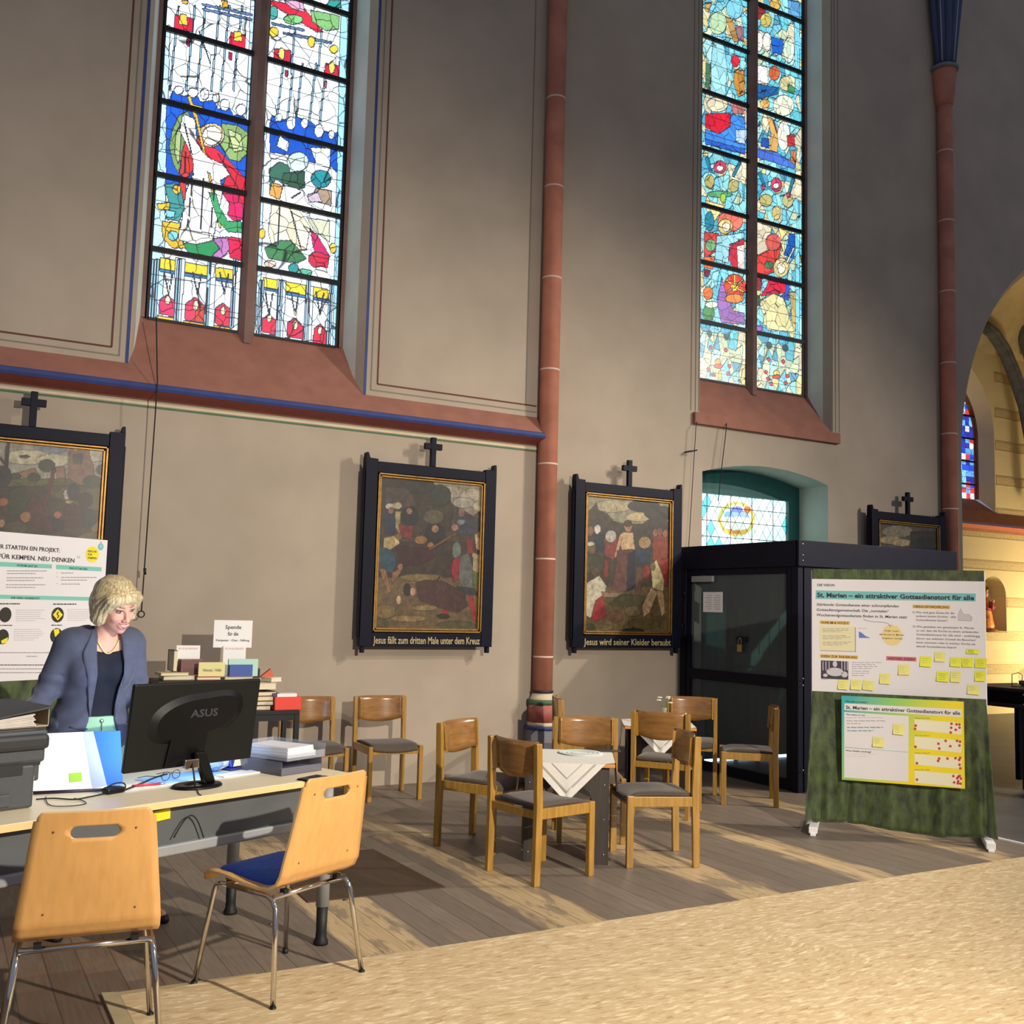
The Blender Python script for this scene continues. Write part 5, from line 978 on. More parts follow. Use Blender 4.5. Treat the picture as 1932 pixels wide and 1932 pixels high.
# ---- display boards draped in green velvet, with posters
M_VELVET = mat('green_crushed_velvet', (70, 86, 38), 0.6, var=0.55, scale=11, stretch=(1.6, 1.6, .8), bump=1.0, sheen=1.0, col2=(28, 38, 16), detail=10)
def onV(x, y, a, dr):
    n = np.array([-dr[1], dr[0], 0.]); v = ray(x, y); o = np.array([0, 0, H]); A = np.array([a[0], a[1], 0.])
    t = ((A - o) @ n) / (v @ n); P = o + t * v; return (P - A) @ np.array([dr[0], dr[1], 0.]), P[2]
def velvet_board(loc, rz, W_, label, z0, bulge):
    r = thing('display_board', loc, rz, label, 'display board', 'green velvet display boards')
    for x in (0.0, W_):
        mb = MB(); mb.box((x - .02, -.01, .03), (x + .02, .03, 1.90)); mb.build('post', M_PAPER, r, bevel=.004)
        mb = MB(); mb.box((x - .03, -.27, .015), (x + .03, .29, .06)); mb.box((x - .02, -.29, .0), (x + .02, -.24, .02)); mb.box((x - .02, .24, .0), (x + .02, .29, .02)); mb.build('foot', M_PAPER, r, bevel=.006)
    mb = MB(); mb.box((.02, 0, .30), (W_ - .02, .02, 1.88)); mb.build('panel', mat('board_core', (90, 90, 80), .8), r)
    mb = MB(); n, m_ = 110, 60; vs = []
    rs = np.random.RandomState(11)
    for sd in (0, 1):
        for j in range(m_ + 1):
            z = z0 + (1.905 - z0) * j / m_; q = max(0, 1 - (z - z0) / .95)
            for i in range(n + 1):
                u = i / n; spread = q * bulge
                x = -.012 - spread * .9 + (W_ + .024 + spread * 1.7) * u
                fold = (.026 * (math.sin(u * 34 + 2.2 * q) + .6 * math.sin(u * 61 + 1.3)) * (.35 + abs(2 * u - 1) ** 2)) * q + .03 * q * math.sin(u * 9 + 1)
                edge = .05 * q * (abs(2 * u - 1) ** 8)
                zz = z - .03 * math.sin(u * PI) * q * 0 + .02 * q * math.sin(u * 7)
                vs.append((x, -.022 - abs(fold) - edge - .035 * q if sd == 0 else -.016 - abs(fold) - edge - .035 * q, zz))
    N = (n + 1) * (m_ + 1); fs = []
    for j in range(m_):
        for i in range(n): a = j * (n + 1) + i; fs.append((a, a + 1, a + n + 2, a + n + 1)); fs.append((N + a, N + a + n + 1, N + a + n + 2, N + a + 1))
    for i in range(n): fs.append((i, N + i, N + i + 1, i + 1))
    for j in range(m_): a = j * (n + 1); fs.append((a, a + n + 1, N + a + n + 1, N + a)); a += n; fs.append((a, N + a, N + a + n + 1, a + n + 1))
    mb.add(vs, fs, 0, True); mb.box((-.012, -.02, 1.895), (W_ + .012, .04, 1.91)); mb.box((-.012, .034, 1.2), (W_ + .012, .04, 1.905)); mb.build('velvet_cloth', M_VELVET, r)
    return r
BA, BD = np.array([5.79, 5.60]), np.array([.6665, -.7455]); rzB = math.atan2(BD[1], BD[0])
velvet_board((BA[0], BA[1], 0), rzB, 1.155, 'large display board draped in dark green velvet on white feet, standing before the porch', .055, .055)
LD = np.array([.876, .482]); LA = np.array([.9, 6.75]) - LD * 1.24; rzL = math.atan2(LD[1], LD[0])
velvet_board((LA[0] + .0, LA[1] + .0, 0), rzL, 1.24, 'display board draped in green velvet behind the standing woman', .05, .03)

class Sheet:
    """a printed sheet hanging on a board: local x along the board, z up, origin at the board post"""
    def __init__(s, name, A, DIR, rz, crop, label, cat, group, y0=-.0245):
        s.A, s.DIR, s.crop, s.y0 = A, DIR, crop, y0
        s.r = thing(name, (A[0], A[1], 0), rz, label, cat, group); s.buf = {}
    def c(s, x, y):
        ox, oy, k = s.crop; return onV(ox + x * k, oy + y * k, s.A, s.DIR)
    def add(s, key, m): 
        mb = MB(); s.buf.setdefault(key, []).append((mb, m)); return mb
    def rect(s, key, m, a, b, lvl=1):
        (x0, z0), (x1, _), (_, z1) = s.c(*a), s.c(*b), s.c(a[0], b[1]); x0, x1 = sorted((x0, x1)); z0, z1 = sorted((z0, z1))
        s.add(key, m).box((x0, s.y0 - .0006 * lvl, z0), (x1, s.y0, z1))
    def text(s, string, x0, yb, x1, cap, m=None, key='lettering', bold=.0, shear=0., lvl=3):
        (u0, z), (u1, _) = s.c(x0, yb), s.c(x1, yb); ck = abs(s.c(x0, yb - cap)[1] - z)
        v, f = text_geo(string, ck / .70, bold * ck, shear, abs(u1 - u0))
        s.add(key, m or M_INK).add([(u0 + p[0], s.y0 - .0006 * lvl, z + p[1]) for p in v], f)
    def lines(s, x0, y0, x1, n, dy, m=None, wd=4, skew=0, key='fine_print'):
        rs = random.Random(int(x0 * 7 + y0)); tgt = s.add(key, m or M_GREYINK)
        for k in range(n):
            y = y0 + k * dy; xe = x1 - (x1 - x0) * (rs.random() * .25 if k < n - 1 else .35)
            xx = x0
            while xx < xe - 5:
                L_ = rs.uniform(14, 40); e = min(xx + L_, xe)
                (a, z), (b, _) = s.c(xx, y), s.c(e, y); h_ = abs(s.c(xx, y - wd)[1] - z)
                tgt.quad((a, s.y0 - .0018, z), (b, s.y0 - .0018, z), (b, s.y0 - .0018, z + h_), (a, s.y0 - .0018, z + h_)); xx = e + rs.uniform(4, 8)
    def disc(s, key, m, x, y, rx, ry, n=24, lvl=2, jag=0):
        (u, z) = s.c(x, y); (u2, _) = s.c(x + rx, y); (_, z2) = s.c(x, y - ry); a, b = abs(u2 - u), abs(z2 - z)
        pts = [(u + a * (1 + (jag if k % 2 else -jag)) * math.cos(2 * PI * k / n), s.y0 - .0006 * lvl, z + b * (1 + (jag if k % 2 else -jag)) * math.sin(2 * PI * k / n)) for k in range(n)]
        s.add(key, m).add(pts, [tuple(range(n))])
    def poly(s, key, m, pts, lvl=2):
        P = [s.c(*p) for p in pts]; s.add(key, m).add([(u, s.y0 - .0006 * lvl, z) for u, z in P], [tuple(range(len(P)))])
    def stroke(s, key, m, pts, w=.0012, lvl=3):
        P = [s.c(*p) for p in pts]; s.add(key, m).tube([(u, s.y0 - .0006 * lvl, z) for u, z in P], w, 4)
    def done(s):
        for key, l in s.buf.items():
            for mb, m in l: mb.build(key, m, s.r)
        return s.r
c8 = (1500, 1050, 432 / 1391.)
def hang(S, w0, w1, z0, z1, m, mesh_name='paper', y0=None):
    mb = MB(); y0 = S.y0 if y0 is None else y0
    mb.box((w0, y0, z0), (w1, y0 + .0015, z1)); mb.build(mesh_name, m, S.r)
S = Sheet('vision_poster', BA, BD, rzB, c8, 'large white poster with teal title bar and many sticky notes on the green velvet', 'poster', None)
hang(S, -.015, 1.170, 1.002, 1.833, M_POSTER)
S.text('DIE VISION', 137, 180, 240, 14, bold=.02)
S.poly('title_bar', M_TEAL, [(127, 206), (1096, 226), (1094, 273), (125, 258)], 1)
S.text('St. Marien – ein attraktiver Gottesdienstort für alle', 134, 246, 1086, 26, bold=.05)
for i, (t_, xe) in enumerate((('Stärkende Gottesdienste einer schrumpfenden', 630), ('Gottesdienstgemeinschaft: Die „normalen“', 572), ('Wochenendgottesdienste finden in St. Marien statt', 680))): S.text(t_, 132, 298 + i * 32, xe, 16, bold=.015, shear=.15)
for (a, b, w_, t_) in ((150, 388, 184, 'WARUM & WOZU?'), (152, 592, 232, 'IDEEN ZUR ÄNDERUNG'), (713, 292, 228, 'HERAUSFORDERUNG')):
    S.rect('highlight', M_YEL, (a, b), (a + w_, b + 22)); S.text(t_, a + 8, b + 19, a + w_ - 8, 14, bold=.02)
S.rect('pink_highlight', M_PINK, (553, 604), (736, 630)); S.text('WEITERE IDEEN?', 562, 625, 728, 14, bold=.02)
S.rect('shadow_box', M_GREYINK, (155, 424), (370, 572)); S.rect('beige_box', M_BEIGEP, (150, 420), (364, 568), 2)
for yy in (440, 482, 520): S.lines(168, yy, 350, 3, 9, M_GREYINK, 3)
S.poly('blue_chart', M_BLUEP, [(388, 455), (404, 462), (430, 484), (460, 494), (388, 494)]); S.lines(384, 437, 458, 1, 8, M_GREYINK, 2)
S.disc('sun_spot', mat('pale_amber_print', (228, 204, 138), .6), 588, 478, 62, 62, 40, 2, .06)
for i, (t_, a, b) in enumerate((('Dafür muss', 545, 628), ('die Kirche St. Marien', 512, 660), ('umgebaut werden', 528, 652))): S.text(t_, a, 455 + i * 22, b, 10, bold=.01)
S.stroke('arrow', M_INK, [(415, 378), (430, 388), (470, 396), (530, 398), (565, 406), (578, 424)])
S.stroke('arrow', M_INK, [(570, 414), (578, 426), (586, 414)])
for i, (t_, xe) in enumerate((('1) Was sind gute Zeiten für die', 966), ('anderen beiden Kirchen - aller', 980), ('Gottesdienste besser?', 926))): S.text(t_, 714 if i == 0 else 734, 344 + i * 23, xe, 12, bold=.0)
for i, (t_, xe) in enumerate((('2) Wie gestalten wir gemeinsam St. Marien', 1085), ('so um, dass die Kirche zu einem einladenden', 1112), ('Gottesdienstraum für alle wird - unabhängig', 1120), ('davon, aus welchem Ortsteil die Besucher/', 1096), ('innen stammen oder in welcher Kirche sie', 1092), ('aktuell Gottesdienste feiern?', 978))): S.text(t_, 714 if i == 0 else 736, 430 + i * 24, xe, 12, bold=.0)
S.poly('church_sketch', M_LTINK, [(990, 388), (990, 350), (1004, 315), (1020, 350), (1055, 352), (1075, 372), (1070, 392), (1030, 390)]); S.stroke('sketch_line', M_GREYINK, [(990, 388), (990, 350), (1004, 315), (1020, 350), (1055, 352), (1075, 372), (1070, 392), (1030, 390), (990, 388)], .0008)
# black and white picture of the nave
S.rect('printed_picture', mat('print_dark', (58, 52, 66), .5), (158, 630), (324, 740), 2)
for a, b, rx, ry in ((243, 700, 52, 26), (243, 652, 14, 18), (300, 715, 20, 18), (185, 720, 14, 10)): S.disc('picture_light', M_LTINK, a, b, rx, ry, 20, 3)
for xa in (168, 186, 205, 282, 300, 315): S.rect('picture_light', M_LTINK, (xa, 636), (xa + 5, 690), 3)
S.lines(345, 644, 525, 4, 12, M_GREYINK, 3); S.lines(345, 696, 470, 3, 13, M_GREYINK, 3); S.lines(160, 746, 220, 1, 8, M_GREYINK, 3)
S.done()
def notes(lst, A, DIR, rz, crop, y0, name='sticky_note'):
    for (x, y, s1, s2, m_, lab, ang) in lst:
        ox, oy, k = crop; (u, z) = onV(ox + x * k, oy + y * k, A, DIR); (u2, _) = onV(ox + (x + s1) * k, oy + y * k, A, DIR); (_, z2) = onV(ox + x * k, oy + (y + s2) * k, A, DIR)
        hw, hh = abs(u2 - u) / 2, abs(z2 - z) / 2; rr = random.Random(int(x + y))
        P = A + DIR * (u + hw); mb = MB(); n = 5
        vs = [];
        for sd in (0, 1):
            for j in range(n + 1):
                for i in range(n + 1):
                    t_ = 1 - j / n if False else j / n; yy = -.012 * (1 - t_) ** 2 - (.0012 if sd == 0 else 0)
                    vs.append((-hw + 2 * hw * i / n, yy, -hh + 2 * hh * t_))
        N = 36; fs = []
        for j in range(n):
            for i in range(n): a = j * 6 + i; fs.append((a, a + 1, a + 7, a + 6)); fs.append((N + a, N + a + 6, N + a + 7, N + a + 1))
        mb.add(vs, fs)
        o = mb.build(name, m_, loc=(P[0] - DIR[1] * 0 + y0 * -DIR[1], P[1] + y0 * DIR[0], z - hh)); o.rotation_euler = (0, ang, rz)
        tag(o, lab, 'sticky note', 'sticky notes on the posters')
        w_ = MB()
        for q in range(rr.randint(3, 4)):
            zz = hh * .55 - q * hh * .38; x1 = -hw * .75; pts = []
            L_ = hw * rr.uniform(.9, 1.5); k_ = 9
            for i in range(k_): t_ = ((zz + hh) / (2 * hh)); pts.append((x1 + L_ * i / k_, -.0022 - .012 * (1 - t_) ** 2, zz + rr.uniform(-1, 1) * hh * .07))
            w_.tube(pts, .0008, 4)
        w_.build('handwriting', M_INK if m_ is M_STICKYB and rr.random() < .6 else M_GREYINK, o)
notes([(262, 746, 62, 58, M_STICKY, 'pale yellow sticky note at lower left of the big poster, first of three', .05),
       (338, 746, 66, 60, M_STICKY, 'pale yellow sticky note, middle one of the row of three under the small picture', .02),
       (412, 750, 66, 58, M_STICKY, 'pale yellow sticky note, last of the row of three along the lower left edge', .08),
       (514, 708, 62, 62, M_STICKY, 'pale yellow sticky note by itself, up and right of the row of three', .03),
       (626, 654, 68, 62, M_STICKY, 'pale yellow sticky note just under the pink highlighted heading', -.02),
       (758, 604, 68, 62, M_STICKYB, 'bright lemon sticky note right of the pink highlighted heading', .04),
       (846, 578, 62, 58, M_STICKY, 'faded cream sticky note above the middle of the big poster right half', .02),
       (1038, 560, 76, 28, M_STICKYB, 'narrow bright lemon sticky note, topmost on the big poster', .03),
       (940, 612, 66, 54, M_STICKYB, 'lemon sticky note, first of the touching row of three near the right edge', .03),
       (1012, 614, 66, 54, M_STICKYB, 'lemon sticky note, middle of the touching row of three near the right edge', -.02),
       (1090, 616, 70, 56, M_STICKYB, 'lemon sticky note overhanging the right edge of the big poster', .02),
       (858, 696, 74, 60, M_STICKYB, 'lemon sticky note with bold black writing, below the faded cream one', .06),
       (942, 694, 60, 66, M_STICKY, 'pale cream sticky note between the two notes with bold writing', .05),
       (1088, 692, 64, 62, M_STICKYB, 'lemon sticky note with dense writing at the right edge of the big poster', .0),
       (1044, 776, 72, 58, M_STICKY, 'pale sticky note with curled corner, lowest on the right of the big poster', .05)], BA, BD, rzB, c8, -.0262)

S = Sheet('survey_poster', BA, BD, rzB, c8, 'smaller poster with teal to yellow border and red voting dots, low on the green velvet', 'poster', None, -.118)
# gradient border printed on the sheet
mg = bpy.data.materials.new('teal_to_yellow_print'); mg.use_nodes = True; nt = mg.node_tree; b_ = nt.nodes['Principled BSDF']; tc = nt.nodes.new('ShaderNodeTexCoord'); gs = nt.nodes.new('ShaderNodeSeparateXYZ'); nt.links.new(tc.outputs['Generated'], gs.inputs[0])
ga = nt.nodes.new('ShaderNodeMath'); ga.operation = 'MULTIPLY_ADD'; ga.inputs[1].default_value = -.45; nt.links.new(gs.outputs[2], ga.inputs[0]); ga.inputs[2].default_value = .36
gb = nt.nodes.new('ShaderNodeMath'); gb.operation = 'ADD'; nt.links.new(ga.outputs[0], gb.inputs[0]); nt.links.new(gs.outputs[0], gb.inputs[1])
gr = nt.nodes.new('ShaderNodeValToRGB'); gr.color_ramp.elements[0].color = (*s2l((60, 170, 170)), 1); gr.color_ramp.elements[1].position = .85; gr.color_ramp.elements[1].color = (*s2l((236, 214, 30)), 1); e = gr.color_ramp.elements.new(.42); e.color = (*s2l((150, 200, 90)), 1)
nt.links.new(gb.outputs[0], gr.inputs[0]); nt.links.new(gr.outputs[0], b_.inputs['Base Color']); b_.inputs['Roughness'].default_value = .4
S.c_ = S.c
_off = .118 - .0245
hang(S, .195, 1.012, .385, .985, mg)
def wrect(k_, m_, a, b, l_=1): S.rect(k_, m_, a, b, l_)
S.text('Was gibt es weiter?', 308, 876, 440, 10, bold=.01)
S.poly('title_strip', M_POSTER, [(302, 884), (1004, 920), (1002, 966), (300, 924)], 1); S.text('St. Marien – ein attraktiver Gottesdienstort für alle', 310, 917, 994, 20, bold=.03, lvl=3)
S.poly('white_field', M_POSTER, [(300, 936), (686, 960), (684, 1354), (300, 1328)], 1)
S.stroke('dividing_line', M_TEAL2, [(302, 1146), (684, 1176)], .0014); S.text('Was nehme ich mit?', 310, 954, 425, 9, bold=.02); S.text('Was bleibt wichtig?', 308, 1170, 462, 9, bold=.02)
S.lines(312, 970, 650, 1, 10, M_GREYINK, 2); S.lines(314, 990, 670, 1, 12, M_GREYINK, 4, key='handwriting'); S.lines(316, 1006, 440, 1, 12, M_GREYINK, 4, key='handwriting'); S.lines(318, 1030, 560, 2, 20, mat('teal_handwriting', (90, 140, 150), .6), 5, key='teal_handwriting'); S.lines(310, 1188, 520, 2, 14, M_LTINK, 2)
for yy, h_ in ((978, 72), (1082, 76), (1186, 70), (1286, 78)):
    S.poly('vote_field', mat('cream_print', (230, 226, 196), .6) if 'vf' not in MATS else MATS['vf'], [(720, yy), (1004, yy + 24), (1002, yy + 24 + h_ - 2), (722, yy + h_ - 6)], 1)
    S.lines(722, yy - 4, 860, 1, 8, mat('ochre_print', (150, 140, 40), .6), 3, key='small_caption')
for x, y in ((728, 1017), (724, 1036), (942, 1006), (972, 1010), (990, 1010), (940, 1030), (990, 1029), (968, 1042), (937, 1058), (727, 1144), (907, 1108), (864, 1125), (869, 1154), (935, 1140), (975, 1108), (993, 1113), (990, 1136), (735, 1242), (868, 1214), (862, 1228), (918, 1214), (966, 1212), (994, 1210), (988, 1222), (990, 1251), (995, 1272), (736, 1340), (953, 1319), (983, 1322), (992, 1318), (976, 1332), (998, 1334), (982, 1350), (958, 1357), (980, 1362), (996, 1364)):
    S.disc('voting_dot', M_REDDOT, x, y, 8, 8, 12, 4)
S.done()
notes([(592, 1006, 66, 62, M_STICKY, 'pale sticky note at the upper right of the white field on the lower poster', .06), (470, 1082, 68, 60, M_STICKY, 'pale sticky note in the centre of the white field on the lower poster', .02)], BA, BD, rzB, c8, -.1205)

c6 = (0, 980, 210 / 1268.)
S = Sheet('project_poster', LA, LD, rzL, c6, 'tall white project poster with mint green bars, behind the standing woman', 'poster', None)
uR, zT = S.c(1198, 235); hang(S, uR - 1.19, uR, 1.073, 1.908, M_POSTER)
S.text('WIR STARTEN EIN PROJEKT:', -110, 325, 655, 48, bold=.02); S.text('KIRCHE FÜR KEMPEN. NEU DENKEN', -330, 425, 820, 52, bold=.02); S.text('«', 842, 440, 884, 40, M_TEAL2, key='quote_mark')
S.disc('yellow_badge', M_YELBR, 1022, 400, 74, 92, 32)
for i, t_ in enumerate(('KIRCHE', 'FÜR', 'KEMPEN')): S.text(t_, 970, 372 + i * 38, 970 + (100, 50, 100)[i], 22, bold=.03)
S.disc('teal_emblem', M_TEAL, 1118, 312, 32, 40, 20); S.stroke('emblem_line', M_TEAL, [(1122, 275), (1122, 250)], .002); S.disc('emblem_core', mat('pale_teal_print', (150, 200, 206), .6), 1118, 306, 15, 19, 12, 3)
S.poly('mint_bar', M_TEAL2, [(-600, 455), (562, 512), (562, 560), (-600, 512)], 1); S.poly('mint_bar', M_TEAL2, [(608, 516), (1128, 545), (1128, 592), (608, 566)], 1); S.poly('mint_bar', M_TEAL2, [(-600, 842), (1180, 888), (1180, 930), (-600, 890)], 1)
S.text('WORUM GEHT ES?', 160, 534, 396, 24, bold=.01); S.text('WAS IST DAS ZIEL?', 756, 566, 970, 24, bold=.01); S.text('WIE WIRD GEARBEITET?', 90, 904, 424, 24, bold=.01)
S.poly('pale_field', M_LTINK, [(30, 562), (556, 586), (552, 838), (30, 820)], 1) if False else None
S.lines(50, 590, 545, 2, 30, M_GREYINK, 9); S.lines(45, 668, 545, 2, 30, M_GREYINK, 9); S.lines(40, 748, 545, 2, 30, M_GREYINK, 9); S.lines(665, 614, 880, 1, 30, M_GREYINK, 9); S.lines(665, 664, 1120, 2, 30, M_GREYINK, 9); S.lines(665, 740, 1000, 1, 30, M_GREYINK, 9)
for yy in (605, 655, 730): S.disc('bullet', M_GREYINK, 620, yy, 5, 6, 8)
S.lines(-200, 966, 410, 1, 20, M_INK, 12, key='heading_print'); S.lines(575, 970, 980, 1, 20, M_INK, 12, key='heading_print'); S.lines(-200, 1210, 278, 1, 20, M_INK, 10, key='heading_print'); S.lines(555, 1208, 740, 1, 20, M_INK, 10, key='heading_print')
for x0, y0, x1 in ((150, 1035, 488), (738, 1030, 1060), (128, 1255, 478), (725, 1260, 1060)): S.lines(x0, y0, x1, 6, 24, M_LTINK, 8)
S.lines(-100, 1520, 900, 1, 20, M_GREYINK, 9); S.lines(270, 1562, 460, 1, 20, M_GREYINK, 9); S.lines(-100, 1660, 1000, 1, 20, M_INK, 9, key='heading_print'); S.lines(-100, 1705, 900, 2, 42, M_GREYINK, 9)
M_DISC = mat('near_black_print', (40, 38, 28), .5)
for x, y in ((30, 1085), (627, 1086), (0, 1335), (612, 1322)): S.disc('round_emblem', M_DISC, x, y, 70, 86, 32)
S.poly('road_sign', M_YELBR, [(627, 1020), (685, 1085), (627, 1150), (572, 1085)], 3); S.stroke('sign_curve', M_DISC, [(622, 1120), (636, 1100), (616, 1075), (634, 1052)], .004, 4)
S.poly('yellow_shape', M_YELBR, [(580, 1250), (640, 1245), (650, 1310), (620, 1350), (595, 1330)], 3); S.poly('yellow_shape', M_YELBR, [(-20, 1380), (60, 1340), (50, 1400), (-10, 1415)], 3)
S.done()

# ---- moulded beech chairs on chrome frames
def shell_mesh():
    prof = [(.235, .405, .20), (.232, .425, .21), (.21, .442, .215), (.10, .442, .222), (0, .430, .225), (-.10, .424, .225), (-.155, .430, .226), (-.195, .452, .226), (-.217, .49, .225), (-.230, .56, .218), (-.250, .66, .206), (-.268, .76, .195), (-.278, .82, .188), (-.284, .852, .184), (-.286, .862, .175)]
    # resample
    P = []
    for a, b in zip(prof[:-1], prof[1:]):
        for k in range(4): t = k / 4; P.append(tuple(a[i] * (1 - t) + b[i] * t for i in range(3)))
    P.append(prof[-1]); n = 16; th = .010; vs = []; m_ = len(P)
    for s_ in (0, 1):
        for j, (y, z, hw) in enumerate(P):
            ya, za, _ = P[max(j - 1, 0)]; yb, zb, _ = P[min(j + 1, m_ - 1)]; ty, tz = yb - ya, zb - za; l = math.hypot(ty, tz) + 1e-9; ny, nz = tz / l, -ty / l
            for i in range(n + 1):
                u = -1 + 2 * i / n; w_ = hw
                bow = .014 * (1 - u * u) * min(1, max(0, (z - .47) / .2))     # the back is gently cupped
                vs.append((u * w_, y - bow + ny * th * s_, z + nz * th * s_))
    N = m_ * (n + 1); fs = []
    for j in range(m_ - 1):
        for i in range(n): a = j * (n + 1) + i; fs.append((a, a + 1, a + n + 2, a + n + 1)); fs.append((N + a, N + a + n + 1, N + a + n + 2, N + a + 1))
    for i in range(n): fs.append((i, N + i, N + i + 1, i + 1)); a = (m_ - 1) * (n + 1) + i; fs.append((a, a + 1, N + a + 1, N + a))
    for j in range(m_ - 1): a = j * (n + 1); fs.append((a, a + n + 1, N + a + n + 1, N + a)); a += n; fs.append((a, N + a, N + a + n + 1, a + n + 1))
    mb = MB(); mb.add(vs, fs, 0, True)
    o = mb.build('seat_shell', [M_BEECH, M_BEECHEDGE])
    # hand hole through the back, rounded top corners
    c = MB(); pts = [];
    for sg, a0 in ((1, -PI / 2), (-1, PI / 2)):
        for k in range(9): a = a0 + PI * k / 8; pts.append((sg * .055 + .020 * math.cos(a), -.36, .795 + .020 * math.sin(a)))
    c.prism(pts, (0, .2, 0)); 
    for sg in (-1, 1):
        r_ = .03; cx, cz = sg * (.1775 - r_), .865 - r_; pts = [(cx + sg * .08, -.36, cz), (cx + sg * r_, -.36, cz)] + [(cx + sg * r_ * math.cos(a), -.36, cz + r_ * math.sin(a)) for a in [PI / 2 * k / 8 for k in range(1, 9)]] + [(cx, -.36, cz + .08), (cx + sg * .08, -.36, cz + .08)]
        c.prism(pts, (0, .2, 0))
    c = c.build('cutter', M_BEECHEDGE)
    md = o.modifiers.new('b', 'BOOLEAN'); md.operation = 'DIFFERENCE'; md.object = c; md.solver = 'EXACT'
    dg = bpy.context.evaluated_depsgraph_get(); me = bpy.data.meshes.new_from_object(o.evaluated_get(dg)); o.modifiers.clear(); o.data = me; bpy.data.objects.remove(c)
    me.materials.clear(); me.materials.append(M_BEECH); me.materials.append(M_BEECHEDGE)
    for p in me.polygons:
        p.use_smooth = True; p.material_index = 0
        if p.area < .0011 and (abs(p.normal.x) > .9 or p.normal.z > .85 and p.center.z > .84): p.material_index = 1; p.use_smooth = False
    return o
def make_shell_chair(label):
    r = thing('moulded_wood_chair', (0, 0, 0), 0, label, 'chair', 'beech chairs on chrome legs at the desk')
    s_ = shell_mesh(); s_.parent = r
    mb = MB(); n = 12; vs = []; m_ = 14
    for sd in (0, 1):
        for j in range(m_ + 1):
            t = j / m_; y = .205 - .345 * t; z = np.interp(-y, [-.235, -.21, -.10, 0, .10, .155], [.425, .447, .449, .436, .430, .437])
            for i in range(n + 1):
                u = -1 + 2 * i / n; e = max(abs(u) ** 8, abs(2 * t - 1) ** 8); vs.append((u * (.198 - .03 * (abs(2 * t - 1) ** 10)), y, z + (.024 * (1 - e) - .004 * e if sd else -.004)))
    N = (n + 1) * (m_ + 1); fs = []
    for j in range(m_):
        for i in range(n): a = j * (n + 1) + i; fs.append((N + a, N + a + 1, N + a + n + 2, N + a + n + 1)); fs.append((a, a + n + 1, a + n + 2, a + 1))
    for i in range(n): fs.append((i, i + 1, N + i + 1, N + i)); a = m_ * (n + 1) + i; fs.append((a, N + a, N + a + 1, a + 1))
    for j in range(m_): a = j * (n + 1); fs.append((a, N + a, N + a + n + 1, a + n + 1)); a += n; fs.append((a, a + n + 1, N + a + n + 1, N + a))
    mb.add(vs, fs, 0, True); mb.build('seat_pad', M_BLUEFAB, r)
    for sx in (-1, 1):
        xt, xb = sx * .205, sx * .252
        mb = MB(); pts = [(xb, .215, .012), (xt + sx * .002, .175, .37)] + [(xt, .175 - .03 * (1 - math.cos(a)), .37 + .035 * math.sin(a)) for a in (.5, 1.0, 1.5)] + [(xt, .10, .408)]
        mb.tube(pts, .0105, 12); mb.build('front_leg', M_CHROME, r)
        mb = MB(); mb.tube([(xt, .10, .408), (xt, -.13, .402), (xt + sx * .004, -.165, .390), (xt + sx * .007, -.185, .36), (xb, -.235, .012)], .0105, 12); mb.build('rear_leg', M_CHROME, r)
        for y in (.215, -.235):
            mb = MB(); mb.lathe([(.0, 0), (.012, 0), (.0135, .006), (.0125, .02), (0, .02)], (xb, y, .0), 14); mb.build('foot_cap', M_RUBBER, r)
        mb = MB(); mb.tube([(xt + sx * .006, -.15, .30), (xt + sx * .01, -.19, .31)], .004, 6); mb.build('linking_clip', M_CHROME, r)
    for y in (.12, -.165):
        mb = MB(); mb.tube([(-.205, y, .402), (.205, y, .402)], .0105, 12); mb.build('cross_tube', M_CHROME, r)
    mb = MB()
    for sx in (-1, 1): mb.box((sx * .15 - .012, -.178, .408), (sx * .15 + .012, -.152, .424)); mb.box((sx * .15 - .012, .108, .408), (sx * .15 + .012, .132, .43))
    mb.build('rubber_pad', M_RUBBER, r)
    mb = MB()
    for x, z in ((-.125, .80), (.125, .80), (-.14, .53), (.14, .53)):
        yb = np.interp(z, [.49, .56, .66, .76, .82], [-.217, -.230, -.250, -.268, -.278]) - .014 * (1 - (x / .19) ** 2) * min(1, (z - .47) / .2) - .0
        mb.ell((x, yb - .0005, z), (.004, .003, .004), 8, 5); 
    mb.build('screw_plug', mat('brown_plug', (120, 84, 46), .5), r)
    return r
f2 = np.array([-.455, .89]); f2 /= np.linalg.norm(f2); c2 = (np.array([1.25, 3.96]) + np.array([1.70, 4.19])) / 2 + f2 * .235
sh = make_shell_chair('beech shell chair with visible blue seat pad, at the right end of the desk')
sh.location = (c2[0], c2[1], .0); sh.rotation_euler = (0, 0, math.atan2(f2[1], f2[0]) - PI / 2)
f1 = np.array([.10, .995]); c1 = np.array([.535, 3.70]) + f1 * .215
clone(sh, (c1[0], c1[1], 0), math.atan2(f1[1], f1[0]) - PI / 2, 'nearest beech shell chair, seen square from behind at the lower left')

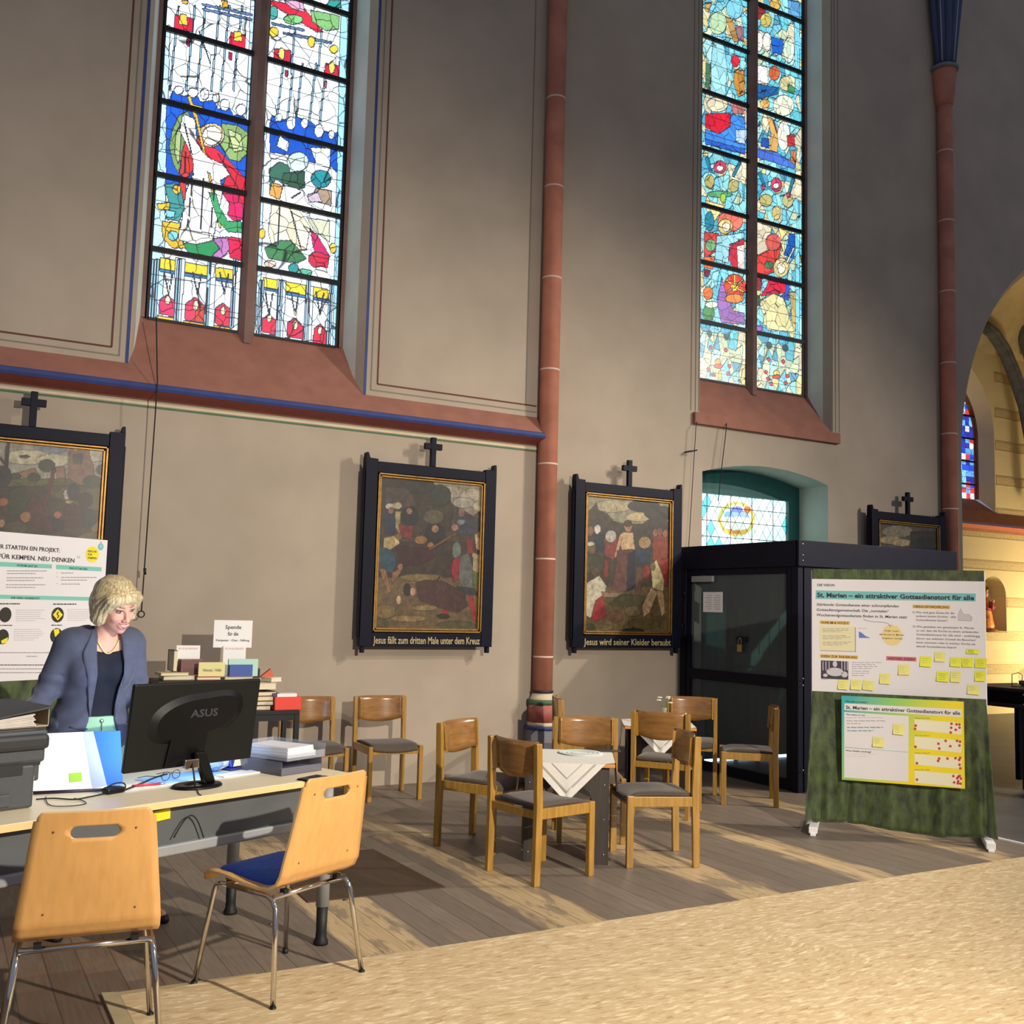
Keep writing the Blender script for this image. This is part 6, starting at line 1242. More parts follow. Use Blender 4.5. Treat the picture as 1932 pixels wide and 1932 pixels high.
# ---- desk: local x runs along the desk (right end +), y away from the camera
DU = np.array([.9285, .3713]); DV = np.array([-.3713, .9285]); CR = np.array([1.81, 4.63]); rzD = math.atan2(DU[1], DU[0])
DK = CR - DU * 1.1 + DV * .4; TOP = .76
def desk_pt(x, y): p = DK + DU * x + DV * y; return (p[0], p[1])
def desk_loc(px_, py_, z=TOP + .001): p = onZ(px_, py_, TOP); return (p[0], p[1], z)
r = thing('office_desk', (DK[0], DK[1], 0), rzD, 'long office desk with pale maple top and grey tube legs', 'desk')
mb = MB(); mb.box((-1.1, -.40, TOP - .028), (1.1, .40, TOP)); mb.build('desktop', M_MAPLE, r, bevel=.004)
mb = MB(); mb.box((-1.1, -.4035, TOP - .026), (1.1, -.4, TOP - .002)); mb.box((1.1, -.40, TOP - .026), (1.103, .40, TOP - .002)); mb.build('edge_banding', M_MAPLEEDGE, r)
mb = MB(); mb.prism([(-1.0, -.34, TOP - .03), (-1.0, -.325, .565), (-1.0, -.12, .545), (-1.0, -.12, .555), (-1.0, -.315, .575), (-1.0, -.33, TOP - .03)], (2.0, 0, 0)); tr = mb.build('cable_tray', M_TRAYMET, r)
mb = MB(); mb.box((-1.0, -.345, .530), (1.0, -.305, .572)); mb.build('tray_rail', M_GREYMET, r, bevel=.006)
mb = MB(); mb.box((-1.0, -.03, .68), (1.0, .03, .73)); mb.build('cross_beam', M_GREYMET, r, bevel=.004)
for x, y in ((.98, -.34), (.98, .34), (-.98, -.34), (-.98, .34)):
    mb = MB(); mb.lathe([(.030, .17), (.030, TOP - .03)], (x, y, 0), 20); lg = mb.build('leg', M_GREYMET, r)
    mb = MB(); mb.lathe([(.0, 0), (.033, .0), (.034, .012), (.026, .03), (.024, .06), (.026, .172), (0, .172)], (x, y, 0), 20); mb.build('adjustable_foot', M_RUBBER, lg)
x_, y_ = 0, 0
mb = MB(); mb.prism([(-.045, -.3445, .645), (.03, -.3445, .650), (.03, -.343, .69), (-.045, -.343, .685)], (0, .004, 0)); ys = mb.build('yellow_sticker', M_YELBR, tr)
uu = (np.array(onV(308, 1537, (DK - DV * .34), DU))); ys.location = (uu[0], 0, uu[1] - .668)
mb = MB(); q = onV(360, 1560, DK - DV * .36, DU); P = [(q[0] - .07 + .14 * t, -.35 - .01 * math.sin(3 * t), .60 + .09 * math.sin(PI * t) - .02 * t) for t in [i / 14 for i in range(15)]]; mb.tube(P, .003, 6); mb.build('loose_wire', M_CORD, r)

# monitor, seen from behind
mx, my = 1.035, 4.545; rzM = math.radians(24)
r = thing('computer_monitor', (mx, my, TOP), rzM, 'black computer monitor seen from behind, standing on the desk', 'monitor')
tilt = Matrix.Translation((0, 0, .28)) @ Matrix.Rotation(math.radians(7.3), 4, 'X') @ Matrix.Translation((0, 0, -.28))
mb = MB(); mb.box((-.322, -.012, .086), (.322, .010, .448), 0, tilt); mb.build('casing', M_BLACKTEX, r, bevel=.006)
mb = MB()
def sup(n=72, a=.235, b=.100, cx=-.0, cz=.30): return [(cx + a * abs(math.cos(t)) ** .7 * math.copysign(1, math.cos(t)), cz + b * abs(math.sin(t)) ** .8 * math.copysign(1, math.sin(t)) + .035 * math.cos(t)) for t in [2 * PI * i / n for i in range(n)]]
A = sup(); B = sup(a=.20, b=.075)
n = len(A); mb.add([tuple(tilt @ Vector((x, -.0125, z))) for x, z in A] + [tuple(tilt @ Vector((x, -.024, z))) for x, z in B], [tuple(range(n, 2 * n))] + [(i, (i + 1) % n, n + (i + 1) % n, n + i) for i in range(n)])
mb.prism([tuple(tilt @ Vector(p)) for p in ((-.12, -.0235, .24), (.06, -.0235, .24), (.05, -.0235, .115), (-.14, -.0235, .095))], (0, .02, 0)); mb.build('rear_housing', M_BLACKPL, r, bevel=.003)
v, f = text_geo('ASUS', .045, bold=.0012, width=.14); mb = MB(); mb.add([tuple(tilt @ Vector((p[0] - .045, -.0252, p[1] + .300))) for p in v], f); mb.build('logo', mat('dark_grey_logo', (58, 60, 68), .4), r)
mb = MB(); mb.box((-.30, .0101, .105), (.30, .0112, .43), 0, tilt); mb.build('screen', emitmat('lit_screen', (.55, .72, 1.0), 6.0), r)
mb = MB(); mb.box((-.075, -.052, .085), (-.005, -.030, .125)); mb.build('chrome_hinge', M_CHROME, r, bevel=.004)
mb = MB()
mb.add([(-.02, -.045, .15), (.035, -.045, .15), (.035, -.020, .15), (-.02, -.020, .15), (.055, -.028, .012), (.105, -.028, .012), (.105, .012, .012), (.055, .012, .012)], [(0, 1, 2, 3), (4, 7, 6, 5), (0, 4, 5, 1), (1, 5, 6, 2), (2, 6, 7, 3), (3, 7, 4, 0)]); mb.build('stand_neck', M_BLACKPL, r, bevel=.006)
mb = MB(); K = 40; vs = []
for (ra, rb, z) in ((.115, .085, .0), (.115, .085, .006), (.108, .078, .012), (.062, .040, .012), (.055, .034, .006), (.055, .034, 0)):
    for k in range(K): t = 2 * PI * k / K; vs.append((.02 + ra * math.cos(t), -.01 + rb * math.sin(t), z))
fs = [(j * K + k, j * K + (k + 1) % K, ((j + 1) % 6) * K + (k + 1) % K, ((j + 1) % 6) * K + k) for j in range(6) for k in range(K)]; mb.add(vs, fs, 0, True); mb.build('ring_base', M_BLACKPL, r)
mb = MB(); mb.tube([(-.04, -.045, .12), (-.045, -.07, .07), (-.03, -.06, .03), (-.028, -.062, .005)], .004, 6); mb.tube([(-.028, -.062, .005), (-.05, -.11, .003), (-.09, -.17, .003), (-.1, -.20, .003)], .002, 6); mb.build('screen_cable', M_CORD, r)

# multifunction printer with a ring binder lying open on it
pr = onZ(62, 1524, TOP); prl = (pr[0], pr[1], TOP + .001)
r = thing('printer', prl, math.radians(21), 'bulky dark grey printer at the left edge of the desk', 'printer')
def pbox(nm, a, b, m, bv=.006, par=r): mb = MB(); mb.box(a, b); return mb.build(nm, m, par, bevel=bv)
pbox('body', (-.42, 0, 0), (0, .32, .16), M_PRINTER, .010)
pbox('paper_tray', (-.36, -.010, .015), (-.09, .02, .060), M_PRINTER, .004)
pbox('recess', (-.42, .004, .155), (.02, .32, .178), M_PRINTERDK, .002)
pbox('upper_body', (-.42, -.0, .165), (.036, .34, .225), M_PRINTER, .012)
pbox('control_panel', (-.42, -.025, .215), (.040, .02, .272), mat('printer_panel_plastic', (52, 53, 56), .35), .016)
pbox('scanner_lid', (-.42, .015, .228), (.050, .36, .285), M_PRINTER, .012)
pbox('hinge_post', (.006, .04, .09), (.036, .08, .19), M_PRINTER, .008)
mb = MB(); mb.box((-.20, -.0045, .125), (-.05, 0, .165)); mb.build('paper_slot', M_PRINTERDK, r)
mb = MB()
for z in (.035, .065, .095): mb.box((.0, .03, z), (.012, .05, z + .018))
mb.build('plug', M_PAPER, r, bevel=.002)
bd = thing('ring_binder', (prl[0] + .055, prl[1] + .10, TOP + .001 + .287), math.radians(24), 'dark grey ring binder full of papers, lying on the printer', 'binder')
mb = MB(); mb.prism([(-.42, .02, 0), (0, .02, 0), (0, .02, .005), (-.42, .02, .005)], (0, .28, 0)); mb.box((-.003, .02, 0), (.0, .30, .075)); mb.build('lower_cover', mat('beige_board', (176, 158, 128), .8), bd)
mb = MB(); mb.add([(-.42, .0, .010), (.002, .0, .072), (.002, .31, .080), (-.42, .31, .080), (-.42, .0, .016), (.002, .0, .078), (.002, .31, .086), (-.42, .31, .086)], [(0, 3, 2, 1), (4, 5, 6, 7), (0, 1, 5, 4), (1, 2, 6, 5), (2, 3, 7, 6), (3, 0, 4, 7)]); mb.build('upper_cover', mat('dark_grey_cover', (66, 68, 70), .6, var=.15), bd)
mb = MB()
for k in range(7): q = .006 + k * .0065; x1 = -.055 - .004 * (k % 3); mb.add([(-.42, .012, q * .3), (x1, .012 + .002 * k, q), (x1, .28, q), (-.42, .28, q * .3), (-.42, .012, q * .3 + .003), (x1, .012 + .002 * k, q + .005), (x1, .28, q + .005), (-.42, .28, q * .3 + .003)], [(0, 3, 2, 1), (4, 5, 6, 7), (0, 1, 5, 4), (1, 2, 6, 5), (2, 3, 7, 6), (3, 0, 4, 7)])
mb.build('paper_block', mat('used_paper', (216, 206, 196), .8, var=.12, scale=20), bd)
mb = MB()
for x in (-.22, -.13): mb.tube([(x, .25, .082), (x + .01, .25, .096), (x + .035, .25, .098), (x + .045, .25, .086)], .004, 8)
mb.build('lever_arch', M_CHROME, bd)

# white and blue folders standing open behind the printer
wp = [onZ(70, 1497, TOP + .004), onZ(203, 1487, TOP + .004)]
r = thing('folder_stand', (0, 0, 0), 0, 'upright white folder with a lime note and a blue inner leaf, leaning beside the printer', 'folder')
a, b = wp; wdir = (b - a) / np.linalg.norm(b - a); back = np.array([-wdir[1], wdir[0], 0])
def atback(px_, py_, off):      # point on the leaning leaf plane
    o = np.array([0, 0, H]); th = math.radians(20); up_ = np.array([back[0] * math.sin(th), back[1] * math.sin(th), math.cos(th)]); n_ = np.cross(wdir, up_); v = ray(px_, py_); A_ = a + back * off; t = ((A_ - o) @ n_) / (v @ n_); return o + t * v
W1_, W2_, W3_, W4_ = a - wdir * .10, atback(203, 1487, 0), atback(176, 1380, 0), atback(176, 1380, 0) - wdir * .26
th_ = back * .004
mb = MB(); mb.add([tuple(p) for p in (W1_, W2_, W3_, W4_)] + [tuple(p + th_) for p in (W1_, W2_, W3_, W4_)], [(0, 1, 2, 3), (4, 7, 6, 5), (0, 4, 5, 1), (1, 5, 6, 2), (2, 6, 7, 3), (3, 7, 4, 0)]); mb.build('white_leaf', M_PAPER, r)
B1, B2, B3, B4 = [atback(*p, .012) for p in ((150, 1484), (232, 1480), (227, 1379), (160, 1380))]
mb = MB(); mb.add([tuple(p) for p in (B1, B2, B3, B4)] + [tuple(p + th_) for p in (B1, B2, B3, B4)], [(0, 1, 2, 3), (4, 7, 6, 5), (0, 4, 5, 1), (1, 5, 6, 2), (2, 6, 7, 3), (3, 7, 4, 0)]); mb.build('blue_leaf', mat('bright_blue_card', (48, 124, 236), .5), r)
c_ = [atback(*p, -.002) for p in ((131, 1476), (155, 1474), (154, 1457), (130, 1459))]; mb = MB(); mb.add([tuple(p) for p in c_] + [tuple(p + back * .001) for p in c_], [(0, 1, 2, 3), (4, 7, 6, 5), (0, 4, 5, 1), (1, 5, 6, 2), (2, 6, 7, 3), (3, 7, 4, 0)]); mb.build('lime_note', mat('lime_note', (150, 196, 50), .7), r)
mb = MB(); q0, q1 = onZ(60, 1500, TOP + .001), onZ(192, 1494, TOP + .001); mb.tube([q0 + [0, 0, .008], q1 + [0, 0, .008]], .007, 8); mb.build('dark_base_strip', mat('aubergine_edge', (46, 30, 48), .5), r)

# cables, adapter, small desk items
def flat_tube(name, pts, rad, m, label, cat, z=TOP + .004):
    P = [onZ(x, y, TOP) for x, y in pts]; Q = []
    for i in range(len(P) - 1):
        p0, p1, p2, p3 = P[max(i - 1, 0)], P[i], P[i + 1], P[min(i + 2, len(P) - 1)]
        for k in range(6): t = k / 6; Q.append(.5 * ((2 * p1) + (-p0 + p2) * t + (2 * p0 - 5 * p1 + 4 * p2 - p3) * t * t + (-p0 + 3 * p1 - 3 * p2 + p3) * t ** 3))
    Q.append(P[-1]); mb = MB(); mb.tube([(q[0], q[1], z) for q in Q], rad, 6); return tag(mb.build(name, m), label, cat)
flat_tube('cable', [(68, 1510), (100, 1508), (140, 1510), (170, 1505), (195, 1500)], .003, M_CORD, 'black cable running from the printer to the adapter', 'cable')
flat_tube('cable', [(86, 1505), (90, 1518), (105, 1523), (140, 1522), (162, 1518), (155, 1512), (140, 1508)], .0018, M_CORD, 'thin black cable looping forward on the desktop', 'cable')
flat_tube('cable', [(236, 1492), (262, 1482), (290, 1470), (315, 1462)], .0045, M_CORD, 'thick black cable from the adapter to the monitor', 'cable')
flat_tube('cable', [(70, 1490), (100, 1491), (118, 1486)], .002, M_CORD, 'short thin black cable end beside the printer', 'cable')
p = desk_loc(213, 1497); r = thing('power_adapter', p, .5, 'black adapter with coiled cable in front of the folders', 'adapter')
mb = MB(); mb.box((-.04, -.022, 0), (.045, .022, .024)); mb.build('casing', M_BLACKPL, r, bevel=.007)
mb = MB(); mb.tube([(.0 + .05 * math.cos(a) * (1 + .1 * math.sin(3 * a)), .032 * math.sin(a) - .01, .028 + .008 * math.sin(2 * a)) for a in [6 * PI * i / 60 for i in range(61)]], .0028, 6); mb.build('cable_coil', M_CORD, r)
p = desk_loc(280, 1483); r = thing('red_pen', (p[0], p[1], TOP + .006), math.radians(10), 'red pen lying under the monitor', 'pen')
mb = MB(); mb.tube([(-.07, 0, 0), (.05, 0, 0)], .005, 10); mb.build('barrel', mat('red_plastic', (186, 30, 56), .35), r); mb = MB(); mb.tube([(.05, 0, 0), (.062, 0, 0), (.07, 0, 0)], [.0045, .003, .001], 10); mb.build('tip', M_STEEL, r)
p = desk_loc(352, 1466); r = tag(MB().box((-.20, -.08, 0), (.20, .10, .0015)).build('blue_sheet', mat('pale_blue_paper', (150, 196, 232), .6), loc=p, rz=rzD + .1), 'pale blue sheet of paper under the monitor', 'paper')
p = desk_loc(322, 1474); r = thing('eyeglasses', (p[0], p[1], TOP + .004), rzD + .3, 'thin framed eyeglasses lying on the blue sheet', 'glasses')
mb = MB()
for sx in (-1, 1): mb.tube([(sx * .034 + .026 * math.cos(a), 0, .022 + .018 * math.sin(a)) for a in [2 * PI * i / 20 for i in range(20)]], .0015, 6, closed=True)
mb.tube([(-.009, 0, .026), (0, 0, .03), (.009, 0, .026)], .0015, 6); mb.build('rims', M_IRON, r)
mb = MB()
for sx in (-1, 1): mb.tube([(sx * .06, 0, .024), (sx * .062, .08, .020), (sx * .06, .13, .008)], .0015, 6)
mb.build('temple', M_IRON, r)
p = desk_loc(400, 1456); r = thing('paper_bag', p, rzD, 'crumpled pale blue plastic wrapper beside the monitor stand', 'wrapper')
mb = MB(); vs = []; rs = np.random.RandomState(4)
for j in range(7):
    for i in range(12): t = 2 * PI * i / 12; q = math.sin(PI * (j + .6) / 7.2); vs.append(((.085 * q + rs.uniform(-.01, .01)) * math.cos(t), (.05 * q + rs.uniform(-.008, .008)) * math.sin(t), .002 + .068 * j / 6 + (rs.uniform(-.006, .006) if j else 0)))
mb.add(vs, [(j * 12 + i, j * 12 + (i + 1) % 12, (j + 1) * 12 + (i + 1) % 12, (j + 1) * 12 + i) for j in range(6) for i in range(12)] + [tuple(range(12))[::-1], tuple(range(72, 84))]); mb.build('wrapper_film', mat('pale_blue_film', (168, 190, 226), .35), r)
p = desk_loc(462, 1449); p = (p[0] - .05, p[1] - .005, p[2]); r = thing('hole_punch', p, rzD + .15, 'navy blue hole punch with cream handle plate behind the monitor', 'hole punch')
mb = MB(); mb.box((-.07, -.045, 0), (.07, .045, .012)); mb.build('base', mat('navy_plastic', (30, 44, 120), .4), r, bevel=.003)
mb = MB(); mb.prism([(-.06, -.035, .014), (-.06, .04, .014), (-.06, .04, .05), (-.06, -.02, .085)], (.12, 0, 0)); mb.build('lever', mat('navy_lever', (34, 52, 140), .35), r, bevel=.004)
mb = MB(); mb.prism([(-.045, -.037, .018), (.05, -.037, .018), (.045, -.030, .048), (-.03, -.030, .048)], (0, .003, 0)); mb.build('label_plate', M_BEIGEP, r)
p = desk_loc(445, 1462); t = MB(); t.box((-.09, -.035, 0), (.11, .035, .006)); tag(t.build('notepad', M_PAPER, loc=p, rz=rzD), 'small white notepad in front of the hole punch', 'notepad')
p = desk_loc(590, 1470); r = thing('mobile_phone', (p[0], p[1], TOP + .001), rzD + .2, 'black mobile phone lying near the desk edge', 'phone')
mb = MB(); mb.box((-.07, -.035, 0), (.07, .035, .008)); mb.build('phone_body', M_BLACKPL, r, bevel=.003); mb = MB(); mb.box((-.066, -.031, .008), (.066, .031, .0085)); mb.build('screen', mat('dark_screen', (14, 16, 22), .08), r)
# stacked letter trays
tc_ = CR - DU * .19 + DV * .345; r = thing('letter_tray', (tc_[0], tc_[1], TOP + .001), rzD + .04, 'smoky acrylic letter tray under the clear one on the desk', 'letter tray', 'acrylic letter trays')
def tray(par, m, z=0):
    mb = MB(); x, y, h = .125, .175, .062; mb.box((-x, -y, 0), (x, y, .004)); mb.box((-x, -y, 0), (-x + .003, y, h)); mb.box((x - .003, -y, 0), (x, y, h)); mb.box((-x, y - .003, 0), (x, y, h)); mb.box((-x, -y, 0), (x, -y + .003, h * .55)); return mb.build('tray_shell', m, par)
tray(r, M_SMOKE); r2 = thing('letter_tray', (tc_[0] + .01, tc_[1] - .005, TOP + .066), rzD + .10, 'clear acrylic letter tray full of papers, on top of the smoky one', 'letter tray', 'acrylic letter trays'); tray(r2, M_CLEAR)
t = MB()
for k in range(6): t.box((-.085 - .004 * (k % 2), -.15 + .006 * k, .006 + k * .007), (.09 + .005 * (k % 3), .14, .0125 + k * .007), 0, rz4(.03 * (k - 2)))
tag(t.build('paper_pile', M_PAPER, loc=(tc_[0] + .01, tc_[1] - .005, TOP + .068), rz=rzD + .10), 'loose white papers in the upper clear letter tray', 'papers')
t = MB(); t.box((-.10, -.15, 0), (.10, .15, .02)); tag(t.build('document_stack', mat('violet_grey_documents', (92, 88, 112), .7), loc=(tc_[0], tc_[1], TOP + .006), rz=rzD + .04, bevel=.003), 'dark violet grey documents in the lower smoky tray', 'papers')

# ---- book sale tables by the wall
def book_table(x0, x1, y0, y1, h, label):
    r = thing('book_table', (x0, y0, 0), 0, label, 'table'); w_, d_ = x1 - x0, y1 - y0
    mb = MB(); mb.box((0, 0, h - .03), (w_, d_, h)); mb.build('table_top', M_IRON, r, bevel=.003)
    for x in (0.0, w_ - .035):
        for y in (0.0, d_ - .035): mb = MB(); mb.box((x, y, 0), (x + .035, y + .035, h - .03)); mb.build('leg', M_IRON, r)
    mb = MB(); mb.box((.035, .005, h - .075), (w_ - .035, .03, h - .03)); mb.build('apron', M_IRON, r)
book_table(2.13, 2.47, 7.50, 7.84, .76, 'low black table at the wall carrying the red box'); book_table(1.44, 2.10, 7.50, 7.84, .985, 'taller black table behind the monitor covered with books')
def book(x, y, z, L_, W_, T_, col, label, a=0, stand=None, title=None, page=True, grp='books on the sale tables'):
    """lying (default) or standing book: cover with page block"""
    cname = 'cover_%d_%d_%d' % col; cm = MATS.get(cname) or mat(cname, col, .55)
    r = thing('book', (x, y, z), a, label, 'book', grp)
    mb = MB(); mb.box((-L_ / 2, -W_ / 2, 0), (L_ / 2, W_ / 2, .003)); mb.box((-L_ / 2, -W_ / 2, T_ - .003), (L_ / 2, W_ / 2, T_)); mb.box((-L_ / 2, W_ / 2 - .003, 0), (L_ / 2, W_ / 2, T_)); c = mb.build('cover', cm, r)
    mb = MB(); mb.box((-L_ / 2 + .004, -W_ / 2 + .003, .003), (L_ / 2 - .004, W_ / 2 - .003, T_ - .003)); p = mb.build('pages', MATS.get('pages') or mat('pages', (226, 214, 184), .8, var=.1, scale=60, stretch=(1, 1, 20)), r)
    if W_ < T_:
        c.data.clear_geometry(); mb = MB(); mb.box((-L_ / 2, -W_ / 2, 0), (L_ / 2, -W_ / 2 + .002, T_)); mb.box((-L_ / 2, W_ / 2 - .002, 0), (L_ / 2, W_ / 2, T_)); mb.box((-L_ / 2, -W_ / 2, 0), (-L_ / 2 + .002, W_ / 2, T_)); q_ = mb.build('tmp', cm); c.data = q_.data; bpy.data.objects.remove(q_)
    if stand is not None:
        M = Matrix.Rotation(math.radians(stand), 4, 'X')
        for o in (c, p): o.data.transform(M)
        if title:
            v, f = text_geo(title[0], .03, width=title[1]); mb = MB(); mb.add([tuple(M @ Vector((p_[0] - L_ / 2 + .02, W_ * title[2] + p_[1], T_ + .0005 ))) for p_ in v], f); mb.build('title', title[3], r)
    return r
zt = .986
book(1.60, 7.66, zt, .22, .16, .03, (196, 178, 120), 'tan book lying flat at the left end of the tall book table')
book(1.56, 7.64, zt + .031, .20, .14, .02, (206, 186, 130), 'sandy book on top of the tan one', .1)
book(1.80, 7.62, zt, .17, .16, .022, (190, 70, 44), 'orange-red book lying in the middle of the tall table')
book(2.03, 7.62, zt, .20, .15, .02, (210, 200, 170), 'cream booklet lying at the right of the tall table', -.2)
book(1.58, 7.74, zt + .055, .03, .20, .15, (60, 62, 72), 'thin dark folder standing at the far left behind the leaflet')
book(1.70, 7.68, zt + .03, .17, .10, .11, (112, 74, 70), 'thick brown-red book standing in the left group', .0)
book(1.82, 7.57, zt + .024, .19, .016, .10, (222, 214, 150), 'pale yellow book with dark title standing in front of the brown ones', 0)
v, f = text_geo('Himmel, / Hölle', .03, width=.13); mb = MB(); mb.add([(p_[0] - .06, -.0095, p_[1] + .035) for p_ in v], f); mb.build('title', M_INK, bpy.data.objects.get('book.006') or kids(bpy.data.objects['book'])[0])
book(2.03, 7.56, zt + .022, .17, .016, .085, (60, 84, 160), 'blue and red book standing at the right of the tall table', 0)
book(2.05, 7.58, zt + .022, .22, .012, .125, (176, 214, 200), 'mint green booklet standing behind the blue and red book', 0)
for i, (dz, c_, lb) in enumerate(((0, (150, 60, 50), 'lowest book of the cream pile beside the red box'), (.034, (70, 70, 80), 'second book from below in the cream pile'), (.068, (190, 150, 90), 'third book from below in the cream pile'), (.102, (90, 60, 60), 'fourth book from below in the cream pile'), (.150, (216, 206, 180), 'thick cream book topping the pile beside the red box'))):
    book(2.21 + .012 * (i % 2), 7.66, .761 + dz, .13 + .01 * i, .20, .031 if i < 4 else .045, c_, lb, .05 * (i - 2))
book(2.30, 7.70, .761 + .20, .10, .13, .03, (232, 226, 214), 'small white book on top of the cream pile', .4)
t = thing('red_box', (2.385, 7.57, .761), 0, 'bright red cardboard box with cards on the low black table', 'box')
mb = MB(); mb.box((-.10, -.05, 0), (.10, .07, .095)); mb.build('box_body', mat('bright_red_card', (226, 62, 44), .5), t, bevel=.002)
mb = MB(); mb.box((-.08, -.03, .095), (.07, .06, .118)); mb.build('cards', M_PAPER, t); mb = MB(); mb.box((-.11, -.02, .096), (-.06, .05, .122)); mb.build('violet_card', mat('violet_card', (84, 60, 110), .6), t)
t = MB(); t.prism([(-.05, -.02, 0), (.05, -.02, 0), (.03, -.01, .06)], (0, .04, 0)); tag(t.build('folded_card', mat('orange_card', (196, 84, 50), .6), loc=(2.27, 7.72, .992)), 'folded orange card standing above the cream pile', 'card')
t = MB(); t.box((-.10, -.01, 0), (.10, .01, .07)); tag(t.build('black_frame', M_IRON, loc=(2.11, 7.70, zt + .0)), 'small black frame at the right end of the tall table', 'frame')
t = MB(); t.box((-.085, -.002, 0), (.085, .002, .235)); t = t.build('leaflet', M_PAPER, loc=(1.70, 7.79, zt)); t.rotation_euler = (-.05, 0, 0); tag(t, 'white leaflet with faint red heading standing at the left of the books', 'leaflet', 'standing leaflets')
v, f = text_geo('RUNDBRIEF', .02, width=.14); q = MB(); q.add([(p_[0] - .07, -.0026, p_[1] + .205) for p_ in v], f); q.build('heading', mat('rose_ink', (206, 120, 120), .6), t)
t2 = copy_tree(t); t2.location = (2.04, 7.79, zt); t2['label'] = 'white leaflet standing under the donation sign'
t = thing('donation_sign', (2.03, 7.83, 0), 0, 'white plastic sleeved sign asking for donations above the books', 'sign')
sz0, sz1 = 1.205, 1.41
mb = MB(); mb.box((-.145, -.002, sz0), (.145, .002, sz1)); mb.build('sheet', M_PAPER, t)
mb = MB()
for st, w_, z in (('Spende', .12, sz1 - .065), ('für die', .08, sz1 - .115), ('Kempener - Chor - Stiftung', .25, sz1 - .158)): v, f = text_geo(st, .05, bold=.0008, width=w_); k_ = {'Spende': .8, 'für die': .8}.get(st, .9); mb.add([(p_[0] - w_ / 2, -.003, z + p_[1] * k_ * (1 if w_ < .2 else .5)) for p_ in v], f)
mb.build('lettering', M_INK, t)
mb = MB(); mb.tube([(-.05, .006, zt), (-.05, .006, sz0 + .05)], .004, 6); mb.tube([(.05, .006, zt), (.05, .006, sz0 + .05)], .004, 6); mb.build('holder', M_CLEAR, t)

# ---- niche statue and furniture at the right edge
t = thing('statue', (15.72, CY + .10, 1.37), 0, 'small gilded and red robed statue in the chapel niche', 'statue')
mb = MB(); mb.lathe([(.0, 0), (.19, 0), (.19, .04), (.17, .05), (0, .05)], seg=20); mb.build('plinth', M_REDSTONE, t)
mb = MB(); mb.lathe([(.15, .05), (.16, .10), (.13, .25), (.105, .38), (.115, .46), (.10, .53), (.045, .57), (.035, .60)], seg=20, sy=.8); mb.build('robe', mat('gilded_robe', (206, 140, 56), .5, .3, var=.5, scale=18, col2=(150, 60, 40)), t)
mb = MB(); mb.tube([(-.10, -.02, .50), (-.12, -.08, .40), (-.03, -.12, .38)], [.035, .032, .022], 10); mb.tube([(.10, -.02, .50), (.12, -.08, .42), (.04, -.12, .42)], [.035, .032, .022], 10); mb.ell((0.02, -.10, .44), (.05, .045, .085)); mb.build('arm', mat('crimson_cloak', (150, 36, 50), .6, var=.2), t)
mb = MB(); mb.ell((0, 0, .645), (.045, .05, .058)); mb.ell((.03, -.12, .53), (.028, .03, .034)); mb.build('head', M_SKIN, t)
mb = MB(); mb.lathe([(.047, .68), (.05, .70), (.06, .76), (.045, .735), (.02, .80), (.0, .80)], seg=12); mb.build('crown', M_GOLD, t)
cx, cy = 9.35, 6.55
M_DKWOOD = mat('dark_brown_wood', (50, 38, 32), .5, var=.3)
r = thing('sacristy_counter', (8.98, 6.05, 0), 0, 'dark wooden counter with a shelf under its top, at the right edge of the picture', 'counter')
mb = MB(); mb.box((0, 0, .895), (2.2, .7, .925)); mb.build('counter_top', M_DKWOOD, r, bevel=.004)
mb = MB(); mb.box((-.04, -.06, .745), (2.2, .7, .78)); mb.build('shelf', M_DKWOOD, r, bevel=.004)
mb = MB(); mb.box((.02, .0, .78), (.06, .7, .895)); mb.box((.03, .10, .08), (2.2, .14, .745)); mb.build('panel', M_BLACKPL, r)
for x in (.03, 2.1):
    for y in (.02, .62): mb = MB(); mb.box((x, y, 0), (x + .05, y + .05, .745)); mb.build('leg', M_DKWOOD, r)
t = thing('glass_jar', (9.32, 6.22, .926), 0, 'round glass jar with a dark layer inside, on the dark counter', 'jar')
mb = MB(); mb.lathe([(0, 0), (.085, 0), (.11, .03), (.115, .10), (.10, .15), (.06, .18), (.06, .20), (.068, .20)], seg=24); mb.build('jar_glass', M_JAR, t); mb = MB(); mb.lathe([(0, .006), (.08, .006), (.105, .03), (.108, .06), (0, .06)], seg=24); mb.build('contents', mat('brown_contents', (84, 54, 38), .6), t)
t = MB(); t.tube([(-.1, 0, .01), (-.1, 0, .13), (.0, 0, .145), (.06, .0, .12), (.04, 0, .01), (-.02, .05, .01)], .004, 6); tag(t.build('wire_stand', M_IRON, loc=(9.10, 6.20, .926)), 'thin bent wire stand on the dark counter beside the poster edge', 'stand')
t = MB(); t.tube([(-.18, 0, .01), (.10, 0, .012), (.13, 0, .03), (.13, 0, .08), (.10, 0, .095), (-.18, 0, .10)], .007, 8); tag(t.build('chair_hoop', M_GREYMET, loc=(9.08, 6.02, .78)), 'pale metal hoop lying on the counter shelf', 'hoop')
t = thing('stone_pedestal', (8.75, 5.72, 0), 0, 'pale stone baluster pedestal at the far right edge', 'pedestal')
mb = MB(); mb.lathe([(.17, 0), (.17, .07), (.15, .09), (.12, .12), (.10, .22), (.115, .36), (.10, .50), (.085, .56), (.14, .61), (.15, .66), (.13, .68), (0, .68)], seg=28); mb.build('baluster', mat('pale_grey_stone', (150, 142, 130), .8, var=.2), t)

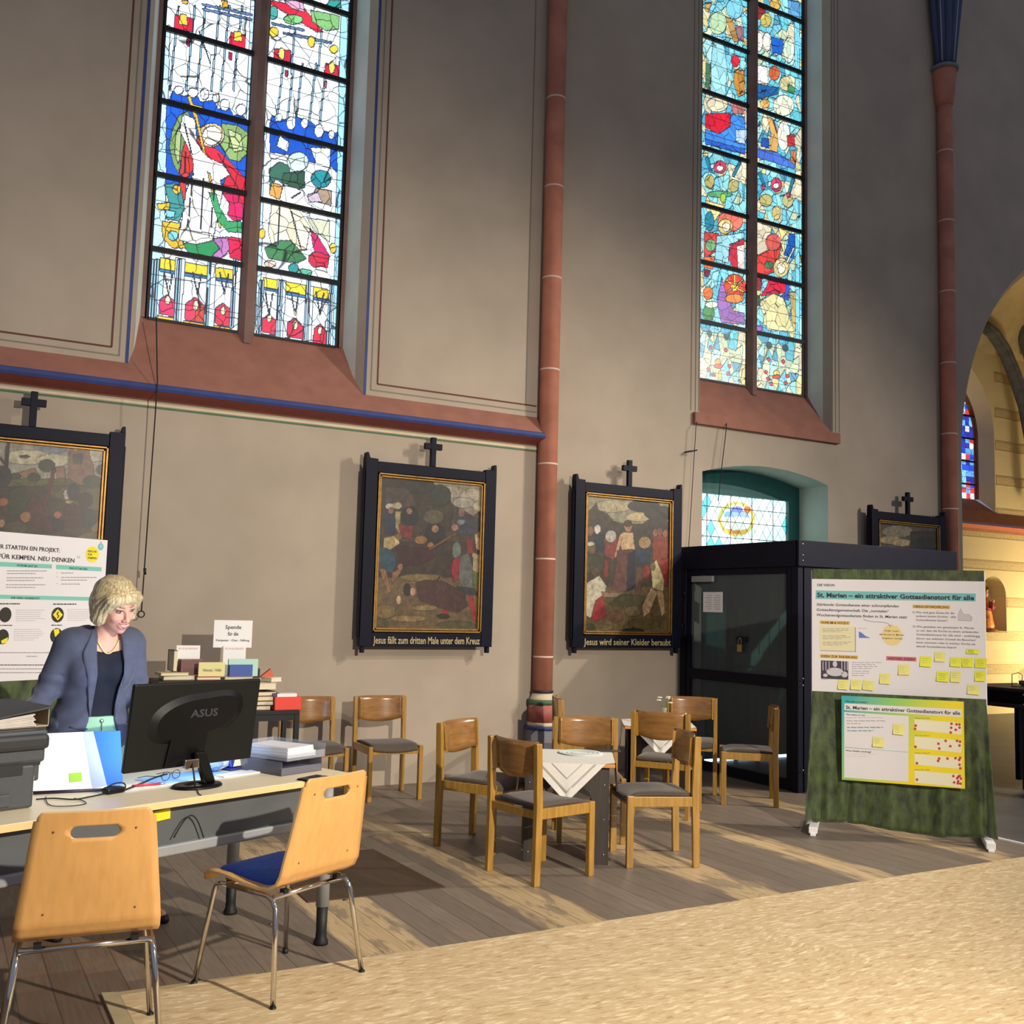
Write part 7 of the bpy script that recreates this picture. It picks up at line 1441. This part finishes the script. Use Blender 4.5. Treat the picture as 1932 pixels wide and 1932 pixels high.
# ================================================================== THE WOMAN (one continuous body grown from a distance field)
class Field:
    def __init__(s, xs, ys, zs):
        s.xs, s.ys, s.zs = xs, ys, zs; s.G = np.full((len(xs), len(ys), len(zs)), 1.0, np.float32)
    def sub(s, lo, hi):
        sl = []
        for ax, a, b in zip((s.xs, s.ys, s.zs), lo, hi):
            i0 = max(0, int(np.searchsorted(ax, a)) - 1); i1 = min(len(ax), int(np.searchsorted(ax, b)) + 1); sl.append(slice(i0, max(i1, i0 + 1)))
        return tuple(sl)
    def pts(s, sl): return np.meshgrid(s.xs[sl[0]], s.ys[sl[1]], s.zs[sl[2]], indexing='ij')
    def union(s, d, sl, k):
        g = s.G[sl]; h = np.clip(.5 + .5 * (g - d) / k, 0, 1); s.G[sl] = g * (1 - h) + d * h - k * h * (1 - h)
    def cut(s, d, sl, k):      # remove shape d
        g = s.G[sl]; d = -d; h = np.clip(.5 - .5 * (g - d) / k, 0, 1); s.G[sl] = g * (1 - h) + d * h + k * h * (1 - h)
    def cone(s, a, b, ra, rb, k=.02, sub=False, M=None):
        a, b = np.array(a, float), np.array(b, float)
        if M is not None: a = np.array(M @ Vector(a)); b = np.array(M @ Vector(b))
        pad = max(ra, rb) + k * 1.5 + .03; sl = s.sub(np.minimum(a, b) - pad, np.maximum(a, b) + pad); X, Y, Z = s.pts(sl)
        ab = b - a; t = np.clip(((X - a[0]) * ab[0] + (Y - a[1]) * ab[1] + (Z - a[2]) * ab[2]) / (ab @ ab + 1e-9), 0, 1)
        d = np.sqrt((X - a[0] - t * ab[0]) ** 2 + (Y - a[1] - t * ab[1]) ** 2 + (Z - a[2] - t * ab[2]) ** 2) - (ra + (rb - ra) * t)
        (s.cut if sub else s.union)(d, sl, k)
    def ell(s, c, r, k=.02, sub=False, M=None, rot=None):
        c = np.array(c, float); r = np.array(r, float); R = np.eye(3)
        if M is not None: cc = np.array(M @ Vector(c)); R = np.array(M.to_3x3())
        else: cc = c
        if rot is not None: R = R @ np.array(rot)
        pad = r.max() + k * 1.5 + .03; sl = s.sub(cc - pad, cc + pad); X, Y, Z = s.pts(sl)
        P = np.stack([X - cc[0], Y - cc[1], Z - cc[2]], -1) @ R; q = np.linalg.norm(P / r, axis=-1); q2 = np.linalg.norm(P / r ** 2, axis=-1)
        d = np.where(q2 > 1e-6, q * (q - 1) / np.maximum(q2, 1e-6), -r.min()); (s.cut if sub else s.union)(d, sl, k)
    def mesh(s, name, m, parent):
        G = s.G; sg = G < 0; nx, ny, nz = G.shape
        ax = [s.xs, s.ys, s.zs]; acc = np.zeros((nx - 1, ny - 1, nz - 1, 3)); cnt = np.zeros((nx - 1, ny - 1, nz - 1)); cross = []
        for a in range(3):
            s0 = [slice(None)] * 3; s1 = [slice(None)] * 3; s0[a] = slice(0, -1); s1[a] = slice(1, None)
            g0, g1 = G[tuple(s0)], G[tuple(s1)]; cr = (g0 < 0) != (g1 < 0); I = np.argwhere(cr); cross.append((a, I, sg[tuple(s0)][cr]))
            t = g0[cr] / (g0[cr] - g1[cr]); P = np.stack([ax[b][I[:, b]] for b in range(3)], -1).astype(float); P[:, a] += t * (ax[a][I[:, a] + 1] - ax[a][I[:, a]])
            o = [b for b in range(3) if b != a]
            for da in (0, 1):
                for db in (0, 1):
                    J = I.copy(); J[:, o[0]] -= da; J[:, o[1]] -= db
                    ok = (J[:, o[0]] >= 0) & (J[:, o[1]] >= 0) & (J[:, 0] < nx - 1) & (J[:, 1] < ny - 1) & (J[:, 2] < nz - 1)
                    np.add.at(acc, tuple(J[ok].T), P[ok]); np.add.at(cnt, tuple(J[ok].T), 1)
        m_ = cnt > 0; vid = -np.ones(cnt.shape, int); vid[m_] = np.arange(m_.sum()); V = acc[m_] / cnt[m_][:, None]; F = []
        for a, I, neg in cross:
            o = [(a + 1) % 3, (a + 2) % 3]; ok = (I[:, o[0]] > 0) & (I[:, o[1]] > 0) & (I[:, o[0]] < cnt.shape[o[0]]) & (I[:, o[1]] < cnt.shape[o[1]]); I, ng = I[ok], neg[ok]
            q = []
            for da, db in ((1, 1), (0, 1), (0, 0), (1, 0)): J = I.copy(); J[:, o[0]] -= da; J[:, o[1]] -= db; q.append(vid[tuple(J.T)])
            Q = np.stack(q, -1); Q[~ng] = Q[~ng][:, ::-1]; F.append(Q)
        F = np.concatenate(F); F = F[(F >= 0).all(1)]
        me = bpy.data.meshes.new(name); me.from_pydata(V.tolist(), [], F.tolist()); me.materials.append(m); me.polygons.foreach_set('use_smooth', [True] * len(F))
        bm = bmesh.new(); bm.from_mesh(me)
        for _ in range(2): bmesh.ops.smooth_vert(bm, verts=bm.verts, factor=.4, use_axis_x=True, use_axis_y=True, use_axis_z=True)
        bm.to_mesh(me); bm.free(); o = bpy.data.objects.new(name, me); COL.objects.link(o); o.parent = parent; return o
def axis(a, b, h, fine=()):
    out = [a]
    while out[-1] < b:
        x = out[-1]; st = h
        for f0, f1, fh in fine:
            if f0 - 1e-6 <= x < f1: st = min(st, fh)
        out.append(x + st)
    return np.array(out)

wx, wy = .715, 5.30
WR = thing('person', (wx, wy, 0), math.radians(12), 'smiling blonde woman in a blue grey blazer and mint trousers, standing behind the desk', 'person')
# joint positions, local: x to the viewer's right, -y the way she faces
hipL, hipR = (.085, .02, .90), (-.085, .02, .90)
kneeL, kneeR = (.20, -.03, .50), (-.10, -.03, .50); ankL, ankR = (.33, .04, .09), (-.11, .06, .09)
shL, shR = (.148, -.085, 1.335), (-.148, -.065, 1.325)
elL, elR = (.200, -.055, 1.075), (-.225, -.02, 1.095); wrL, wrR = (.205, -.24, .935), (-.345, -.20, 1.03)
HM = Matrix.Translation((.025, -.175, 1.520)) @ Matrix.Rotation(math.radians(15), 4, 'Z') @ Matrix.Rotation(math.radians(25), 4, 'X') @ Matrix.Rotation(math.radians(-9), 4, 'Y')
def body_prims(F, g=0.0, arms=True, legs=True, torso=True, ga=None):
    ga = g if ga is None else ga
    if torso:
        F.ell((0, .01, .93), (.160 + g, .112 + g, .13 + g), .05); F.ell((0, -.005, 1.06), (.128 + g, .092 + g, .14 + g), .06)
        F.ell((0, -.045, 1.20), (.140 + g, .098 + g, .15 + g), .06); F.cone((-.11, -.065, 1.325), (.11, -.080, 1.33), .062 + g, .062 + g, .06)
        F.ell((-.062, -.115, 1.215), (.058 + g, .05 + g, .056 + g), .04); F.ell((.062, -.122, 1.215), (.058 + g, .05 + g, .056 + g), .04)
    if arms:
        for s_, e_, w_ in ((shL, elL, wrL), (shR, elR, wrR)): F.cone(s_, e_, .052 + ga, .041 + ga, .03); F.cone(e_, w_, .041 + ga, .028 + ga, .015)
    if legs:
        for h_, k_, a_ in ((hipL, kneeL, ankL), (hipR, kneeR, ankR)): F.cone(h_, k_, .088 + g, .056 + g, .05); F.cone(k_, a_, .056 + g, .036 + g, .02)
xs = axis(-.55, .46, .0065, ((-.11, .16, .0032),)); ys = axis(-.52, .24, .0065, ((-.33, -.04, .0032),)); zs = axis(-.01, 1.70, .0075, ((1.36, 1.66, .0032),))
F = Field(xs, ys, zs); body_prims(F)
for a_ in (ankL, ankR): F.cone((a_[0], a_[1] + .02, .045), (a_[0] + (.03 if a_[0] > 0 else -.01), a_[1] - .14, .032), .036, .026, .03)
F.cone((0, -.075, 1.35), (.02, -.135, 1.46), .050, .046, .03)
# hands: palm, four fingers of different length and a thumb
def hand(F, wr, dirv, side, dn=(0, 0, -1)):
    d = Vector(dirv).normalized(); up_ = Vector(dn); acr = d.cross(up_).normalized(); up_ = acr.cross(d).normalized(); w0 = Vector(wr)
    F.cone(tuple(w0), tuple(w0 + d * .05), .024, .022, .01)
    for i, (o_, L_) in enumerate(((-.030, .066), (-.010, .076), (.010, .071), (.029, .056))):
        b_ = w0 + d * .062 + acr * o_; F.cone(tuple(w0 + d * .02 + acr * o_ * .6), tuple(b_), .014, .0115, .008)
        m1 = b_ + d * L_ * .5 + up_ * .006; m2 = m1 + d * L_ * .32 + up_ * .020; F.cone(tuple(b_), tuple(m1), .0105, .0095, .002); F.cone(tuple(m1), tuple(m2), .0095, .0078, .002)
    t0 = w0 + d * .018 - acr * side * .022; t1 = t0 + d * .030 - acr * side * .026 + up_ * .008; t2 = t1 + d * .028 - acr * side * .008 + up_ * .010
    F.cone(tuple(t0), tuple(t1), .015, .012, .006); F.cone(tuple(t1), tuple(t2), .012, .0095, .003)
hand(F, wrL, (-.05, -.95, -.35), -1); hand(F, wrR, (-.35, -.9, -.15), 1)
# head
F.ell((0, .018, .030), (.074, .092, .082), .01, M=HM); F.ell((0, -.020, -.030), (.060, .072, .080), .03, M=HM); F.ell((0, -.038, -.078), (.040, .044, .034), .03, M=HM); F.ell((0, -.070, -.100), (.017, .014, .014), .018, M=HM)
F.ell((-.036, -.062, -.028), (.022, .020, .019), .018, M=HM); F.ell((.036, -.062, -.028), (.022, .020, .019), .018, M=HM)
F.ell((-.031, -.088, .008), (.019, .014, .012), .010, True, M=HM); F.ell((.031, -.088, .008), (.019, .014, .012), .010, True, M=HM)
F.cone((-.045, -.074, .026), (-.014, -.085, .022), .008, .008, .010, M=HM); F.cone((.045, -.074, .026), (.014, -.085, .022), .008, .008, .010, M=HM)
F.cone((0, -.086, .012), (0, -.106, -.028), .0085, .0120, .008, M=HM); F.ell((-.0125, -.098, -.034), (.008, .010, .008), .005, M=HM); F.ell((.0125, -.098, -.034), (.008, .010, .008), .005, M=HM)
F.ell((0, -.086, -.062), (.028, .014, .020), .012, M=HM); F.ell((0, -.106, -.062), (.025, .014, .0075), .004, True, M=HM)
for sx in (-1, 1): F.ell((sx * .075, .012, -.008), (.008, .019, .030), .006, M=HM)
F.mesh('body', M_SKIN, WR)
# facial features
def hpt(p): return tuple(HM @ Vector(p))
def hb(mb): return mb
mb = MB()
for sx in (-1, 1): mb.ell((sx * .031, -.0745, .008), (.0125, .0105, .0072), 16, 10, 0, HM)
mb.build('eye', M_EYE, WR)
mb = MB()
for sx in (-1, 1): mb.ell((sx * .031 , -.0832, .0060), (.0052, .003, .0050), 14, 8, 0, HM)
mb.build('iris', M_IRIS, WR)
mb = MB()
for sx in (-1, 1):
    mb.tube([hpt((sx * (.031 + .015 * math.cos(a)), -.0815 - .0052 * math.sin(a) + .004 * abs(math.cos(a)), .0095 + .0058 * math.sin(a) - .001)) for a in [PI * i / 10 for i in range(11)]], .0017, 6)
mb.build('upper_lash', mat('dark_lash', (52, 36, 34), .6), WR)
mb = MB()
for sx in (-1, 1): mb.tube([hpt((sx * x, y, z)) for x, y, z in ((.013, -.0905, .0265), (.025, -.0885, .0315), (.038, -.081, .031), (.047, -.073, .026))], [.0018, .0026, .0024, .0012], 6)
mb.build('eyebrow', M_BROW, WR)
mb = MB(); mb.ell((0, -.0925, -.0605), (.0215, .008, .0058), 18, 8, 0, HM); mb.build('teeth', M_TEETH, WR)
mb = MB()
mb.tube([hpt((.0285 * t, -.1015 + .013 * t * t, -.0535 + .0065 * t * t - .001 * (1 - abs(t)))) for t in [-1 + i / 8 for i in range(17)]], [.0009 + .0013 * (1 - (-1 + i / 8) ** 2) for i in range(17)], 8)
mb.tube([hpt((.0285 * t, -.1005 + .013 * t * t, -.0705 + .0235 * t * t)) for t in [-1 + i / 8 for i in range(17)]], [.0009 + .0022 * (1 - (-1 + i / 8) ** 2) for i in range(17)], 8)
mb.build('lips', M_LIP, WR)
mb = MB(); mb.ell((-.081, -.004, -.036), (.004, .004, .004), 10, 6, 0, HM); mb.ell((.081, -.004, -.036), (.004, .004, .004), 10, 6, 0, HM); mb.build('earring', M_TEETH, WR)
# hair: chin-length bob swept over the forehead
hx = axis(-.16, .21, .0034); hy = axis(-.36, -.0, .0034); hz = axis(1.36, 1.67, .0034); F = Field(hx, hy, hz)
F.ell((0, .026, .042), (.094, .108, .092), .02, M=HM)
F.ell((-.076, .014, -.012), (.028, .062, .068), .03, M=HM); F.ell((.076, .014, -.012), (.026, .062, .066), .03, M=HM); F.ell((0, .076, -.02), (.082, .050, .080), .03, M=HM)
F.ell((-.083, .004, -.062), (.022, .045, .030), .02, M=HM); F.ell((.080, .004, -.058), (.019, .043, .028), .02, M=HM); F.ell((0, .078, -.075), (.065, .034, .032), .03, M=HM)
F.ell((-.045, -.060, .062), (.050, .034, .032), .02, M=HM); F.ell((.030, -.062, .066), (.056, .032, .028), .02, M=HM); F.ell((.066, -.038, .040), (.026, .036, .042), .02, M=HM); F.ell((-.070, -.035, .036), (.024, .036, .042), .02, M=HM)
F.ell((0, -.105, -.040), (.058, .064, .088), .012, True, M=HM); F.ell((0, -.06, -.12), (.055, .07, .06), .02, True, M=HM)
X, Y, Z = np.meshgrid(hx, hy, hz, indexing='ij'); HI = np.array(HM.inverted()); Lx = HI[0, 0] * X + HI[0, 1] * Y + HI[0, 2] * Z + HI[0, 3]; Ly = HI[1, 0] * X + HI[1, 1] * Y + HI[1, 2] * Z + HI[1, 3]; Lz = HI[2, 0] * X + HI[2, 1] * Y + HI[2, 2] * Z + HI[2, 3]
an = np.arctan2(Lx + .03, Ly + .02 + .5 * np.maximum(0, Lz)) ; F.G += (.0018 * np.sin(an * 19 + 22 * Lz) + .0010 * np.sin(an * 37 - 16 * Lz + 2)).astype(np.float32)
F.mesh('hair', M_HAIR, WR)
# knit top
xs = axis(-.30, .30, .0065); ys = axis(-.30, .20, .0065); zs = axis(.95, 1.45, .0065); F = Field(xs, ys, zs); body_prims(F, .008, arms=False, legs=False); F.cone((0, -.075, 1.35), (.015, -.12, 1.42), .052, .050, .02)
X, Y, Z = np.meshgrid(xs, ys, zs, indexing='ij'); neck = 1.298 + 2.2 * (X - .01) ** 2 + np.where(Y > -.05, .09, 0); F.G = np.maximum(F.G, (Z - neck).astype(np.float32)); F.G = np.maximum(F.G, (.985 - Z).astype(np.float32)); F.mesh('knit_top', M_TOP, WR)
# trousers with fly, waistband
xs = axis(-.26, .42, .0075); ys = axis(-.20, .22, .0075); zs = axis(.08, 1.03, .0075); F = Field(xs, ys, zs); body_prims(F, .013, arms=False)
X, Y, Z = np.meshgrid(xs, ys, zs, indexing='ij'); F.G = np.maximum(F.G, (Z - 1.0).astype(np.float32)); F.G = np.maximum(F.G, (.11 - Z).astype(np.float32)); tro = F.mesh('trousers', M_TROUSER, WR)
mb = MB(); mb.tube([(.012, -.119, .985), (.012, -.126, .93), (.010, -.118, .86)], .0022, 6); mb.build('fly_seam', mat('seam_green', (84, 120, 96), .8), tro)
mb = MB(); mb.ell((.012, -.1225, .978), (.009, .004, .009), 14, 8); mb.build('trouser_button', M_STEEL, tro)
# blazer: opened in front, lapels, sleeves
xs = axis(-.46, .36, .006); ys = axis(-.34, .20, .006); zs = axis(.80, 1.46, .006); F = Field(xs, ys, zs)
body_prims(F, .026, arms=False, legs=False); F.ell((0, .0, .90), (.188, .135, .12), .05)
for s_, e_, w_ in ((shL, elL, wrL), (shR, elR, wrR)):
    F.cone(s_, e_, .062, .051, .03); F.cone(e_, tuple(np.array(e_) * .25 + np.array(w_) * .75), .051, .042, .015)
F.cone((-.06, -.045, 1.385), (.06, -.055, 1.385), .034, .034, .03); F.cone((-.140, -.07, 1.362), (.140, -.085, 1.366), .036, .036, .03)
X, Y, Z = np.meshgrid(xs, ys, zs, indexing='ij')
jc = F.G.copy()
# folds at the elbow and waist
F.G += (.0035 * np.sin(Z * 95 + X * 30) * (np.abs(X) > .17) * (Z < 1.2) + .003 * np.sin((Z - X * .8) * 70) * (Z < 1.15) * (np.abs(X) < .17)).astype(np.float32)
cen = .012 + .0 * Z; half = np.interp(Z, [.80, .90, .98, 1.05, 1.20, 1.30, 1.36, 1.46], [.120, .085, .062, .056, .066, .062, .056, .052]); 
opn = (np.abs(X - cen) - half); front = Y + .035; F.G = np.maximum(F.G, -np.maximum(opn, front).astype(np.float32))
Fi = Field(xs, ys, zs); body_prims(Fi, .010, legs=False, arms=False); Fi.cone((0, -.07, 1.36), (.02, -.135, 1.47), .058, .056, .02)
F.G = np.maximum(F.G, -Fi.G); F.G = np.maximum(F.G, (.835 - Z).astype(np.float32)); jk = F.mesh('blazer', M_JACKET, WR)
def jy(x, z):
    i = int(np.clip(np.searchsorted(xs, x), 1, len(xs) - 1)); k = int(np.clip(np.searchsorted(zs, z), 1, len(zs) - 1)); col = jc[i, :, k]; w_ = np.where(col < 0)[0]
    return ys[w_[0]] - .003 if len(w_) else -.12
for sx in (-1, 1):
    zz = [1.405, 1.37, 1.335, 1.30, 1.26, 1.20, 1.13, 1.06, 1.00]; inn = [.050, .054, .058, .061, .062, .060, .056, .055, .056]; wd = [.020, .034, .048, .060, .058, .046, .032, .018, .006]
    vs = []; n = 5
    for sd in (0, 1):
        for z, a_, w_ in zip(zz, inn, wd):
            for i in range(n + 1):
                x = .012 + sx * (a_ + w_ * i / n); y = jy(x, z); vs.append((x, y - (.0075 if sd == 0 else .001) + (.005 * (1 - i / n) if sd == 0 else 0), z))
    m_ = len(zz); N = m_ * (n + 1); fs = []
    for j in range(m_ - 1):
        for i in range(n): q = j * (n + 1) + i; fs.append((q, q + 1, q + n + 2, q + n + 1)); fs.append((N + q, N + q + n + 1, N + q + n + 2, N + q + 1))
    for i in range(n): fs.append((i, N + i, N + i + 1, i + 1)); q = (m_ - 1) * (n + 1) + i; fs.append((q, q + 1, N + q + 1, N + q))
    for j in range(m_ - 1): q = j * (n + 1); fs.append((q, q + n + 1, N + q + n + 1, N + q)); q += n; fs.append((q, N + q, N + q + n + 1, q + n + 1))
    mb = MB(); mb.add(vs, fs, 0, True); mb.build('lapel', M_JACKET, jk)
    mb = MB(); P = [(.012 + sx * (.07 + .07 * t), 0, .945 + .01 * t) for t in (0, .33, .66, 1)]; P = [(x, jy(x, z) - .003, z) for x, _, z in P]; mb.tube(P, .0045, 6); mb.build('pocket_welt', M_JACKET, jk)
mb = MB(); P = []
for i in range(25):
    t = -1 + 2 * i / 24; x = .012 + .050 * t; z = 1.292 + .062 * abs(t) ** 1.9; P.append((x, None, z))
FB = Field(axis(-.08, .10, .006), axis(-.25, .0, .003), axis(1.26, 1.42, .006)); body_prims(FB, .003, arms=False, legs=False); FB.cone((0, -.075, 1.35), (.02, -.135, 1.46), .053, .049, .03)
def sy(x, z):
    i = int(np.clip(np.searchsorted(FB.xs, x), 0, len(FB.xs) - 1)); k = int(np.clip(np.searchsorted(FB.zs, z), 0, len(FB.zs) - 1)); w_ = np.where(FB.G[i, :, k] < 0)[0]; return FB.ys[w_[0]] - .004 if len(w_) else -.14
P = [(x, sy(x, z), z) for x, _, z in P]
for _ in range(3): P = [P[0]] + [(b[0], (a[1] + b[1] + c[1]) / 3, b[2]) for a, b, c in zip(P[:-2], P[1:-1], P[2:])] + [P[-1]]
mb.tube(P, .0036, 8); mb.build('necklace', M_PEARL, WR)
for (a_, dx) in ((ankL, .03), (ankR, -.01)):
    mb = MB(); vs = []; rings = [(.075, .022, .06), (.06, .036, .075), (.02, .042, .085), (-.04, .042, .065), (-.10, .045, .050), (-.15, .038, .040), (-.185, .018, .028)]; K = 16
    for (yy, hw, hh) in rings:
        for k in range(K): t = 2 * PI * k / K; vs.append((a_[0] + dx * (-yy) / .15 + hw * math.cos(t), a_[1] + yy, max(.001, hh * .5 + hh * .5 * math.sin(t))))
    mb.add(vs, [(j * K + k, j * K + (k + 1) % K, (j + 1) * K + (k + 1) % K, (j + 1) * K + k) for j in range(6) for k in range(K)] + [tuple(range(K))[::-1], tuple(range(6 * K, 7 * K))], 0, True); mb.build('shoe', M_RUBBER, WR)

# ------------------------------------------------------------------ small repeated parts become parts of their own
def split_islands(o):
    me = o.data; n = len(me.vertices); par = list(range(n))
    def find(a):
        while par[a] != a: par[a] = par[par[a]]; a = par[a]
        return a
    for e in me.edges: a, b = find(e.vertices[0]), find(e.vertices[1]); par[a] = b
    groups = {}
    for p in me.polygons: groups.setdefault(find(p.vertices[0]), []).append(p.index)
    if len(groups) < 2 or len(groups) > 40: return
    co = [tuple(v.co) for v in me.vertices]; first = True
    for g in groups.values():
        vm = {}; vs = []; fs = []; sm = []; mi = []
        for pi in g:
            p = me.polygons[pi]; f = []
            for v in p.vertices:
                if v not in vm: vm[v] = len(vs); vs.append(co[v])
                f.append(vm[v])
            fs.append(f); sm.append(p.use_smooth); mi.append(p.material_index)
        m2 = bpy.data.meshes.new(me.name); m2.from_pydata(vs, [], fs); m2.polygons.foreach_set('use_smooth', sm); m2.polygons.foreach_set('material_index', mi)
        for mt in me.materials: m2.materials.append(mt)
        c = o.copy(); c.data = m2; COL.objects.link(c)
        for k in kids(o):
            if first: k.parent = c
        first = False
    bpy.data.objects.remove(o)
SPLIT = {'woven_band', 'screw', 'blossom', 'stem', 'plug', 'eye', 'iris', 'upper_lash', 'eyebrow', 'earring', 'screw_plug', 'rubber_pad', 'saddle_bar', 'lead_bar', 'printed_ring', 'mortar_joint', 'lever_arch', 'daylight_gap', 'holder', 'edge_lead', 'temple', 'arm', 'head', 'ring', 'cross_rail', 'cable_coil'}
for o in [o for o in bpy.data.objects if o.type == 'MESH' and o.name.split('.')[0] in SPLIT]: split_islands(o)
